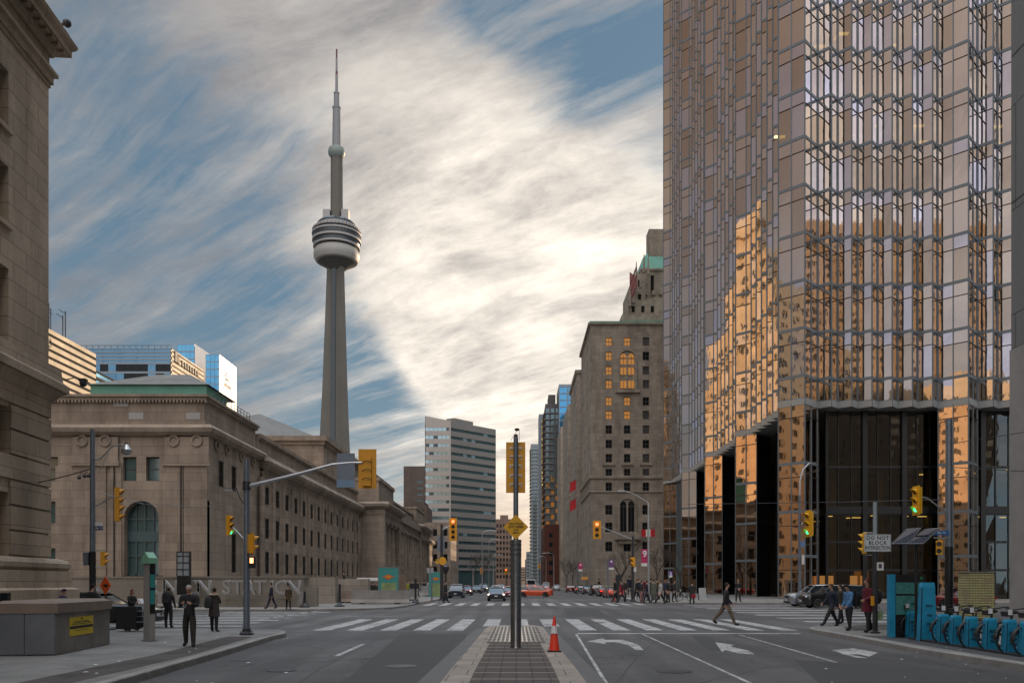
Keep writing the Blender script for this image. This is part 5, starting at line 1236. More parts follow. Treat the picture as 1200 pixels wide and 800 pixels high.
# one asphalt carpet for both streets
sheet('road',[(-260,-60),(260,-60),(260,900),(-260,900)],-.004,asph)
def arc(cx,cy,r,a0,a1,n=10): return [(cx+r*cos(R(a0+(a1-a0)*i/n)),cy+r*sin(R(a0+(a1-a0)*i/n))) for i in range(n+1)]
def sidewalk(poly,edge,mat=None,h=.15,kw=.16):
    """poly ccw pavement; edge = kerb polyline (subset of its border)"""
    b=MB(); b.prism(poly,-.03,h-.012); struct(b.build('sidewalk',mat or m_side))
    k=MB(); n=len(edge); A=[];B=[]
    for i,p in enumerate(edge):
        q0=Vector(edge[max(i-1,0)]); q1=Vector(edge[min(i+1,n-1)]); d=(q1-q0).normalized(); nn=Vector((d.y,-d.x))
        A.append((p[0]+nn.x*.02,p[1]+nn.y*.02)); B.append((p[0]-nn.x*kw,p[1]-nn.y*kw))
    for i in range(n-1):
        a,c,d,e=A[i],A[i+1],B[i+1],B[i]
        k.add([(*a,-.02),(*c,-.02),(*c,h-.02),(*a,h-.02),(*e,h),(*d,h),(a[0]*.9+e[0]*.1,a[1]*.9+e[1]*.1,h),(c[0]*.9+d[0]*.1,c[1]*.9+d[1]*.1,h)],[(0,1,2,3),(3,2,7,6),(6,7,5,4)])
    struct(k.build('kerb',m_kerb))
# near left
nl=[(-6.3,-60),(-6.75,12),(-7.25,20),(-7.7,25.6)]+arc(-11.0,26.9,3.3,-8,84,10)+[(-14,30.6),(-19,31.2),(-200,31.6)]
sidewalk(nl+[(-200,-60)],nl)
# near right
nr=[(200,33.2),(16,33.2)]+arc(14.6,29.2,3.9,92,186,10)+[(10.62,26),(10.3,20.6),(10.45,16.9),(10.6,10),(10.9,-60)]
sidewalk(nr+[(200,-60)],nr)
# far left (station side)
fl=[(-200,52.5),(-22,52.5),(-14,53.5)]+arc(-13.2,60.2,6,-80,-8,8)+[(-7.6,66),(-8.2,90),(-9,140),(-9,420)]
fl=[(-200,52.5),(-18,52.8)]+arc(-14.3,58.8,5.8,-84,-15,8)+[(-8.4,62.5),(-8.3,90),(-9,140),(-9,620)]
sidewalk(list(fl)+[(-200,620)],fl)
# far right (gold tower side)
fr=[(12,620),(12.2,165),(14.2,160),(14.2,100),(12.3,94),(11.6,82)]+arc(15.8,76.2,4.6,190,262,8)+[(19,71.2),(200,71.0)]
sidewalk(fr+[(200,620)],fr)
# median
med=[(-1.36,-20),(-1.30,16),(-1.22,24),(-1.16,30.5)]
nose=[(-1.05,32.4),(-.7,33.2),(.7,33.2),(1.0,32.4)]
mr=[(1.05,30.5),(1.1,24),(1.2,16),(1.3,-20)]
mp_=list(reversed(med+nose+mr))
b=MB(); b.prism(med[:0]+[(1.3,-20)]+[],0,.1) if False else None
poly=[(1.3,-20),(1.2,16),(1.1,24),(1.05,30.5),(1.0,32.4),(.7,33.2),(-.7,33.2),(-1.05,32.4),(-1.16,30.5),(-1.22,24),(-1.30,16),(-1.36,-20)]
b=MB(); b.prism(poly,-.02,.10); struct(b.build('median_slab',m_slab))
b=MB(); b.prism([(x*.62,min(y,23.2)) for x,y in ((1.3,-20),(1.2,16),(1.1,24),(-1.22,24),(-1.3,16),(-1.36,-20))],.1,.105); struct(b.build('median_paving',m_pav))
b=MB()
y=-19.5
while y<23.2: b.box(-.82,.76,y,y+.07,.1,.1085); y+=1.03
struct(b.build('median_joint_bands',m_slab))
# gutters beside the median
b=MB(); b.prism([(1.75,-20),(1.62,16),(1.45,32),(1.0,34),(-1.0,34),(-1.6,32),(-1.78,16),(-1.9,-20)],-.02,.006); struct(b.build('median_gutter',plain('gutter_concrete',(.14,.135,.128),.85,0,.3,1,obj=False)))
# grate
gt=thing('pavement_grate',(0,27,.1),'steel grate of long slots set in the tip of the median','grate')
b=MB(); b.box(-.86,.84,23.4,31.6,.1,.112); b.build('dark_pit',m_black,gt)
b=MB(); 
for i in range(14): x=-.84+i*1.66/13; b.box(x-.025,x+.025,23.4,31.6,.112,.132)
for y in (23.4,24.6,25.8,27,28.3,29.6,30.9,31.55): b.box(-.86,.84,y-.03,y+.03,.1125,.128)
b.build('grate_bars',m_steel,gt)
# markings
mk=lambda name,poly,z=.0: sheet(name,poly,z,m_white)
def par(px0,px1,y0,y1): pass
stripes=[]
for i in range(15):
    px=362+39.2*i+ (0 if i<6 else 0)
    x0=xa(px+4,31.4); w=.66
    if -1.25<x0+.3<1.2 and False: continue
    mk('crosswalk_stripe',[(x0,31.4),(x0+w,31.4),(x0+w,41),(x0,41)] if not(-1.7<x0<1.3) else [(x0,34.3),(x0+w,34.3),(x0+w,41),(x0,41)])
for i in range(15):
    x0=-7.6+1.28*i
    mk('crosswalk_stripe',[(x0,66),(x0+.6,66),(x0+.6,74),(x0,74)] if i<13 else [(x0,68),(x0+.6,68),(x0+.6,74),(x0,74)])
for i in range(7):
    y0=34.2+2.75*i
    mk('crosswalk_stripe',[(-18.2,y0),(-11.6-.25*(i%2),y0),(-11.6,y0+.75),(-18.2,y0+.75)])
for i in range(8):
    y0=38+4.0*i
    mk('crosswalk_stripe',[(13.6,y0),(22.5,y0),(22.5,y0+1.0),(13.6,y0+1.0)])
mk('stop_line',[(2.2,29.2),(10.2,29.3),(10.2,29.65),(2.2,29.65)],.0)
mk('crossing_edge_line',[(-9,31.0),(-2,31.0),(-2,31.1),(-9,31.1)])
mk('lane_line',[(1.56,14),(1.63,14),(2.17,29.1),(2.09,29.1)])
def lineP(a,b_,w,name='lane_line'):
    A=Vector(gp(*a)); B=Vector(gp(*b_)); d=(B-A).normalized(); n=Vector((-d.y,d.x))*w/2
    mk(name,[tuple(A-n),tuple(B-n),tuple(B+n),tuple(A+n)][::-1])
lineP((752,742),(880,800),.08); lineP((866,743),(980,775.5),.08); lineP((394,768),(426,754),.14)
lineP((404,722),(421,722),.25,'lane_line'); lineP((439,722),(459,722),.25,'lane_line')
lineP((300,726),(396,712),.12,'crossing_edge_line')
lineP((533,698),(566,690),.2,'lane_line')
def arrow(cx,cy,flip,name):
    # left-turn / straight arrow pointing left, drawn on the road
    pts=[(-.15,-1.6),(.15,-1.6),(.15,.2),(-.3,1.0),(-.9,1.2),(-.9,1.6),(-1.7,.95),(-.9,.3),(-.9,.75),(-.45,.6),(-.15,.1)]
    mk(name,[(cx+x*flip*1.15,cy+y*1.3) for x,y in (pts if flip<0 else pts)][::(1 if flip>0 else -1)])
def arrowP(pts): mk('turn_arrow',[gp(*p) for p in pts])
arrowP([(688,751),(708,747),(708,749),(730,749),(748,755),(754,761),(745,761),(736,755),(722,752),(709,752),(710,754)][::-1])
arrowP([(838,752),(860,755),(856,757),(878,762),(884,766),(866,765),(850,761),(846,763)][::-1])
arrowP([(973,761),(1000,759),(1029,764),(1018,769),(1008,766),(996,766),(1018,770.5),(1004,770),(988,766),(984,764)][::-1])
# dark brick band along the near-left kerb and stained pavers
def strip(name,poly,h,mat): b=MB(); b.add([(x,y,h) for x,y in poly],[tuple(range(len(poly)))]); struct(b.build(name,mat))
strip('paving_band',[(-6.9,-20),(-7.5,19),(-8.2,25.5),(-9.0,25.5),(-8.4,19),(-7.9,-20)][::-1],.1425,m_pavd)
strip('paving_band',[(12.0,29),(16,29),(16,33),(13.8,32.8),(12.4,31.2)],.1425,m_pavd)
strip('paving_band',[(10.75,16),(12.9,16),(13.1,26),(10.95,26)],.1425,pavement('dark_station_paving',(.085,.085,.085),.6,.6,.01,.3))
# drains and covers
for (px,py,r,lab) in ((1000,722,.45,'round iron cover in the road near the right corner'),(470,780,.35,'round iron cover in the left lanes')):
    x,y=gp(px,py); t=MB().lathe([(r,0.001),(r,.006),(r*.9,.008)],(x,y,0),24).build('manhole_cover',m_darkm); tag(t,lab,'manhole cover')
rl=random.Random(5)
lt=MB()
for i in range(60):
    px=rl.choice([rl.uniform(100,340),rl.uniform(960,1200)]); py=rl.uniform(745,800)
    x,y=gp(px,py,.15); 
    if -6.5<x<10.6: z=.004
    else: z=.15
    s=rl.uniform(.02,.06); a=rl.uniform(0,3); lt.add([(x+s*cos(a),y+s*sin(a),z+.01),(x-s*sin(a),y+s*cos(a),z+.02),(x-s*cos(a),y-s*sin(a),z+.01)],[(0,1,2)])
o=lt.build('scattered_litter',m_refl); o['kind']='stuff'

m_patch=plain('dark_asphalt_patch',(.06,.058,.056),.85,0,.3,2,obj=False); m_patch2=plain('pale_asphalt_patch',(.125,.12,.115),.85,0,.25,1.5,obj=False)
PZ=[0]
def patch(pts,m): PZ[0]+=1; sheet('asphalt_patch',[gp(*p) for p in pts][::-1],-.0035+.00035*PZ[0],m)
patch([(930,772),(1215,792),(1260,840),(960,800)],m_patch); patch([(470,742),(548,742),(520,800),(400,800)],m_patch)
patch([(660,712),(700,712),(712,722),(664,722)],m_patch); patch([(250,722),(330,720),(300,729),(205,731)],m_patch2); patch([(810,745),(830,745),(856,762),(832,762)],m_patch)
patch([(880,716),(935,716),(950,721),(890,721)],m_patch2)
def crackline(pts,w=.035):
    P_=[Vector(gp(*p)) for p in pts]; b=MB()
    for a,c in zip(P_[:-1],P_[1:]):
        k=4; prev=a
        for i in range(1,k+1):
            q=a.lerp(c,i/k)+(Vector((rl.uniform(-.06,.06),rl.uniform(-.1,.1))) if i<k else Vector((0,0))); d=(q-prev).normalized(); n=Vector((-d.y,d.x))*w/2
            b.quad((prev.x-n.x,prev.y-n.y,-.001),(q.x-n.x,q.y-n.y,-.001),(q.x+n.x,q.y+n.y,-.001),(prev.x+n.x,prev.y+n.y,-.001)); prev=q
    struct(b.build('sealed_crack',m_patch))
for c_ in ([(350,800),(400,770),(450,745),(480,728)],[(720,800),(745,770),(770,748)],[(560,716),(640,718),(760,715),(860,718)],[(1010,790),(940,768),(900,750)],[(240,760),(330,752),(380,760)],[(300,800),(360,775),(500,768)],[(820,800),(905,780),(1000,775)]): crackline(c_)
for (px,py,r,lab) in ((700,729,.4,'iron cover in the crossing right of the median'),(790,786,.36,'iron cover between the arrows on the right'),(620,713,.4,'iron cover in the middle of the intersection'),(330,785,.3,'small iron cover near the left kerb')):
    x,y=gp(px,py); t=MB().lathe([(r,0.001),(r,.006),(r*.9,.008)],(x,y,0),24).build('manhole_cover',m_darkm); tag(t,lab,'manhole cover')
# ------------------------------------------------------------ vehicles
m_tyre=m_rubber; m_rim=plain('alloy_rim',(.35,.35,.36),.3,.9,.15,6); m_cglass=glassmat('car_glass',(.015,.02,.022),.03,0,0.0,1,spec=1.0); m_plate=plain('number_plate',(.6,.6,.62),.4,0,.1,9); m_trim=plain('black_trim',(.02,.02,.022),.5,0,.1,5)
def paint(name,col,metal=.3):
    m,N,L=newmat(name); v=coord(N,'obj'); n=noise(N,L,v,3,3); c=mix(N,L,1.0,col,ramp(N,L,n,[(.3,.9),(.7,1.0)]),'MULTIPLY'); finish(N,L,c,.28,metal,coat=1.0); return m
CARM={}
def car(label,loc,rz,body,kind='sedan',cat='car',lit=False,tail=False,body2=None,det=True,name='parked_car',L_=None,group=None,roofsign=False,plate=True):
    P=dict(sedan=(4.7,.92,1.45),suv=(4.7,.95,1.70),hatch=(4.2,.9,1.5),van=(5.2,1.0,2.1))[kind]; L=L_ or P[0]; hw=P[1]; H=P[2]
    t=thing(name,loc,label,cat,group,rz)
    fx,rx=L/2,-L/2; wr=.33 if kind!='suv' else .37; wx=(fx-.92,rx+.88)
    belt={'sedan':.92,'suv':1.08,'hatch':.95,'van':1.15}[kind]; hood={'sedan':.86,'suv':1.03,'hatch':.92,'van':1.1}[kind]; deck={'sedan':1.0,'suv':1.08,'hatch':1.0,'van':1.15}[kind]
    wsb={'sedan':.85,'suv':1.0,'hatch':1.0,'van':1.7}[kind]; rsb={'sedan':-1.55,'suv':-2.15,'hatch':-1.9,'van':-2.5}[kind]; rf={'sedan':.15,'suv':.35,'hatch':.35,'van':1.15}[kind]; rr={'sedan':-1.0,'suv':-1.8,'hatch':-1.45,'van':-2.4}[kind]
    def topz(x):
        if x>wsb: u=(x-wsb)/(fx-wsb); return belt-(belt-hood)*u-.16*max(0,(u-.72)/.28)**2
        if x<rsb: u=(rsb-x)/(rsb-rx+1e-6) if rsb!=rx else 0; return belt+(deck-belt)*min(1,u*3)-.12*max(0,(u-.8)/.2)**2
        return belt
    def half(x):
        u=abs(x)/(L/2); return hw*(1-.16*max(0,(u-.78)/.22)**2-.02*u)
    xs=sorted(set([rx,rx+.05,rx+.18]+[rx+L*i/34 for i in range(1,34)]+[fx-.18,fx-.05,fx]+[w+s*wr*1.13 for w in wx for s in(-1,1)]+[wsb,rsb]))
    rings=[]
    for x in xs:
        sill=.2 if rx+.2<x<fx-.2 else .26; za_=sill+.04
        for w in wx:
            d=abs(x-w); r=wr*1.15
            if d<r: za_=max(za_,wr+sqrt(r*r-d*d))
        h=half(x); tz=topz(x); mid=max(za_+.02,.55); e=min(1,(min(x-rx,fx-x))/.05) ; hh=h*(.93+.07*e)
        za_=min(za_,tz-.1); mid=max(za_+.02,min(.6,tz-.1))
        rings.append([(x,0,sill),(x,hh-.25,sill),(x,hh-.24,za_-.005),(x,hh-.02,za_),(x,hh,mid),(x,hh-.015,tz-.14),(x,hh-.07,tz-.03),(x,hh-.2,tz+.015),(x,0,tz+.035),
             (x,-(hh-.2),tz+.015),(x,-(hh-.07),tz-.03),(x,-(hh-.015),tz-.14),(x,-hh,mid),(x,-(hh-.02),za_),(x,-(hh-.24),za_-.005),(x,-(hh-.25),sill)])
    b=MB(); b.loft(rings); bo=b.build('body',body,t,smooth=True,world=False)
    # cabin
    zb=belt+.0; zt=H; wb=hw-.1; wt=hw-.3
    A=[(wsb+.02,wb-.06,zb),(rsb-.02,wb-.06,zb+.02)]; 
    pts={'wl':(wsb,wb,zb),'wr':(wsb,-wb,zb),'rl':(rsb,wb,zb),'rr':(rsb,-wb,zb),'tfl':(rf,wt,zt-.06),'tfr':(rf,-wt,zt-.06),'trl':(rr,wt,zt-.08),'trr':(rr,-wt,zt-.08)}
    g=MB(); q=pts; g.quad(q['wl'],q['wr'],q['tfr'],q['tfl']); o=g.build('windscreen',m_cglass,t,world=False)
    g=MB(); g.quad(q['rr'],q['rl'],q['trl'],q['trr']); g.build('rear_window',m_cglass,t,world=False)
    for s in (1,-1):
        g=MB(); a=(wsb,s*wb,zb);c=(rsb,s*wb,zb);d=(rr,s*wt,zt-.08);e=(rf,s*wt,zt-.06)
        g.add([a,c,d,e],[(0,1,2,3) if s<0 else (3,2,1,0)]); g.build('side_window',m_cglass,t,world=False)
    r=MB(); rg=[]
    for x,z in ((rf+.12,zt-.08),(rf,zt-.03),((rf+rr)/2,zt),(rr,zt-.05),(rr-.1,zt-.09)):
        rg.append([(x,wt+.02,z-.05),(x,wt-.02,z),(x,0,z+.03),(x,-wt+.02,z),(x,-wt-.02,z-.05)])
    r.loft(rg,close=False); 
    for s in (1,-1):
        for (a,c) in (((wsb,wb),(rf,wt)),((rsb,wb),(rr,wt))): r.tube((a[0],s*a[1],zb),(c[0],s*c[1],zt-.06),.035,n=6)
        mx=(wsb+rsb)/2-.1; r.tube((mx,s*(wb+.0),zb),(mx-.03,s*(wt+.01),zt-.06),.035,n=6)
    r.build('roof',body2 or body,t,smooth=True,world=False)
    for w in wx:
        for s in (1,-1):
            y=s*(hw-.13); b=MB(); b.lathe([(wr-.07,-.11),(wr-.02,-.11),(wr,-.08),(wr,.08),(wr-.02,.11),(wr-.07,.11)],(w,0,0),20,'y'); 
            wl=b.build('wheel',m_tyre,t,smooth=True,world=False); wl.location=(0,y,wr)
            k=MB(); k.lathe([(.02,.1*1),(wr-.1,.1),(wr-.07,.115),(wr-.07,-.115),(wr-.1,-.1),(.02,-.1)],(w,0,0),14,'y')
            for i in range(5):
                a_=2*pi*i/5; 
            k.build('rim',m_rim,wl,world=False)
    hm=m_head if lit else m_headoff
    for s in (1,-1):
        b=MB(); y=s*(hw*.74); z=hood-.2; b.lathe([(.001,.0),(.10,.0),(.085,.05),(.04,.07)],(fx-.10,y,z),12,'x'); b.v=[(x,y+(yy-y)*1.7,zz) for x,yy,zz in b.v]; b.build('headlight',hm,t,smooth=True,world=False)
        b=MB(); z=deck-.22 if kind!='suv' else 1.0; b.box(rx-.01,rx+.16,s*(hw*.92),s*(hw*.62),z-.09,z+.07); b.build('tail_light',m_tail if tail else m_tailoff,t,world=False)
        b=MB(); b.sphere((wsb-.1,s*(hw+.08),belt+.05),.1,8,6,(.6,1,.7)); b.build('wing_mirror',body,t,smooth=True,world=False)
    b=MB(); b.box(fx-.03,fx+.02,-.42,.42,hood-.36,hood-.17); b.build('grille',m_trim,t,world=False)
    b=MB(); b.box(fx-.06,fx+.03,-.7,.7,.27,.42); b.build('front_bumper',m_trim,t,world=False); b=MB(); b.box(rx-.03,rx+.06,-.7,.7,.3,.42); b.build('rear_bumper',m_trim,t,world=False)
    for (x0,x1) in (((fx+.021,fx+.035),) if plate else ())+((rx-.035,rx-.011),):
        b=MB(); b.box(x0,x1,-.16,.16,.46,.58); b.build('number_plate',m_plate,t,world=False)
    if roofsign: b=MB(); b.prof([(-.28,0),(.28,0),(.22,.14),(-.22,.14)],-.08,.08,'x'); b.v=[(x-.2,y,z+zt+.03) for x,y,z in b.v]; b.build('roof_sign',m_refl,t,world=False)
    return t
k_black=paint('black_car_paint',(.012,.012,.014)); k_navy=paint('navy_car_paint',(.02,.028,.05)); k_sil=paint('silver_blue_paint',(.30,.34,.38),.6); k_or=paint('orange_taxi_paint',(.55,.065,.015),.1); k_red=paint('red_car_paint',(.32,.02,.02),.3); k_dred=paint('dark_red_paint',(.16,.012,.018),.4)
k_teal=paint('teal_taxi_paint',(.02,.14,.16),.2); k_wht=paint('white_car_paint',(.55,.56,.58),.1); k_gry=paint('grey_car_paint',(.09,.095,.1),.5); k_cream=paint('cream_taxi_paint',(.5,.42,.32),.1)
def cpx(px,py): x,y=gp(px,py); return (x,y,0)
# front = +x of the car; rz: -90 faces the camera, 90 faces away, 0 faces right, 180 faces left
car('black taxi side-on behind the vent box with pale roof',(-17.0,33.4,0),R(2),k_black,'sedan',lit=False,name='black_car',roofsign=True)
car('dark blue sedan with glowing headlights coming toward the median pole',(xa(582,84.5),84.5,0),R(-90),k_navy,'sedan',lit=True,name='oncoming_car')
car('dark blue SUV waiting at the far crossing beside the woman in the long dress',(xa(533,99),102,0),R(-90),k_navy,'suv',name='oncoming_car')
car('dark red sedan with a lit lamp queued behind the dark blue SUV',(xa(546.5,124),124,0),R(-90),k_dred,'sedan',lit=True,name='oncoming_car')
car('red sedan tailgating the dark blue sedan left of the median pole',(xa(596,93)+.15,95,0),R(-90),k_red,'sedan',name='oncoming_car')
car('grey car with bright roof beyond the dark blue sedan',(xa(581,140),140,0),R(-88),k_wht,'sedan',lit=False,tail=True,name='oncoming_car')
car('orange sedan taxi turning side-on behind the median pole',(xa(627,104)+.0,106,0),R(172),k_or,'sedan',cat='taxi',name='orange_taxi')
car('orange taxi with red tail lights, nearest of the parked row at the right kerb',(12.0,103,0),R(92),k_or,'sedan',cat='taxi',tail=True,name='parked_taxi',body2=k_cream,group='cars parked along the hotel kerb')
car('dark red taxi with pale roof second in the parked row',(12.05,112,0),R(91),k_dred,'sedan',cat='taxi',tail=True,name='parked_taxi',body2=k_cream,group='cars parked along the hotel kerb')
car('black sedan third in the parked row',(11.9,122,0),R(91),k_black,'suv',name='parked_car',group='cars parked along the hotel kerb')
car('grey sedan fourth in the parked row',(11.7,134,0),R(90),k_gry,'sedan',name='parked_car',group='cars parked along the hotel kerb')
car('black hatchback with red lamp fifth in the parked row',(11.4,147,0),R(90),k_black,'hatch',tail=True,name='parked_car',group='cars parked along the hotel kerb')
car('dark red hatchback at the far end of the parked row',(10.6,161,0),R(90),k_dred,'hatch',name='parked_car',group='cars parked along the hotel kerb')
car('white car far down the street, right of the orange taxi roof',(10.0,205,0),R(90),k_wht,'sedan',name='distant_car')
car('white van far down the street behind the white cars',(8.2,225,0),R(90),k_wht,'van',name='distant_van',cat='van')
car('white sedan far down the street with red lamps lit',(6.6,190,0),R(90),k_wht,'sedan',tail=True,name='distant_car')
car('silver car far down the street nearest the orange taxi',(5.1,178,0),R(90),k_sil,'sedan',tail=True,name='distant_car')
car('dark car far down the street in the left lanes',(-6.4,160,0),R(-90),k_gry,'suv',name='distant_car',lit=True)
car('black car far down the left kerb behind the SUV queue',(-7.0,145,0),R(-90),k_black,'sedan',name='distant_car')
car('white car far down the left lanes near the striped office',(-4.0,215,0),R(-90),k_wht,'sedan',name='distant_car',lit=True)
car('silver compact SUV nose-left in front of the black glass',(xa(958,63),63.2,0),R(180),k_sil,'suv',name='silver_suv',L_=4.6)
car('black SUV with amber lamp nose-left beside the suited man',(xa(983,58.6),59.6,0),R(180),k_black,'suv',name='black_suv')
car('dark red sedan behind the grey-blue pole and plaid cabinet',(xa(1131,57.5),58.5,0),R(180),k_dred,'sedan',name='red_sedan',L_=4.6)
# white city bus far down the street
t=thing('city_bus',(4.2,232,0),'white city bus with red lamps far down the street','bus',rz=0)
b=MB(); b.prof([(-1.25,.35),(1.25,.35),(1.25,2.7),(1.05,3.0),(-1.05,3.0),(-1.25,2.7)],0,11,'y'); b.build('body',k_wht,t,world=False)
b=MB(); b.box(-1.05,1.05,-.03,.0,1.5,2.6); b.build('rear_window',m_cglass,t,world=False)
for s in (-1,1):
    b=MB(); b.box(s*1.1,s*.85,-.04,.0,1.0,1.3); b.build('tail_light',m_tail,t,world=False)
    b=MB(); b.box(s*1.251,s*1.26,.8,10,1.4,2.5); b.build('side_window',m_cglass,t,world=False)
    for y in (2.5,8.5): b=MB(); b.lathe([(.2,-.13),(.48,-.13),(.48,.13),(.2,.13)],(s*1.1,y,.48),16,'x'); b.build('wheel',m_tyre,t,world=False)
# ------------------------------------------------------------ signals, signs, street furniture
def tform(mb,rz,loc):
    M=Matrix.Translation(loc)@Matrix.Rotation(rz,4,'Z'); o=MB(); o.v=[tuple(M@Vector(v)) for v in mb.v]; o.f=mb.f; o.m=mb.m; return o
def signal(root,loc,rz,n=3,sz=1.2,lit=0,back=True,name='signal_head',ped=False,hoods=True,yel=None):
    """n-section head, centre at loc (root coordinates), lenses face local -y"""
    yel=yel or m_yel
    u=sz/(n+.35); w=u*.42
    h=MB(); h.box(-w,w,0,u*.55,-sz/2+u*.15,sz/2-u*.15)
    if back: h.box(-w*1.75,w*1.75,.04*u,.10*u,-sz/2,sz/2)
    o=h.build(name,yel,None); o.parent=root; o.location=loc; o.rotation_euler=(0,0,rz)
    for i in range(n):
        z=sz/2-u*(.68+i)
        l=MB(); l.lathe([(.001,-.005),(u*.31,-.005),(u*.31,.02*u)],(0,0,z),16,'y'); l.v=[(x,y-.012,zz) for x,y,zz in l.v]
        m=m_offl
        if lit==i+1: m=m_red_l if i==0 else (m_grn_l if i==n-1 else m_red_l)
        if n==4 and lit==1 and i==0: m=m_red_l
        q=l.build('lens',m,None); q.parent=o
        if hoods:
            v=MB(); k=10
            for j in range(k):
                a0=pi*(-.15+1.3*j/k); a1=pi*(-.15+1.3*(j+1)/k); r=u*.37
                v.quad((r*cos(a0),0,z+r*sin(a0)),(r*cos(a1),0,z+r*sin(a1)),(r*cos(a1),-u*.62*(.35+.65*max(0,sin(a1))),z+r*sin(a1)*.97),(r*cos(a0),-u*.62*(.35+.65*max(0,sin(a0))),z+r*sin(a0)*.97))
            q=v.build('visor',yel,None); q.parent=o
    return o
def pole(root,h,r0,r1,mat,name='pole',dark=0):
    b=MB(); b.tube((0,0,0),(0,0,h),r0,r1,14); b.build(name,mat,root,smooth=True,world=False)
    b=MB(); b.lathe([(r0*2.1,0),(r0*2.1,.05),(r0*1.35,.09),(r0*1.2,.2)],(0,0,0),14); 
    for i in range(4): a=pi/4+i*pi/2; b.tube((r0*1.8*cos(a),r0*1.8*sin(a),.05),(r0*1.8*cos(a),r0*1.8*sin(a),.11),.018,n=6)
    b.build('base_plate',m_darkm,root,world=False)
    if dark: b=MB(); b.tube((0,0,.1),(0,0,dark),r0*1.04,r0*1.03,14); b.build('painted_lower_section',m_black,root,smooth=True,world=False)
def arm(root,pts,r,mat,name='arm'):
    b=MB(); b.path(pts,r,8); return b.build(name,mat,root,smooth=True,world=False)
def lampw(root,loc,mat=None,s=1.0,globe=False):
    b=MB(); 
    if globe: b.lathe([(.06*s,.22*s),(.12*s,.12*s),(.2*s,0),(.17*s,-.14*s),(.05*s,-.2*s)],loc,14); 
    else: b.box(loc[0]-.32*s,loc[0]+.32*s,loc[1]-.13*s,loc[1]+.13*s,loc[2]-.07*s,loc[2]+.07*s)
    b.build('lamp_head',mat or m_galvl,root,smooth=globe,world=False)
# --- median pole
Y=21.6; s=Y/F; x0=xa(604.5,Y)
t=thing('median_signal_pole',(x0,Y,.1),'steel bollard-like pole on the median carrying a yellow signal board and diamond sign','signal pole')
b=MB(); b.lathe([(.155,0),(.15,.02),(.145,.05),(.145,2.78),(.15,2.8),(.15,2.84),(.1,2.86)],(0,0,0),32); b.build('steel_bollard',m_steel,t,smooth=True,world=False)
b=MB(); 
for z in (2.45,2.58,2.71): b.lathe([(.146,z-.012),(.151,z-.01),(.151,z+.01),(.146,z+.012)],(0,0,0),32)
b.build('steel_bands',m_darkm,t,world=False)
zt_=za(512,Y)-.1; b=MB(); b.tube((0,0,2.8),(0,0,zt_),.068,.062,14); b.build('pole',m_galv,t,smooth=True,world=False)
zc=(za(517,Y)+za(577,Y))/2-.1
b=MB(); b.box(-.26,.25,-.0,.02,zc-.67,zc+.67)
b.v=[(x,y+.08,z) for x,y,z in b.v]; bd=b.build('signal_backboard',m_yel,t,world=False)
b=MB(); b.box(-.14,.14,.10,.32,zc-.6,zc+.6); b.build('signal_housing',m_yel,bd,world=False)
b=MB()
for z in (-.44,-.2,.05,.3,.52):
    b.box(-.17,.17,.06,.08,zc+z-.012,zc+z+.012)
for sx in (-1,1):
    for z in (-.5,-.25,.0,.22,.5): b.tube((sx*.15,.06,zc+z),(sx*.15,.079,zc+z),.018,n=8)
b.build('brackets',m_galvl,bd,world=False)
zd=za(617.5,Y)-.1; r=.33
b=MB(); 
pts=[(0,-r),(r,0),(0,r),(-r,0)]
b.add([(x,-.085,zd+z) for x,z in pts]+[(x,-.073,zd+z) for x,z in pts],[(0,1,2,3),(7,6,5,4),(0,4,5,1),(1,5,6,2),(2,6,7,3),(3,7,4,0)]); sg=b.build('diamond_sign',m_yeld,t,world=False)
for txt,z,sz in (('CAUTION',.085,.085),('LOW RAISED',.005,.07),('4.35',-.075,.075)): text(txt,sz,(0,-.09,zd+z),m_txt,sg,.002,bold=.0015)
b=MB(); b.add([(-.09,-.09,zd-.15),(-.03,-.09,zd-.12),(-.03,-.09,zd-.14),(.09,-.09,zd-.14),(.09,-.09,zd-.16),(-.03,-.09,zd-.16),(-.03,-.09,zd-.18)],[(0,6,5,4,3,2,1)]); b.build('arrow',m_txt,sg,world=False)
b=MB(); b.tube((0,0,zt_),(0,0,zt_+.07),.05,n=10); b.path([(-.14,0,zt_-.1),(0,0,zt_+.12),(.05,0,zt_+.2)],.006,5); b.path([(.09,0,zt_-.1),(.09,0,zt_+.2)],.006,5); b.sphere((.03,0,zt_+.2),.05,10,6,(1.4,1,.8)); b.build('detector_camera',m_brickd,t,world=False)
t=snap(t)
# --- traffic cone
def cone(px,py,hpx,label,hs):
    x,y=gp(px,py,hs); h=hpx*y/F; t=thing('traffic_cone',(x,y,hs),label,'traffic cone','traffic cones')
    b=MB(); b.lathe([(.155*h,.04*h),(.15*h,.06*h),(.035*h,.97*h),(.03*h,h)],(0,0,0),20); b.build('cone',m_cone,t,smooth=True,world=False)
    b=MB(); b.box(-.2*h,.2*h,-.2*h,.2*h,0,.045*h); b.build('base',m_black,t,world=False)
    b=MB(); b.lathe([(.103*h,.52*h),(.074*h,.74*h)],(0,0,0),20); b.v=[(x*1.03,y*1.03,z) for x,y,z in b.v]; b.f=b.f[:-2]; b.m=b.m[:-2]; b.build('reflective_band',m_refl,t,smooth=True,world=False)
cone(649.5,763,41,'tall red-orange cone with grey band on the median right of the steel pole',.1)
cone(719.5,704,10,'small orange cone on the road behind the crossing couple',0)
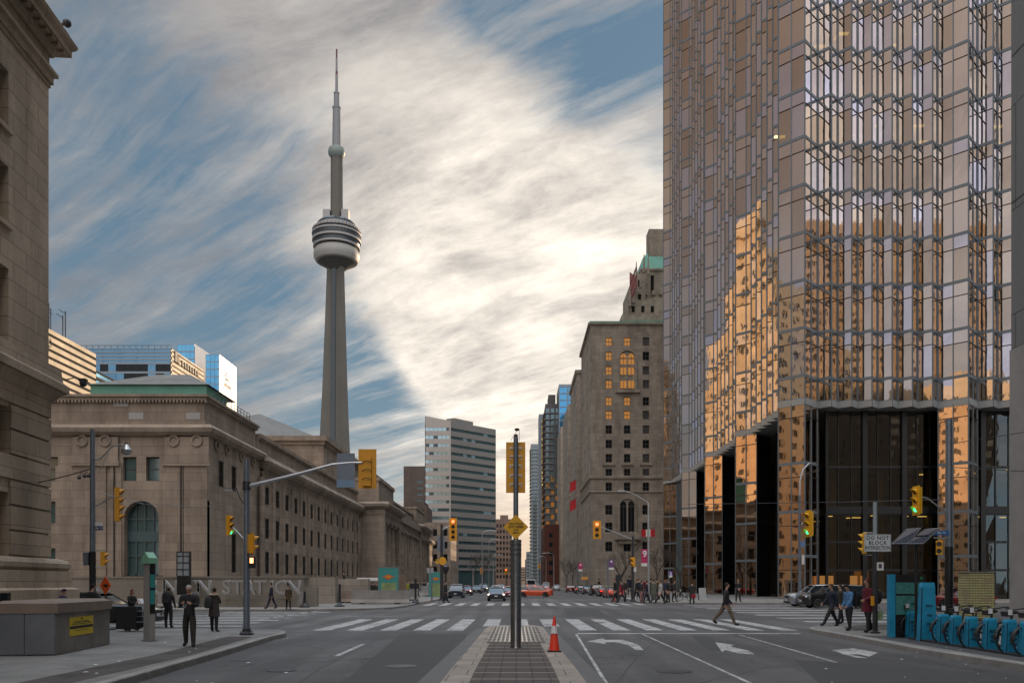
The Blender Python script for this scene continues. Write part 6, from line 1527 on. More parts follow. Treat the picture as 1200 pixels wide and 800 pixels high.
# --- left near mast (289)
Y=26.4; X=xa(289,Y); k=Y/F
t=thing('signal_mast',(X,Y,.15),'blue-grey signal mast with long curved arm and green light on the left corner','signal mast')
H=za(538,Y)-.15; pole(t,H,.105,.085,m_galv)
zz=lambda py: za(py,Y)-.15; xx=lambda px: xa(px,Y)-X
arm(t,[(0,0,zz(570)),(xx(310),0,zz(565)),(xx(350),0,zz(555)),(xx(390),0,zz(544)),(xx(410),0,zz(542)),(xx(430),0,zz(542))],[.07,.065,.055,.045,.04,.04],m_galvl)
b=MB(); b.lathe([(.13,zz(574)),(.13,zz(564))],(0,0,0),12); b.build('collar',m_darkm,t,world=False)
b=MB(); b.box(xx(395),xx(416),-.03,-.01,zz(571),zz(531)); b.build('sign_back',m_galv,t,world=False)
b=MB(); b.box(xx(394.8),xx(416.2),-.035,-.028,zz(571),zz(562)); b.build('sign_tab',plain('sign_back_blue',(.2,.30,.42),.5,.2),t,world=False)
b=MB(); b.box(xx(420),xx(441),.0,.02,zz(572),zz(526)); hb=b.build('signal_backboard',m_yel,t,world=False)
b=MB(); b.box(xx(425.5),xx(435.5),-.12,-.0,zz(569.5),zz(537)); b.build('signal_housing',m_yel,hb,world=False)
for py in (541.5,551.5,561.5): b=MB(); b.path([(xx(425),-.13,zz(py+1)),(xx(428),-.16,zz(py-1)),(xx(433),-.16,zz(py-1)),(xx(436),-.13,zz(py+1))],.012,5); b.build('bracket',m_darkm,hb,world=False)
signal(t,(xx(269),0.1,zz(615)),R(84),3,26*k,3,back=False)
arm(t,[(0,0,zz(635)),(xx(277),.05,zz(622)),(xx(271),.1,zz(617))],.018,m_galvl); arm(t,[(0,0,zz(595)),(xx(281),0,zz(583)),(xx(277),0,zz(572)),(xx(270),0,zz(574))],.018,m_darkm)
lampw(t,(xx(268),0,zz(574)),s=.35)
signal(t,(xx(298),-.12,zz(637)),R(120),2,25*k,0,back=True)
b=MB(); b.box(xx(293),xx(299.5),-.12,.02,zz(665.5),zz(652)); pd=b.build('pedestrian_signal',m_black,t,world=False)
b=MB(); b.box(xx(294.3),xx(298.2),-.128,-.122,zz(659.5),zz(653.5)); b.build('orange_hand_lens',m_org_l,pd,world=False)
# --- left pole behind the vent box (109)
Y=28.0; X=xa(108.5,Y); k=Y/F; zz=lambda py: za(py,Y)-.15; xx=lambda px: xa(px,Y)-X
t=thing('signal_mast',(X,Y,.15),'dark pole with curved street lamp and yellow signal rising behind the vent box','signal mast')
pole(t,zz(503),.1,.075,m_galv,dark=zz(646))
arm(t,[(0,0,zz(538)),(xx(117),0,zz(538)),(xx(124),0,zz(531)),(xx(131),0,zz(523)),(xx(139),0,zz(521)),(xx(147),0,zz(522))],.028,m_galvl); arm(t,[(xx(112),0,zz(562)),(xx(122),0,zz(540)),(xx(128),0,zz(527))],.01,m_galvl)
lampw(t,(xx(148),0,zz(527)),m_galvl,.9,True); b=MB(); b.tube((xx(148),0,zz(524)),(xx(148),0,zz(519)),.06,n=8); b.build('lamp_cap',m_black,t,world=False)
signal(t,(xx(141.5),-.05,zz(591)),R(102),4,42*k,0,back=False); arm(t,[(0,0,zz(594)),(xx(118),0,zz(590)),(xx(130),0,zz(582)),(xx(137),0,zz(582))],.025,m_galvl)
signal(t,(xx(124),-.05,zz(654.5)),R(104),2,19*k,0,back=False); arm(t,[(0,0,zz(645)),(xx(124),0,zz(644))],.015,m_galvl);arm(t,[(0,0,zz(664)),(xx(124),0,zz(665))],.015,m_galvl)
b=MB(); b.box(xx(99),xx(105),-.1,.08,zz(662),zz(647)); b.build('control_box',m_galv,t,world=False)
b=MB(); b.box(xx(112),xx(121),-.03,-.015,zz(621),zz(616)); sgn=b.build('street_name_plate',plain('street_sign_navy',(.03,.05,.16),.5,0),t,world=False); b=MB(); b.box(xx(112),xx(121),-.028,-.017,zz(616),zz(612)); b.build('plate_top',m_wtxt,sgn,world=False); text('Bay St',.09,(xx(116.5),-.034,zz(618.5)),m_wtxt,sgn,.002)
# wires to the left with hanging fittings
b=MB(); b.path([(xx(107),0,zz(549)),(xx(80),.2,zz(555)),(xx(40),.5,zz(562)),(xx(-40),1,zz(575))],.02,5)
for px,py in ((92,559),(98,557),(103,557)): b.path([(xx(px+3),.05,zz(552)),(xx(px),.05,zz(py))],.012,5); b.lathe([(.02,.08),(.07,0),(.05,-.06)],(xx(px),.05,zz(py)),8)
b.build('span_wire',m_darkm,t,world=False)
w=MB(); w.path([(.05,0,zz(575)),(2.0,-.6,zz(592)),(4.2,-1.2,zz(598)),(xa(288,26.4)-X,26.4-Y,zz(590))],.009,5); w.build('overhead_wire',m_galvl,t,world=False)
# orange roadwork diamond
X,Y=xa(120.5,29),29.2; t=thing('roadwork_sign',(X,Y,.15),'orange diamond roadwork sign standing beside the dark pole','road sign')
zc=za(685.5,Y)-.15; b=MB(); b.add([(0,-.02,zc-.34),(.2,-.02,zc),(0,-.02,zc+.34),(-.2,-.02,zc),(0,.0,zc-.34),(.2,.0,zc),(0,.0,zc+.34),(-.2,.0,zc)],[(0,1,2,3),(7,6,5,4),(0,4,5,1),(1,5,6,2),(2,6,7,3),(3,7,4,0)]); b.build('sign_face',m_orange,t,world=False); b=MB(); b.box(-.07,.09,-.027,-.021,zc-.05,zc+.04); b.build('black_symbol',m_txt,t,world=False); b=MB(); b.tube((0,.03,0),(0,.03,zc+.2),.02,n=6); b.box(-.3,.3,-.2,.2,0,.04); b.build('stand',m_darkm,t,world=False)
# --- vent box
def rbox(root,name,mat,c,rz,x0,x1,y0,y1,z0,z1):
    b=MB(); b.box(x0,x1,y0,y1,z0,z1); return b.build(name,mat,root,world=False)
Y=18.9; cx=xa(66,Y); rz=R(7.5)
t=thing('concrete_vent_box',(cx,Y,.15),'low concrete box with stone cap and yellow notice on the left pavement','utility box',rz=rz)
zt_=za(705,Y)-.15; wd=1.32; ln=3.4
rbox(t,'body',plain('stained_concrete',(.26,.235,.21),.85,0,.5,1.0),0,0,-wd,0,0,ln,0,zt_-.26)
b=MB(); b.box(-wd-.04,.05,-.05,ln+.05,zt_-.26,zt_-.03); b.loft([[(-wd-.04,-.05,zt_-.03),(.05,-.05,zt_-.03),(.05,ln+.05,zt_-.03),(-wd-.04,ln+.05,zt_-.03)],[(-wd+.12,.12,zt_+.03),(-.12,.12,zt_+.03),(-.12,ln-.12,zt_+.03),(-wd+.12,ln-.12,zt_+.03)]]); b.build('stone_cap',plain('cap_stone',(.25,.19,.15),.8,0,.3,1.5),t,world=False)
for xx0,xx1 in ((-wd+.01,-wd*.52),(-wd*.5,-.02)):
    b=MB(); b.box(xx0,xx1,-.03,-.002,.02,zt_-.27); b.build('door_panel',plain('grey_metal_door',(.19,.20,.22),.5,.2,.35,1) if 'grey_metal_door' not in MT else MT['grey_metal_door'],t,world=False)
b=MB(); b.box(.002,.012,.72,2.2,.38,.83); n_=b.build('yellow_notice',plain('notice_yellow',(.62,.45,.02),.6,0,.1,3),t,world=False)
b=MB(); b.box(.0122,.0135,.74,2.18,.545,.615); b.box(.0122,.0135,1.4,1.52,.76,.80); b.build('printed_band',m_txt,n_,world=False)
text('NO SMOKING',.075,(.0135,1.46,.71),m_txt,n_,.001,(1,0)) if False else None
for z,l in ((.72,.9),(.69,1.1),(.655,1.25),(.5,.8)): b=MB(); b.box(.0122,.0132,1.46-l/2,1.46+l/2,z-.008,z+.008); b.build('print_line',m_txt,n_,world=False)
# --- green-topped post
X,Y=gp(175,750,.15); k=Y/F; t=thing('parking_pay_post',(X,Y,.15),'slim grey post with pale green house-shaped cap and dark teal side panel','pay post',rz=R(-38))
h=(750-660)*k; b=MB(); b.box(-.17,.17,-.085,.085,0,h); b.build('post_body',plain('pay_post_grey',(.3,.29,.27),.5,.1,.2,3),t,world=False)
b=MB(); b.prof([(-.2,h),(.2,h),(.2,h+.16),(0,h+.33),(-.2,h+.16)],-.13,.13,'y'); b.build('green_cap',plain('pale_green_cap',(.2,.42,.28),.5,0,.1,4),t,world=False)
b=MB(); b.box(.171,.178,-.08,.08,.78,h-.01); b.build('dark_side_panel',m_black,t,world=False)
b=MB(); b.box(.179,.182,-.07,.07,1.05,1.45); b.box(.179,.182,-.07,.07,1.52,1.9); b.build('teal_screen',plain('teal_screen',(.04,.25,.25),.3,0,.1,4),t,world=False)
b=MB(); b.box(-.24,.24,-.14,.14,-.002,.012); b.build('foot_plate',m_galv,t,world=False)
# --- utility cart by the kerb
X,Y=gp(158,739,.15); t=thing('folding_cart',(X,Y,.15),'black wheeled cart beside the auburn-haired woman','cart')
b=MB(); b.box(-.55,.15,-.22,.22,.08,.85); b.build('bag',c_black,t,world=False)
b=MB(); b.box(.15,.42,-.2,.2,.3,.34); b.path([(.42,-.2,.1),(.42,-.2,.8),(.2,-.2,1.1)],.014,5); b.path([(.42,.2,.1),(.42,.2,.8),(.2,.2,1.1)],.014,5); b.box(.16,.4,-.2,.2,.5,.52);b.box(.16,.4,-.2,.2,.68,.7); b.build('frame',m_galv,t,world=False)
for x in (-.4,.3): 
    b=MB(); b.lathe([(.02,-.24),(.09,-.24),(.09,-.2),(.02,-.2)],(x,0,.09),12,'y'); b.build('wheel',m_refl if x>0 else m_black,t,world=False)
# --- information pillar, far left corner
X,Y=xa(215.5,57),57; k=Y/F; t=thing('information_pillar',(X,Y,.15),'tall glass and dark metal information pillar in front of the station lettering','information pillar'); h=za(646,Y)-.15
b=MB(); b.box(-.42,.42,-.16,.16,0,h*.56); b.build('dark_base',m_black,t,world=False); b=MB(); b.box(-.42,.42,-.14,.14,h*.56,h); b.build('glass_top',plain('frosted_panel',(.3,.33,.35),.2,.1,.1,3),t,world=False)
b=MB(); 
for z in (.56,.68,.8,.92,.995): b.box(-.44,.44,-.17,.17,h*z-.03,h*z+.03)
for x in (-.43,0,.43): b.box(x-.025,x+.025,-.175,.175,h*.56,h)
b.build('frame',m_darkm,t,world=False)
# --- station letters and walls
Yl=57.5
t=thing('station_name_letters',(xa(270,Yl),Yl,.15),'row of big steel letters spelling the station name on the low wall','sign')
word='UNION STATION'; x=xa(184,Yl); adv=(xa(349,Yl)-x)/12.6
m_let=plain('steel_letter',(.40,.40,.39),.35,.3,.1,3)
m_lw=stone('dark_letter_wall',(.28,.25,.21),2.4,.8,.008)
for i,ch in enumerate(word):
    if ch==' ': continue
    text(ch,1.42,(x+adv*(i+.3)-xa(270,Yl),-.12,za(688.5,Yl)-.15),m_let,t,.14,name='letter',bold=.01)
b=MB(); b.box(xa(30,Yl),xa(352,Yl),Yl+.9,Yl+2.4,.15,za(677,Yl)); b.box(xa(30,Yl),xa(352,Yl)+.1,Yl+.85,Yl+2.5,za(677,Yl),za(675,Yl)+.02); b.box(xa(350,60),xa(377,60),Yl+1,Yl+1.6,.15,za(687,60)); b.box(xa(60,Yl),xa(350,Yl),Yl+.1,Yl+.9,.15,.75)
q=b.build('low_station_wall',m_lw); tag(q,'low pale stone wall behind the steel station letters','wall')
b=MB(); b.box(xa(300,68),xa(392,68),68.2,69.4,.15,za(676,68)); b.box(xa(340,66),xa(430,72),72.5,73.6,.15,za(678,72)); q=b.build('terrace_wall',st_un2); tag(q,'pale terrace wall and ramp in front of the station windows','wall')
def barrier(x0,x1,y,h,label,name='concrete_barrier',mat=None,rz=0,kind='profile'):
    t=thing(name,((x0+x1)/2,y,.15),label,'barrier','concrete barriers by the station',rz=rz); l=(x1-x0)/2
    b=MB(); b.prof([(-.3,0),(.3,0),(.3,.12*h),(.16,.35*h),(.11,h),(-.11,h),(-.16,.35*h),(-.3,.12*h)],-l,l,'x'); b.build('barrier_block',mat or m_conc2,t,world=False)
    b=MB(); 
    for s in (-.6,.6): b.box(l*s-.25,l*s+.25,-.31,-.299,.0,.09)
    b.build('lifting_slots',m_black,t,world=False)
def bpx(a,b_,pyb,pyt,label,**k):
    x,y=gp(a,pyb,.0); barrier(xa(a,y),xa(b_,y),y,(pyb-pyt)*y/F,label,**k)
bpx(412,480,709.5,693.5,'longest concrete barrier, in front of the teal billboard'); bpx(398,412,708,694,'short brownish barrier left of the longest one',mat=plain('brown_stained_block',(.25,.19,.15),.85,0,.3,2)); bpx(479.5,490,705,691.5,'short barrier joined to the right end of the longest one')
bpx(494,527,699.5,687.5,'pale barrier beside the red signal pole'); bpx(278,326,711,697,'low barrier behind the mast in front of the letters'); bpx(225,272,712.5,698,'low barrier left of the blue-grey mast'); bpx(186,222,714,699,'low barrier behind the white-haired man')
def slantpost(px,pyb,pyt,label,pale=False):
    x,y=gp(px,pyb,.15); k=y/F; h=(pyb-pyt)*k; t=thing('delineator_post',(x,y,.15),label,'post','flexible posts by the barriers'); w=.32
    b=MB(); b.lathe([(.38,0),(.38,.06),(.2,.14),(.08,.3)],(0,0,0),12); b.build('rubber_base',m_black,t,smooth=True,world=False); b=MB(); b.tube((0,0,.1),(0,0,h),.09,.08,10); b.build('post',m_black,t,smooth=True,world=False)
    if pale: b=MB(); b.add([(-.55,-.05,.08),(-.15,-.05,.08),(-.05,-.05,h*.95),(-.3,-.05,h),(-.55,.1,.08),(-.15,.1,.08),(-.05,.1,h*.95),(-.3,.1,h)],[(0,1,2,3),(7,6,5,4),(0,4,5,1),(1,5,6,2),(2,6,7,3),(3,7,4,0)]); b.build('pale_panel',m_conc2,t,world=False)
slantpost(357,711,693,'post with slanted pale panel at the end of the letter wall',True); slantpost(398,710,684,'black post at the left end of the barriers'); slantpost(487,706,678,'black post at the right end of the barriers')
# newspaper boxes
for (a,b_,m,lab) in ((378.5,386,m_cyan,'bright blue newspaper box near the black-coated person'),(388,393,plain('navy_box',(.03,.05,.16),.4,0),'navy newspaper box between blue and yellow ones'),(393.7,398.5,plain('yellow_box',(.65,.42,.02),.4,0),'yellow newspaper box, rightmost of the three')):
    x0_,y=gp(a,702,.15); x1_=xa(b_,y); t=thing('newspaper_box',((x0_+x1_)/2,y,.15),lab,'newspaper box','newspaper boxes by the station'); w=(x1_-x0_)/2; h=16.5*y/F
    b=MB(); b.loft([[(-w,-.25,.06),(w,-.25,.06),(w,.25,.06),(-w,.25,.06)],[(-w,-.25,h*.85),(w,-.25,h*.85),(w,.25,h*.85),(-w,.25,h*.85)],[(-w,-.12,h),(w,-.12,h),(w,.22,h),(-w,.22,h)]]); b.build('body',m,t,world=False); b=MB(); b.box(-w*.75,w*.75,-.262,-.251,h*.45,h*.8); b.build('window_panel',plain('box_window',(.12,.2,.26),.2,0) if 'box_window' not in MT else MT['box_window'],t,world=False); b=MB(); b.box(-w*.8,w*.8,-.2,.2,0,.06); b.build('feet',m_black,t,world=False)
# billboards
def billboard(px0,px1,pyb,pyt,Y,label,logo=True):
    x0_,x1_=xa(px0,Y),xa(px1,Y); zb,zt=.15,za(pyt,Y); t=thing('transit_billboard',((x0_+x1_)/2,Y,.15),label,'billboard'); w=(x1_-x0_)/2; h=zt-.15
    b=MB(); b.box(-w,w,-.2,.2,0,h); b.build('panel',plain('teal_poster',(.05,.26,.24),.4,0,.15,.4) if 'teal_poster' not in MT else MT['teal_poster'],t,world=False)
    b=MB(); b.box(-w,w,-.22,.22,h,h+.08); b.box(-w-.05,-w,-.22,.22,0,h+.08); b.box(w,w+.05,-.22,.22,0,h+.08); b.build('frame',m_framel,t,world=False)
    b=MB(); b.box(-w*.72,w*.8,-.207,-.203,h*.02,h*.55); b.build('poster_picture',plain('poster_green',(.28,.36,.16),.5,0,.5,1) if 'poster_green' not in MT else MT['poster_green'],t,world=False)
    b=MB(); c=h*.72; s=w*.5
    b.add([(x*s,-.212,c+z*s) for x,z in ((-1.35,.1),(-.45,.22),(-.5,.5),(.5,.5),(.45,.22),(1.35,.1),(.5,-.2),(0,-.6),(-.5,-.2))],[(0,8,7,6,5,4,3,2,1)]); b.build('winged_shield_logo',plain('logo_red',(.6,.1,.03),.5,0) if 'logo_red' not in MT else MT['logo_red'],t,world=False)
    text('TTC',s*.62,(0,-.218,c+.02),m_yeld,t,.003,bold=.01)
billboard(444,467,700,665,76,'teal transit billboard with red winged logo behind the longest barrier'); billboard(503,519,690,670,100,'smaller teal transit billboard beyond the red signal pole')
b=MB(); 
for i in range(7): b.box(xa(467+i*1.2,82),xa(467.7+i*1.2,82),82,82.6,.15,za(672+i*.3,82))
q=b.build('brown_display_stand',plain('cardboard_brown',(.27,.2,.15),.8,0,.3,1)); tag(q,'brown slatted stand right of the teal billboard','stand')
t=thing('stair_canopy',(xa(437,84),84,.15),'low pale canopy over the stairs left of the teal billboard','canopy'); b=MB(); b.box(-1.5,1.2,-.8,.8,za(680,84)-.15,za(676.5,84)-.15); b.build('roof',m_wtxt,t,world=False); b=MB(); 
for x in (-1.4,1.1): b.tube((x,-.6,0),(x,-.6,za(680,84)-.15),.04,n=6)
b.build('posts',m_darkm,t,world=False)
# --- far red signals
Y=78; X=xa(517.5,Y); zz=lambda py: za(py,Y)-.15; xx=lambda px: xa(px,Y)-X
t=thing('signal_mast',(X,Y,.15),'dark pole with four-light red signal at the far left corner','signal mast'); pole(t,zz(614),.16,.11,m_darkm)
arm(t,[(0,0,zz(622)),(xx(522),0,zz(618)),(xx(531),0,zz(615))],.05,m_galvl); signal(t,(xx(531),-.15,zz(620)),R(8),4,26.5*Y/F,1,back=True); 
b=MB(); b.box(xx(512.5),xx(521),.02,.06,zz(646),zz(628)); b.build('sign_back',m_galv,t,world=False)
b=MB(); b.lathe([(.001,0),(.34,0),(.34,.1),(.001,.1)],(xx(519),-.2,zz(657)),16,'y'); b.v=[(x,y,zz(657)+(z-zz(657))*1.15) for x,y,z in b.v]; b.build('orange_disc_sign',m_yel,t,world=False)
b=MB(); b.box(xx(505),xx(508),-.1,.0,zz(671),zz(665)); b.box(xx(500.5),xx(504),-.1,.0,zz(671),zz(665)); b.build('small_white_signs',m_galvl,t,world=False)
b=MB(); b.tube((xx(506),0,0),(xx(506),0,zz(665)),.06,n=6); b.build('sign_post',m_galv,t,world=False)
b=MB(); b.box(xx(510.5),xx(514.5),-.1,0,zz(656),zz(655-0)); b.box(xx(510.5),xx(514.5),-.1,0,zz(660),zz(657)); b.build('yellow_plate',m_yeld,t,world=False)
t=thing('street_clock_lamp',(xa(522.5,84),84,.15),'black lantern lamp post beside the woman in the long dress','street lamp'); h=za(661,84)-.15; b=MB(); b.tube((0,0,0),(0,0,h-.9),.12,.07,10); b.build('pole',m_black,t,smooth=True,world=False); b=MB(); b.lathe([(.12,h-.9),(.3,h-.6),(.34,h-.25),(.1,h)],(0,0,0),10); b.build('lantern',m_darkm,t,smooth=True,world=False)
Y=75; X=xa(741.5,Y); zz=lambda py: za(py,Y)-.15; xx=lambda px: xa(px,Y)-X
t=thing('signal_mast',(X,Y,.15),'black pole with slanting arm and red signal at the far right corner','signal mast'); pole(t,zz(628),.15,.1,m_darkm)
arm(t,[(0,0,zz(632)),(xx(722),0,zz(624)),(xx(704),0,zz(617))],.045,m_galvl); signal(t,(xx(699.5),-.1,zz(620.5)),R(-4),3,21.5*Y/F,1,back=True)
signal(t,(xx(740.5),-.2,zz(658)),R(-70),2,12.5*Y/F,0,back=False); b=MB(); b.box(xx(741.5),xx(745.5),-.1,-.04,zz(669.5),zz(664)); b.build('white_plate',m_wtxt,t,world=False)
Y=77; X=xa(759.8,Y); zz=lambda py: za(py,Y)-.15; xx=lambda px: xa(px,Y)-X
t=thing('banner_lamp_post',(X,Y,.15),'tall pale lamp post with magenta banner in front of the hotel','street lamp'); pole(t,zz(589),.13,.08,m_galvl)
arm(t,[(0,0,zz(589)),(xx(752),0,zz(584)),(xx(742),0,zz(578)),(xx(730),0,zz(575))],.045,m_galvl); lampw(t,(xx(728),0,zz(575)),s=1.0)
b=MB(); b.box(xx(751.5),xx(759),-.03,.0,zz(663),zz(643)); bn=b.build('banner',m_pink,t,world=False); text('9',.85,(xx(755.5),-.04,zz(649)),m_wtxt,bn,.003,bold=.02); b=MB(); b.box(xx(751.5),xx(759),-.034,-.031,zz(663),zz(659.5)); b.build('banner_foot',m_wtxt,bn,world=False)
def bannerpole(px,pyt,pyb,pyf,Y,m,label):
    X=xa(px,Y); t=thing('banner_post',(X,Y,.15),label,'banner post'); z=lambda p: za(p,Y)-.15
    b=MB(); b.tube((0,0,0),(0,0,z(pyt)),.1,.07,8); b.build('pole',m_galv,t,smooth=True,world=False); w=(pyb-pyt-1)*.5*Y/F
    b=MB(); b.box(.08,.08+w,-.02,.02,z(pyb),z(pyt+1)); bn=b.build('banner',m,t,world=False); b=MB(); b.box(.08,.08+w,-.024,-.0205,z(pyb),z(pyb-2.4)); b.box(.08+w*.3,.08+w*.7,-.024,-.0205,z(pyt+4.5),z(pyt+2.5)); b.build('banner_print',m_wtxt,bn,world=False)
bannerpole(677,658,669,690,115,m_pink,'banner post with small magenta banner beside the parked row'); bannerpole(712.5,654,667,692,98,plain('banner_violet',(.16,.07,.2),.6,0),'banner post with violet and blue banner left of the crossing couple'); bannerpole(783.5,668,676,690,88,plain('banner_purple',(.2,.12,.45),.6,0),'short post with purple panel beside the gold piers')
# street lamps down the street
for i,(px,Y,side,pt) in enumerate(((649,190,-1,648),(640,240,-1,652),(573,200,1,632),(565,150,1,622),(578,260,1,650))):
    X=xa(px,Y); t=thing('street_lamp',(X,Y,.15),['lamp post with curved arm nearest the parked row on the right','second curved lamp post farther along the right kerb','curved lamp post in front of the striped office on the right part','nearest curved lamp post on the left kerb past the station','farthest curved lamp post on the left kerb'][i],'street lamp','curved street lamps down the street'); h=za(pt,Y)-.15
    pole(t,h-.6,.11,.07,m_galvl); arm(t,[(0,0,h-.6),(side*.3,0,h-.1),(side*1.2,0,h+.15),(side*2.4,0,h+.05)],.05,m_galvl); lampw(t,(side*2.5,0,h),s=.9)
# --- right side: pole 937
Y=66; X=xa(937,Y); zz=lambda py: za(py,Y)-.15; xx=lambda px: xa(px,Y)-X
t=thing('signal_mast',(X,Y,.15),'grey-blue lamp pole with green signal in front of the gold corner piers','signal mast'); pole(t,zz(580),.15,.1,m_galv)
arm(t,[(0,0,zz(580)),(xx(937.5),0,zz(562)),(xx(941),0,zz(550)),(xx(948),0,zz(543)),(xx(951),0,zz(542))],.07,m_galvl); lampw(t,(xx(952),0,zz(542.5)),s=.8)
signal(t,(xx(945.5),-.2,zz(613.5)),R(-80),3,31*Y/F,3,back=True,yel=m_yeld); arm(t,[(0,0,zz(617)),(xx(942),0,zz(611))],.05,m_galvl)
b=MB(); b.box(xx(937),xx(942),-.25,-.2,zz(641),zz(634)); b.build('blue_white_plate',plain('plate_blue',(.16,.25,.45),.4,0),t,world=False); b=MB(); b.box(xx(938.5),xx(941.5),-.25,-.2,zz(661),zz(650)); b.build('white_plate',m_wtxt,t,world=False)
# --- right near tall pole 1112
Y=32; X=xa(1112,Y); zz=lambda py: za(py,Y)-.15; xx=lambda px: xa(px,Y)-X
t=thing('signal_mast',(X,Y,.15),'tall grey-blue pole with green signal arm behind the bicycle docks','signal mast'); pole(t,zz(491),.145,.12,m_galv,dark=zz(640))
arm(t,[(0,0,zz(600)),(xx(1098),0,zz(592)),(xx(1088),0,zz(584)),(xx(1077),0,zz(581))],.032,m_galvl); signal(t,(xx(1071.5),-.1,zz(586.5)),R(-86),3,34*Y/F,3,back=True,yel=m_yeld)
signal(t,(xx(1097.5),-.2,zz(641.5)),R(-30),2,19*Y/F,0,back=False,yel=m_yeld,hoods=True); arm(t,[(0,0,zz(655)),(xx(1098),-.1,zz(655))],.02,m_galvl)
b=MB(); b.box(xx(1091),xx(1109),-.2,-.17,zz(627),zz(621.5)); sgn=b.build('blue_street_plate',plain('street_plate_blue',(.03,.14,.35),.4,0),t,world=False); b=MB(); b.box(xx(1091),xx(1109),-.2,-.17,zz(631),zz(629)); b.build('white_bracket',m_galvl,t,world=False); text('Bay St',.13,(xx(1100),-.205,zz(624)),m_wtxt,sgn,.002)
b=MB(); b.path([(xx(1108),0,zz(493)),(xx(1102),0,zz(495)),(xx(1100),0,zz(500))],.02,6); b.path([(0,0,zz(585)),(xx(1030),3,zz(579)),(xx(955),8,zz(566)),(xx(880),12,zz(556))],.014,5); b.path([(0,0,zz(547)),(xx(1180),-1,zz(556)),(xx(1230),-2,zz(560))],.014,5); b.path([(0,0,zz(520)),(xx(1180),-1,zz(512)),(xx(1230),-2,zz(505))],.014,5); b.build('wires',m_darkm,t,world=False)
# --- DO NOT BLOCK pole
Y=27.3; X=xa(1025.5,Y); zz=lambda py: za(py,Y)-.15; xx=lambda px: xa(px,Y)-X
t=thing('sign_post',(X,Y,.15),'grey pole at the right corner with the white do-not-block-intersection sign','sign post')
b=MB(); b.tube((0,0,zz(644)),(0,0,zz(588)),.07,.066,12); b.build('upper_pole',plain('pale_blue_pole',(.30,.36,.38),.4,.3,.1,3),t,smooth=True,world=False); b=MB(); b.tube((0,0,0),(0,0,zz(644)),.085,.08,12); b.build('lower_pole',m_darkm,t,smooth=True,world=False)
b=MB(); b.lathe([(.16,0),(.16,.04),(.09,.06)],(0,0,0),12); b.build('base_plate',m_darkm,t,world=False)
b=MB(); b.box(xx(1011.3),xx(1042.5),-.105,-.09,zz(646),zz(626)); sgn=b.build('white_sign',plain('sign_face_white',(.55,.60,.62),.45,0,.08,3),t,world=False)
xc=(xx(1011.3)+xx(1042.5))/2
b=MB(); x0_,x1_,z0_,z1_=xx(1011.9),xx(1041.9),zz(645.4),zz(626.6)
for (a0,a1,c0,c1) in ((x0_,x1_,z1_-.008,z1_),(x0_,x1_,z0_,z0_+.008),(x0_,x0_+.008,z0_,z1_),(x1_-.008,x1_,z0_,z1_)): b.box(a0,a1,-.1065,-.1052,c0,c1)
b.build('black_border',m_txt,sgn,world=False)
for txt,py,sz,spc in (('DO NOT',630.3,.17,1.15),('BLOCK',636.0,.17,1.15),('INTERSECTION',641.8,.165,1.0)):
    q=text(txt,sz,(xc,-.108,zz(py)),m_txt,sgn,.001,bold=.003,space=spc)
    if txt=='INTERSECTION': q.scale=(.74,1,1.0)
b=MB(); b.box(xx(1026),xx(1033.8),-.11,-.095,zz(668),zz(658.5)); q=b.build('small_white_sign',m_wtxt,t,world=False); b=MB(); b.box(xx(1028),xx(1031.5),-.113,-.1105,zz(665.5),zz(660.5)); b.build('sign_symbol',m_darkm,q,world=False)
signal(t,(xx(1012.5),.15,zz(636)),R(-105),3,27*Y/F,0,back=False,yel=m_yeld); arm(t,[(0,.05,zz(624)),(xx(1014),.12,zz(623.5))],.014,m_galvl); arm(t,[(0,.05,zz(650)),(xx(1014),.12,zz(650))],.014,m_galvl)
b=MB(); b.box(xx(1021),xx(1023),-.1,.05,zz(709),zz(698)); b.build('push_button_box',m_yel,t,world=False)
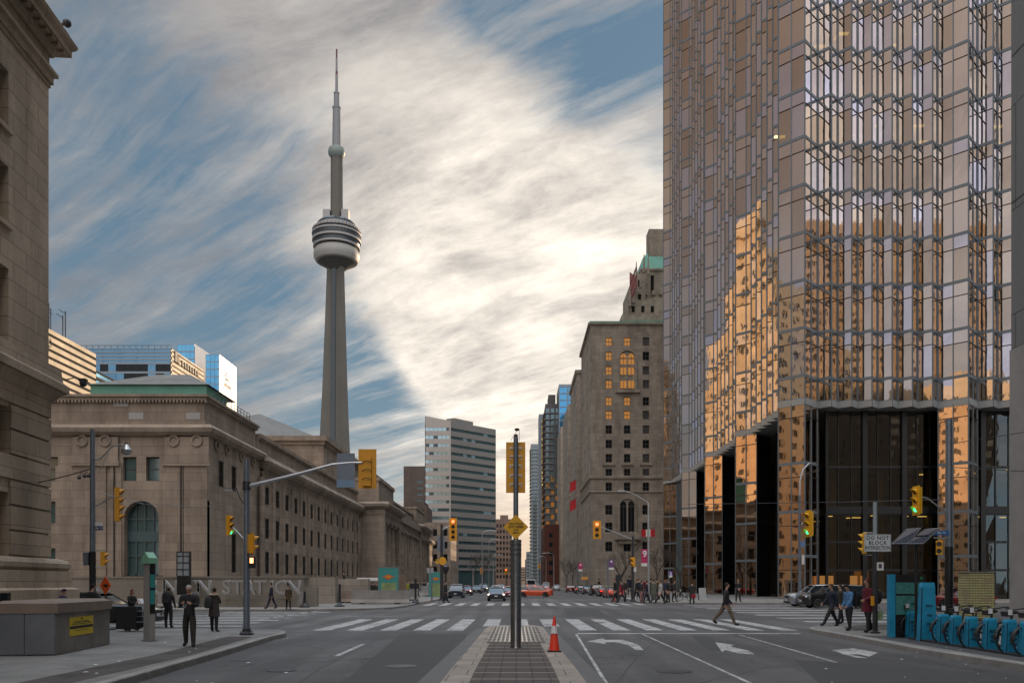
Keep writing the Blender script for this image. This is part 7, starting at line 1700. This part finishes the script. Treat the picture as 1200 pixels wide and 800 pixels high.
# --- bike share
Y=25.1; X0=xa(1041,Y); t=thing('bike_share_map_kiosk',(X0,Y,.15),'cyan-edged map kiosk at the head of the bicycle row','map kiosk'); W=xa(1084,Y)-X0; h=za(672.5,Y)-.15
b=MB(); b.box(.16,W,-.05,.05,.0,h); b.build('black_frame',m_black,t,world=False)
b=MB(); b.box(0,.17,-.1,.1,0,h-.0); b.build('cyan_side',m_cyan,t,world=False)
b=MB(); b.box(.2,W-.1,-.06,-.051,h*.36,h*.66); b.box(.2,W-.1,-.06,-.051,h*.69,h*.87); b.build('map_panel',plain('teal_map',(.07,.26,.24),.25,0,.35,9),t,world=False)
b=MB(); b.lathe([(.001,0),(.045,0),(.045,.01)],(W-.14,-.055,h*.94),12,'y'); b.build('green_dot',plain('green_logo',(.02,.25,.08),.4,0),t,world=False)
def dock(X,Y,label,h=.92,w=.34,grp='cyan bicycle docks along the right kerb'):
    t=thing('bicycle_dock',(X,Y,.15),label,'bicycle dock',grp)
    b=MB(); b.loft([[(-w/2*1.12,-.12,0),(w/2*1.12,-.12,0),(w/2*1.12,.12,0),(-w/2*1.12,.12,0)],[(-w/2*.86,-.1,h*.93),(w/2*.86,-.1,h*.93),(w/2*.86,.1,h*.93),(-w/2*.86,.1,h*.93)],[(-w/2*.7,-.08,h),(w/2*.8,-.08,h),(w/2*.8,.08,h),(-w/2*.7,.08,h)]]); b.build('cyan_body',m_cyan,t,world=False)
    b=MB(); b.add([(-w/2*1.13,-.125,0),(-w/2*1.0,-.125,0),(-w/2*.76,-.105,h*.9),(-w/2*.9,-.105,h*.9)],[(0,1,2,3)]); b.build('black_edge',m_black,t,world=False)
    b=MB(); b.path([(-w*.42-.16*0,.02,.04)]+[(-w*.42+.30*cos(R(a_))*.62,.02,.345+.30*sin(R(a_))) for a_ in range(265,94,-10)],.02,6) if grp else None
    if grp: b.path([(-w*.42,.02,.04),(-w*.42,.02,.65)],.014,5); b.build('wheel_guard',m_black,t,smooth=True,world=False)
    text('$3.25',.085,(.02,-.122,h*.60),m_txt,t,.002,bold=.002); text('One',.085,(.02,-.124,h*.44),m_txt,t,.002,bold=.002); text('Way',.085,(.02,-.126,h*.29),m_txt,t,.002,bold=.002)
    return t
def bicycle(X,Y,label,rz=0):
    t=thing('share_bicycle',(X,Y,.15),label,'bicycle','share bicycles in the docks',rz)
    R0=.31
    for x in (0,1.08):
        b=MB(); rings=[]
        for i in range(29):
            a=2*pi*i/28; rings.append([(x+(R0+.022*cos(2*pi*j/6))*cos(a),.022*sin(2*pi*j/6),R0+(R0+.022*cos(2*pi*j/6))*sin(a)) for j in range(6)])
        b.loft(rings,cap=False); wl=b.build('wheel',m_rubber,t,smooth=True,world=False)
        b=MB(); b.lathe([(.03,-.04),(.03,.04)],(x,0,R0),8,'y')
        for i in range(12): a=2*pi*i/12; b.tube((x,0,R0),(x+R0*cos(a),0,R0+R0*sin(a)),.003,n=3)
        b.build('spokes',m_galvl,wl,world=False)
        b=MB(); rings=[]
        for i in range(15):
            a=R(-15+210*i/14) if x>0 else R(20+160*i/14); rings.append([(x+(R0+.05)*cos(a),y_,R0+(R0+.05)*sin(a)) for y_ in(-.05,.05)]+[(x+(R0+.06)*cos(a),y_,R0+(R0+.06)*sin(a)) for y_ in(.05,-.05)])
        b.loft(rings); b.build('mudguard',m_black,t,world=False)
    b=MB(); b.path([(.1,0,.72),(.25,0,.45),(.5,0,.3),(.58,0,.3)],.03,8); b.path([(.58,0,.3),(.72,0,.85)],.026,8); b.path([(0,0,R0),(.1,0,.72),(.14,0,1.0)],.024,8); b.path([(.58,0,.3),(1.08,0,R0)],.018,6); b.build('frame',plain('bike_frame_black',(.03,.03,.035),.35,.1) if 'bike_frame_black' not in MT else MT['bike_frame_black'],t,smooth=True,world=False)
    b=MB(); b.path([(.36,-.26,1.06),(.2,-.26,1.06),(.14,-.1,1.02),(.14,.1,1.02),(.2,.26,1.06),(.36,.3,1.03)],.016,6); b.build('handlebar',m_black,t,smooth=True,world=False)
    b=MB(); b.sphere((.76,0,.92),.13,10,6,(1.1,.75,.35)); b.build('saddle',m_black,t,smooth=True,world=False)
    b=MB(); b.loft([[(-.1,-.07,.86),(.04,-.07,.86),(.04,.07,.86),(-.1,.07,.86)],[(-.12,-.09,.98),(.05,-.09,.98),(.05,.09,.98),(-.12,.09,.98)]]); b.build('front_rack',m_darkm,t,world=False)
    b=MB(); b.box(-.11,.0,-.145,-.131,.9,1.03); b.build('number_panel',m_refl,t,world=False)
    return t
X,Y=gp(1091,750,.15); tt=dock(xa(1086,Y),Y,'tall cyan payment terminal with black edge right of the map kiosk',h=(750-682)*Y/F,w=.44,grp=None); tt.name='payment_terminal'; tt['category']='payment terminal'
labs=['first cyan dock, right of the payment terminal','second cyan dock from the payment terminal','third cyan dock from the payment terminal','fourth cyan dock from the payment terminal','fifth cyan dock from the payment terminal','rightmost cyan dock, cropped by the picture edge']
dxy=[(1105,753),(1120,755.5),(1138,758.5),(1160,761.5),(1183,765),(1204,768.5)]
bl=['bicycle in the first dock','bicycle in the second dock','bicycle in the third dock','bicycle in the fourth dock','bicycle in the fifth dock','bicycle in the rightmost dock by the picture edge']
d0=None;b0_=None
for i,(px,py) in enumerate(dxy):
    X,Y=gp(px,py,.15)
    if d0 is None:
        d0=snap(dock(X,Y,labs[0],h=.8,w=.27)); b0_=snap(bicycle(X+.08,Y+.22,bl[0]+' right of the payment terminal',R(12)))
    else:
        dup(d0,(X,Y,.15),0,labs[i]); dup(b0_,(X+.08,Y+.22,.15),R(12+(i*7)%5),bl[i])
X,Y=gp(1070,747,.15); dup(d0,(X,Y+.1,.15),0,'cyan dock in front of the map kiosk'); dup(b0_,(X-.05,Y+.35,.15),R(14),'bicycle in front of the map kiosk')
b=MB(); b.box(xa(1045,24.6),xa(1210,20),19.0,19.02,.15,.16) if False else None
for (a,c) in zip(dxy[:-1],dxy[1:]): pass
p0=gp(1072,748,.15); p1=gp(1206,769,.15); b=MB(); n_=Vector((p1[0]-p0[0],p1[1]-p0[1])).normalized(); q_=Vector((-n_.y,n_.x))*.45
b.prism([(p0[0]-q_.x*.4,p0[1]-q_.y*.4),(p1[0]-q_.x*.4,p1[1]-q_.y*.4),(p1[0]+q_.x,p1[1]+q_.y),(p0[0]+q_.x,p0[1]+q_.y)][::1],.15,.19); q=b.build('dock_base_plate',m_darkm,fix=True); tag(q,'long dark steel plate under the cyan docks','base plate')
# solar panels
Y=24.3; X=xa(1073.5,Y); zz=lambda py: za(py,Y)-.15; xx=lambda px: xa(px,Y)-X
t=thing('solar_panel_mast',(X,Y,.15),'thin black pole carrying two tilted solar panels above the map kiosk','solar panel'); b=MB(); b.tube((0,0,0),(0,0,zz(632)),.045,.04,10); b.build('pole',m_black,t,smooth=True,world=False)
m_pv,N,L=newmat('solar_cells'); v=coord(N,'obj'); br=nd(N,'ShaderNodeTexBrick'); br.offset=0; L.new(v,br.inputs[0]); br.inputs['Scale'].default_value=1; br.inputs['Brick Width'].default_value=.09; br.inputs['Row Height'].default_value=.09; br.inputs['Mortar Size'].default_value=.004; br.inputs['Color1'].default_value=(.012,.016,.03,1); br.inputs['Color2'].default_value=(.018,.022,.035,1); br.inputs['Mortar'].default_value=(.15,.16,.18,1); finish(N,L,br.outputs[0],.15,0)
for (a,c,e,f_) in ((1045,1064,1079,1062),(1062,1082,1101.5,1084)):
    b=MB(); Yf,Yb=Y-.35,Y+.35; pts=[(xa(a,Yf)-X,-.35,za(636.8,Yf)-.15),(xa(c,Yf)-X,-.35,za(636.4,Yf)-.15),(xa(e,Yb)-X,.35,za(618.5,Yb)-.15),(xa(f_,Yb)-X,.35,za(619.8,Yb)-.15)]
    b.add(pts+[(x,y,z-.035) for x,y,z in pts],[(0,1,2,3),(7,6,5,4),(0,4,5,1),(1,5,6,2),(2,6,7,3),(3,7,4,0)]); pn=b.build('solar_panel',m_pv,t,world=False)
    b=MB(); 
    for i in range(4): b.path([pts[i],pts[(i+1)%4]],.012,4)
    b.build('panel_frame',m_galvl,pn,world=False)
b=MB(); b.path([(-.3,0,zz(629)),(.35,0,zz(627))],.025,6); b.build('bracket',m_black,t,world=False)
# plaid cabinet
m_pl,N,L=newmat('yellow_plaid_wrap'); v=coord(N,'obj'); sx=N.new('ShaderNodeSeparateXYZ'); L.new(v,sx.inputs[0])
w1=math_(N,L,'LESS_THAN',math_(N,L,'FRACT',math_(N,L,'MULTIPLY',sx.outputs[2],11.0)),.35); w2=math_(N,L,'LESS_THAN',math_(N,L,'FRACT',math_(N,L,'MULTIPLY',sx.outputs[0],9.0)),.2)
nz=noise(N,L,v,2.2,3); c=mix(N,L,w1,mix(N,L,nz,(.50,.48,.22),(.34,.35,.16)),(.12,.11,.06)); c=mix(N,L,math_(N,L,'MULTIPLY',w2,.7),c,(.14,.12,.08)); c=mix(N,L,ramp(N,L,noise(N,L,v,3.1,2),[(.5,0.0),(.62,.7)]),c,(.26,.2,.13)); finish(N,L,c,.5)
Y=30; X=xa(1144,Y); h=za(669.5,Y)-.15; t=thing('wrapped_utility_cabinet',(X,Y,.15),'tall cabinet wrapped in yellow plaid behind the bicycles','utility cabinet'); b=MB(); b.box(-.47,.47,-.35,.35,0,h-.03); b.build('cabinet_body',m_pl,t,world=False); b=MB(); b.box(-.5,.5,-.38,.38,h-.03,h); b.build('cabinet_top',m_galvl,t,world=False)
# --- crowd fence, sandwich boards, planters by the right corner
t=thing('crowd_barrier',(xa(737,84),84,.15),'grey crowd barrier of thin bars behind the waiting group','barrier'); b=MB(); w=1.0
b.path([(-w,0,0),(-w,0,1.1),(w,0,1.1),(w,0,0)],.03,5)
for i in range(9): b.tube((-w+.2*i+.2,0,.15),(-w+.2*i+.2,0,1.1),.015,n=4)
b.path([(-w,0,.15),(w,0,.15)],.02,4); b.build('barrier_frame',m_galvl,t,world=False)
for (px,Y,lab) in ((823,80,'white sandwich board by the gold piers'),(725,92,'black menu board beside the hotel corner')):
    t=thing('sandwich_board',(xa(px,Y),Y,.15),lab,'sign board'); b=MB(); m=m_galvl if px==823 else m_black; hh=1.2 if px==823 else 2.6
    b.prof([(-.3,0),(-.26,0),(.0,hh),(-.04,hh)],-.35,.35,'x'); b.prof([(.3,0),(.26,0),(.0,hh),(.04,hh)],-.35,.35,'x'); b.build('panels',m,t,world=False)
# a parked bicycle by the gold pier
bi=dup(b0_,(xa(797,79),79,.15),R(20),'lone bicycle leaning near the gold piers')
# --- bare trees
def tree(X,Y,h,label,seed):
    rr=random.Random(seed); t=thing('bare_tree',(X,Y,.15),label,'tree','bare street trees'); br=MB()
    b=MB(); b.path([(0,0,0),(.05,.02,h*.2),(0,0,h*.4)],[.14,.11,.09],8); b.build('trunk',m_bark,t,smooth=True,world=False)
    def rec(p,d,l,r,n):
        q=p+d*l; br.tube(p,q,r,r*.62,5,cap=False)
        if n==0: return
        for i in range(3 if n>2 else rr.choice((2,3))):
            dd=(d+Vector((rr.uniform(-.75,.75),rr.uniform(-.75,.75),rr.uniform(-.1,.5)))).normalized(); rec(q,dd,l*rr.uniform(.62,.85),r*.6,n-1)
    for i in range(5):
        a=rr.uniform(0,6.3); rec(Vector((0,0,h*(.36+.02*i))),Vector((cos(a)*.6,sin(a)*.6,1)).normalized(),h*.2,.06,4)
    br.build('branches',m_bark,t,world=False)
for i,(px,Y,h,lab) in enumerate(((556,170,8,'bare tree in front of the striped office, left one'),(567,190,9,'bare tree in front of the striped office, right one'),(594,260,10,'bare tree left of the median pole far down the street'),(664,215,8,'bare tree by the hotel front far down the street'),(671,180,7,'bare tree beside the small magenta banner'),(770,98,6,'bare sapling in front of the gold piers'),(797,100,6.5,'bare sapling near the lone bicycle'),(728,110,6,'bare sapling at the hotel corner'))):
    tree(xa(px,Y),Y,h,lab,i+3)
# small far signals and flags to fill the end of the street
for i,(px,py,Y,lab) in enumerate(((632,661,240,'small orange construction sign far down the right kerb'),(593,667,200,'small red far signal left of the median pole'),(564.5,666,190,'tiny yellow signal in front of the striped office'))):
    X=xa(px,Y); t=thing('far_signal_post',(X,Y,.15),lab,'signal post'); h=za(py,Y)-.15; b=MB(); b.tube((0,0,0),(0,0,h),.08,n=6); b.build('pole',m_darkm,t,world=False); signal(t,(0,-.15,h-.5),0,3,1.5,1 if i==1 else 0,back=True)
EASTG=5.5; UPG=22.0; SUNE=4.4; EXPO=0.06
# ------------------------------------------------------------ sky, sun, camera
EL,AZ=13.0,31.0
w=bpy.data.worlds.new('World'); S.world=w; w.use_nodes=True; N=w.node_tree.nodes; L=w.node_tree.links; N.clear()
out=N.new('ShaderNodeOutputWorld'); bg=N.new('ShaderNodeBackground'); L.new(bg.outputs[0],out.inputs[0]); bg.inputs[1].default_value=.1
sky=N.new('ShaderNodeTexSky'); sky.sky_type='NISHITA'; sky.sun_disc=False; sky.sun_elevation=R(EL+6); sky.sun_rotation=R(AZ); sky.air_density=1.0; sky.dust_density=1.0; sky.ozone_density=2.0
D=N.new('ShaderNodeTexCoord').outputs['Generated']
sp=N.new('ShaderNodeSeparateXYZ'); L.new(D,sp.inputs[0]); dx,dy,dz=sp.outputs
M=lambda op,a,b=None,c=None,clamp=False: math_(N,L,op,a,b,c,clamp)
def dirpx(px,py): return Vector(((px-VX)/F,1,(HY-py)/F)).normalized()
def blob(px,py,r,v=None):
    """soft round region of sky about the direction seen at a photograph position; r in radians"""
    d=v or dirpx(px,py); n=N.new('ShaderNodeVectorMath'); n.operation='DOT_PRODUCT'; L.new(D,n.inputs[0]); n.inputs[1].default_value=d
    t=M('SUBTRACT',1.0,n.outputs['Value']); t=M('DIVIDE',t,-(r*r/2)); return M('EXPONENT',t)
def blobdir(v,r): return blob(0,0,r,Vector(v).normalized())
# cloud plane projection
zz=M('ADD',M('MAXIMUM',dz,0.0),.30)
cx_=M('DIVIDE',dx,zz); cy_=M('DIVIDE',dy,zz)
cv=N.new('ShaderNodeCombineXYZ'); L.new(cx_,cv.inputs[0]); L.new(cy_,cv.inputs[1])
wn=nd(N,'ShaderNodeTexNoise'); wn.inputs['Scale'].default_value=1.3; wn.inputs['Detail'].default_value=3; L.new(cv.outputs[0],wn.inputs['Vector'])
wv=N.new('ShaderNodeVectorMath'); wv.operation='MULTIPLY_ADD'; L.new(wn.outputs[1],wv.inputs[0]); wv.inputs[1].default_value=(.22,.22,0); L.new(cv.outputs[0],wv.inputs[2])
def layer(rot,sc,loc,scale,det,rough,dist):
    mp=N.new('ShaderNodeMapping'); mp.vector_type='POINT'; mp.inputs['Rotation'].default_value=(0,0,R(rot)); L.new(wv.outputs[0],mp.inputs[0])
    m2=N.new('ShaderNodeMapping'); m2.inputs['Scale'].default_value=(sc[0],sc[1],1); m2.inputs['Location'].default_value=(loc[0],loc[1],0); L.new(mp.outputs[0],m2.inputs[0])
    return noise(N,L,m2.outputs[0],scale,det,rough,dist)
nA=layer(24,(.42,1.35),(0.4,.3),2.0,11,.66,.12)
nB=layer(30,(.42,3.0),(3.1,1.7),2.6,11,.66,.12)
nC=layer(18,(.9,1.7),(7.1,4.7),4.2,10,.66,.1)
nD=layer(22,(.7,1.6),(1.1,9.7),9.0,8,.68,.1)
def acc(base,items):
    r=base
    for wgt,bl in items: r=M('MULTIPLY_ADD',bl,wgt,r)
    return r
bias=acc(0.0,[(.20,blob(450,150,.19)),(.22,blob(540,290,.15)),(.34,blob(700,330,.20)),(.34,blob(660,480,.15)),(.22,blob(560,430,.08)),(.13,blob(300,50,.18)),(.06,blob(120,80,.2)),(.12,blob(330,350,.06)),(.12,blob(130,250,.07)),
   (-.30,blob(150,400,.15)),(-.12,blob(110,180,.16)),(-.10,blob(330,200,.09)),(-.14,blob(60,330,.12)),(-.34,blob(735,70,.08)),(-.28,blob(610,20,.05)),(-.20,blob(430,430,.06)),(-.22,blob(320,440,.09)),(-.10,blob(240,190,.10)),(-.12,blob(470,500,.05)),(.3,blobdir((-.8,-.6,.5),.7)),(.3,blobdir((0,-.6,.8),.8)),(.25,blobdir((.8,-.2,.5),.7))])
den=M('ADD',M('ADD',M('ADD',M('MULTIPLY',nA,.9),M('MULTIPLY',nB,.55)),M('MULTIPLY',nD,.28)),bias)
mr_=N.new('ShaderNodeMapRange'); mr_.interpolation_type='SMOOTHSTEP'; L.new(den,mr_.inputs[0]); mr_.inputs[1].default_value=.84; mr_.inputs[2].default_value=1.15
nE=layer(33,(.28,2.4),(5.3,2.2),3.0,11,.66,.1)
veil=ramp(N,L,M('ADD',M('MULTIPLY',nE,.75),M('MULTIPLY',nD,.25)),[(.44,0.0),(.62,.85)])
vm=M('ADD',.34,M('ADD',M('ADD',blob(190,215,.22),blob(330,350,.12)),M('ADD',M('ADD',blob(680,90,.12),M('MULTIPLY',blob(520,500,.12),1.0)),M('MULTIPLY',blob(120,330,.08),.3))),None,True)
veil=M('MULTIPLY',veil,vm)
cov=M('MULTIPLY',M('MAXIMUM',mr_.outputs[0],veil),.96)
thick=ramp(N,L,M('ADD',M('ADD',M('MULTIPLY',nC,.55),M('MULTIPLY',nB,.35)),M('MULTIPLY',nD,.25)),[(.46,0.0),(.68,1.0)])
warmh=M('EXPONENT',M('MULTIPLY',M('MAXIMUM',dz,0.0),-7.0))
nis=mix(N,L,1.0,sky.outputs[0],(.30,.40,.46),'MULTIPLY')
base=mix(N,L,.7,nis,(1.55,2.55,3.5))
base=mix(N,L,M('MULTIPLY',warmh,.75),base,(3.4,4.3,4.3))
glow=acc(0.0,[(.55,blob(640,430,.22)),(.75,blob(720,360,.24)),(.34,blob(560,320,.18)),(.35,blob(600,560,.2)),(.12,blob(470,200,.25))])
low=blob(612,675,.10)
cl=mix(N,L,thick,(4.6,4.35,4.15),(2.5,2.45,2.6))
bright=mix(N,L,thick,(13.0,11.8,10.2),(6.0,5.5,5.0))
cl=mix(N,L,M('MINIMUM',glow,1.0),cl,bright)
c=mix(N,L,cov,base,cl)
c=mix(N,L,M('MULTIPLY',low,.8),c,(10.5,7.4,4.9))
# eastern and overhead sky (behind the camera): gain added as fill light for street and facades
east=M('MAXIMUM',M('MULTIPLY_ADD',dy,-1.0,-.25),0.0)
up=M('POWER',M('MAXIMUM',M('SUBTRACT',dz,.62),0.0),1.0)
gain=M('ADD',1.0,M('ADD',M('MULTIPLY',east,EASTG),M('MULTIPLY',up,UPG)))
gv=N.new('ShaderNodeVectorMath'); gv.operation='SCALE'; L.new(c,gv.inputs[0]); L.new(gain,gv.inputs['Scale'])
south=blobdir((-1,-.15,.45),.55)
sc=mix(N,L,M('MULTIPLY',M('SUBTRACT',dz,.22),3.0,None,True),(3.7,3.7,4.15),(3.7,2.5,1.85)); sd_=ramp(N,L,M('MULTIPLY_ADD',dy,-1.0,.3),[(.25,.52),(.75,1.15)]); sc=mix(N,L,1.0,sc,sd_,'MULTIPLY'); cs=mix(N,L,M('MULTIPLY',south,.85),gv.outputs[0],sc)
L.new(cs,bg.inputs[0])
sun=bpy.data.lights.new('Sun','SUN'); sun.energy=SUNE; sun.angle=R(.5); sun.color=(1,.70,.44)
so=bpy.data.objects.new('Sun',sun); COL.objects.link(so)
sd=Vector((sin(R(AZ))*cos(R(EL)),cos(R(AZ))*cos(R(EL)),sin(R(EL)))); so.rotation_euler=sd.to_track_quat('Z','Y').to_euler(); so.location=(0,0,60)
cam=bpy.data.cameras.new('Camera'); co=bpy.data.objects.new('Camera',cam); COL.objects.link(co); S.camera=co
co.location=(0,0,CH); co.rotation_euler=(R(90),0,0); cam.sensor_width=36; cam.lens=F/1200*36; cam.shift_x=-(VX-600)/1200; cam.shift_y=(HY-400)/1200; cam.clip_end=12000; cam.clip_start=.1
S.render.engine='CYCLES'; S.cycles.use_denoising=True; S.cycles.max_bounces=7; S.cycles.glossy_bounces=4; S.cycles.diffuse_bounces=3; S.cycles.transparent_max_bounces=8; S.cycles.sample_clamp_indirect=6
try: S.cycles.denoiser='OPENIMAGEDENOISE'
except Exception: pass
S.view_settings.view_transform='Standard'; S.view_settings.look='None'; S.view_settings.exposure=EXPO; S.view_settings.gamma=1
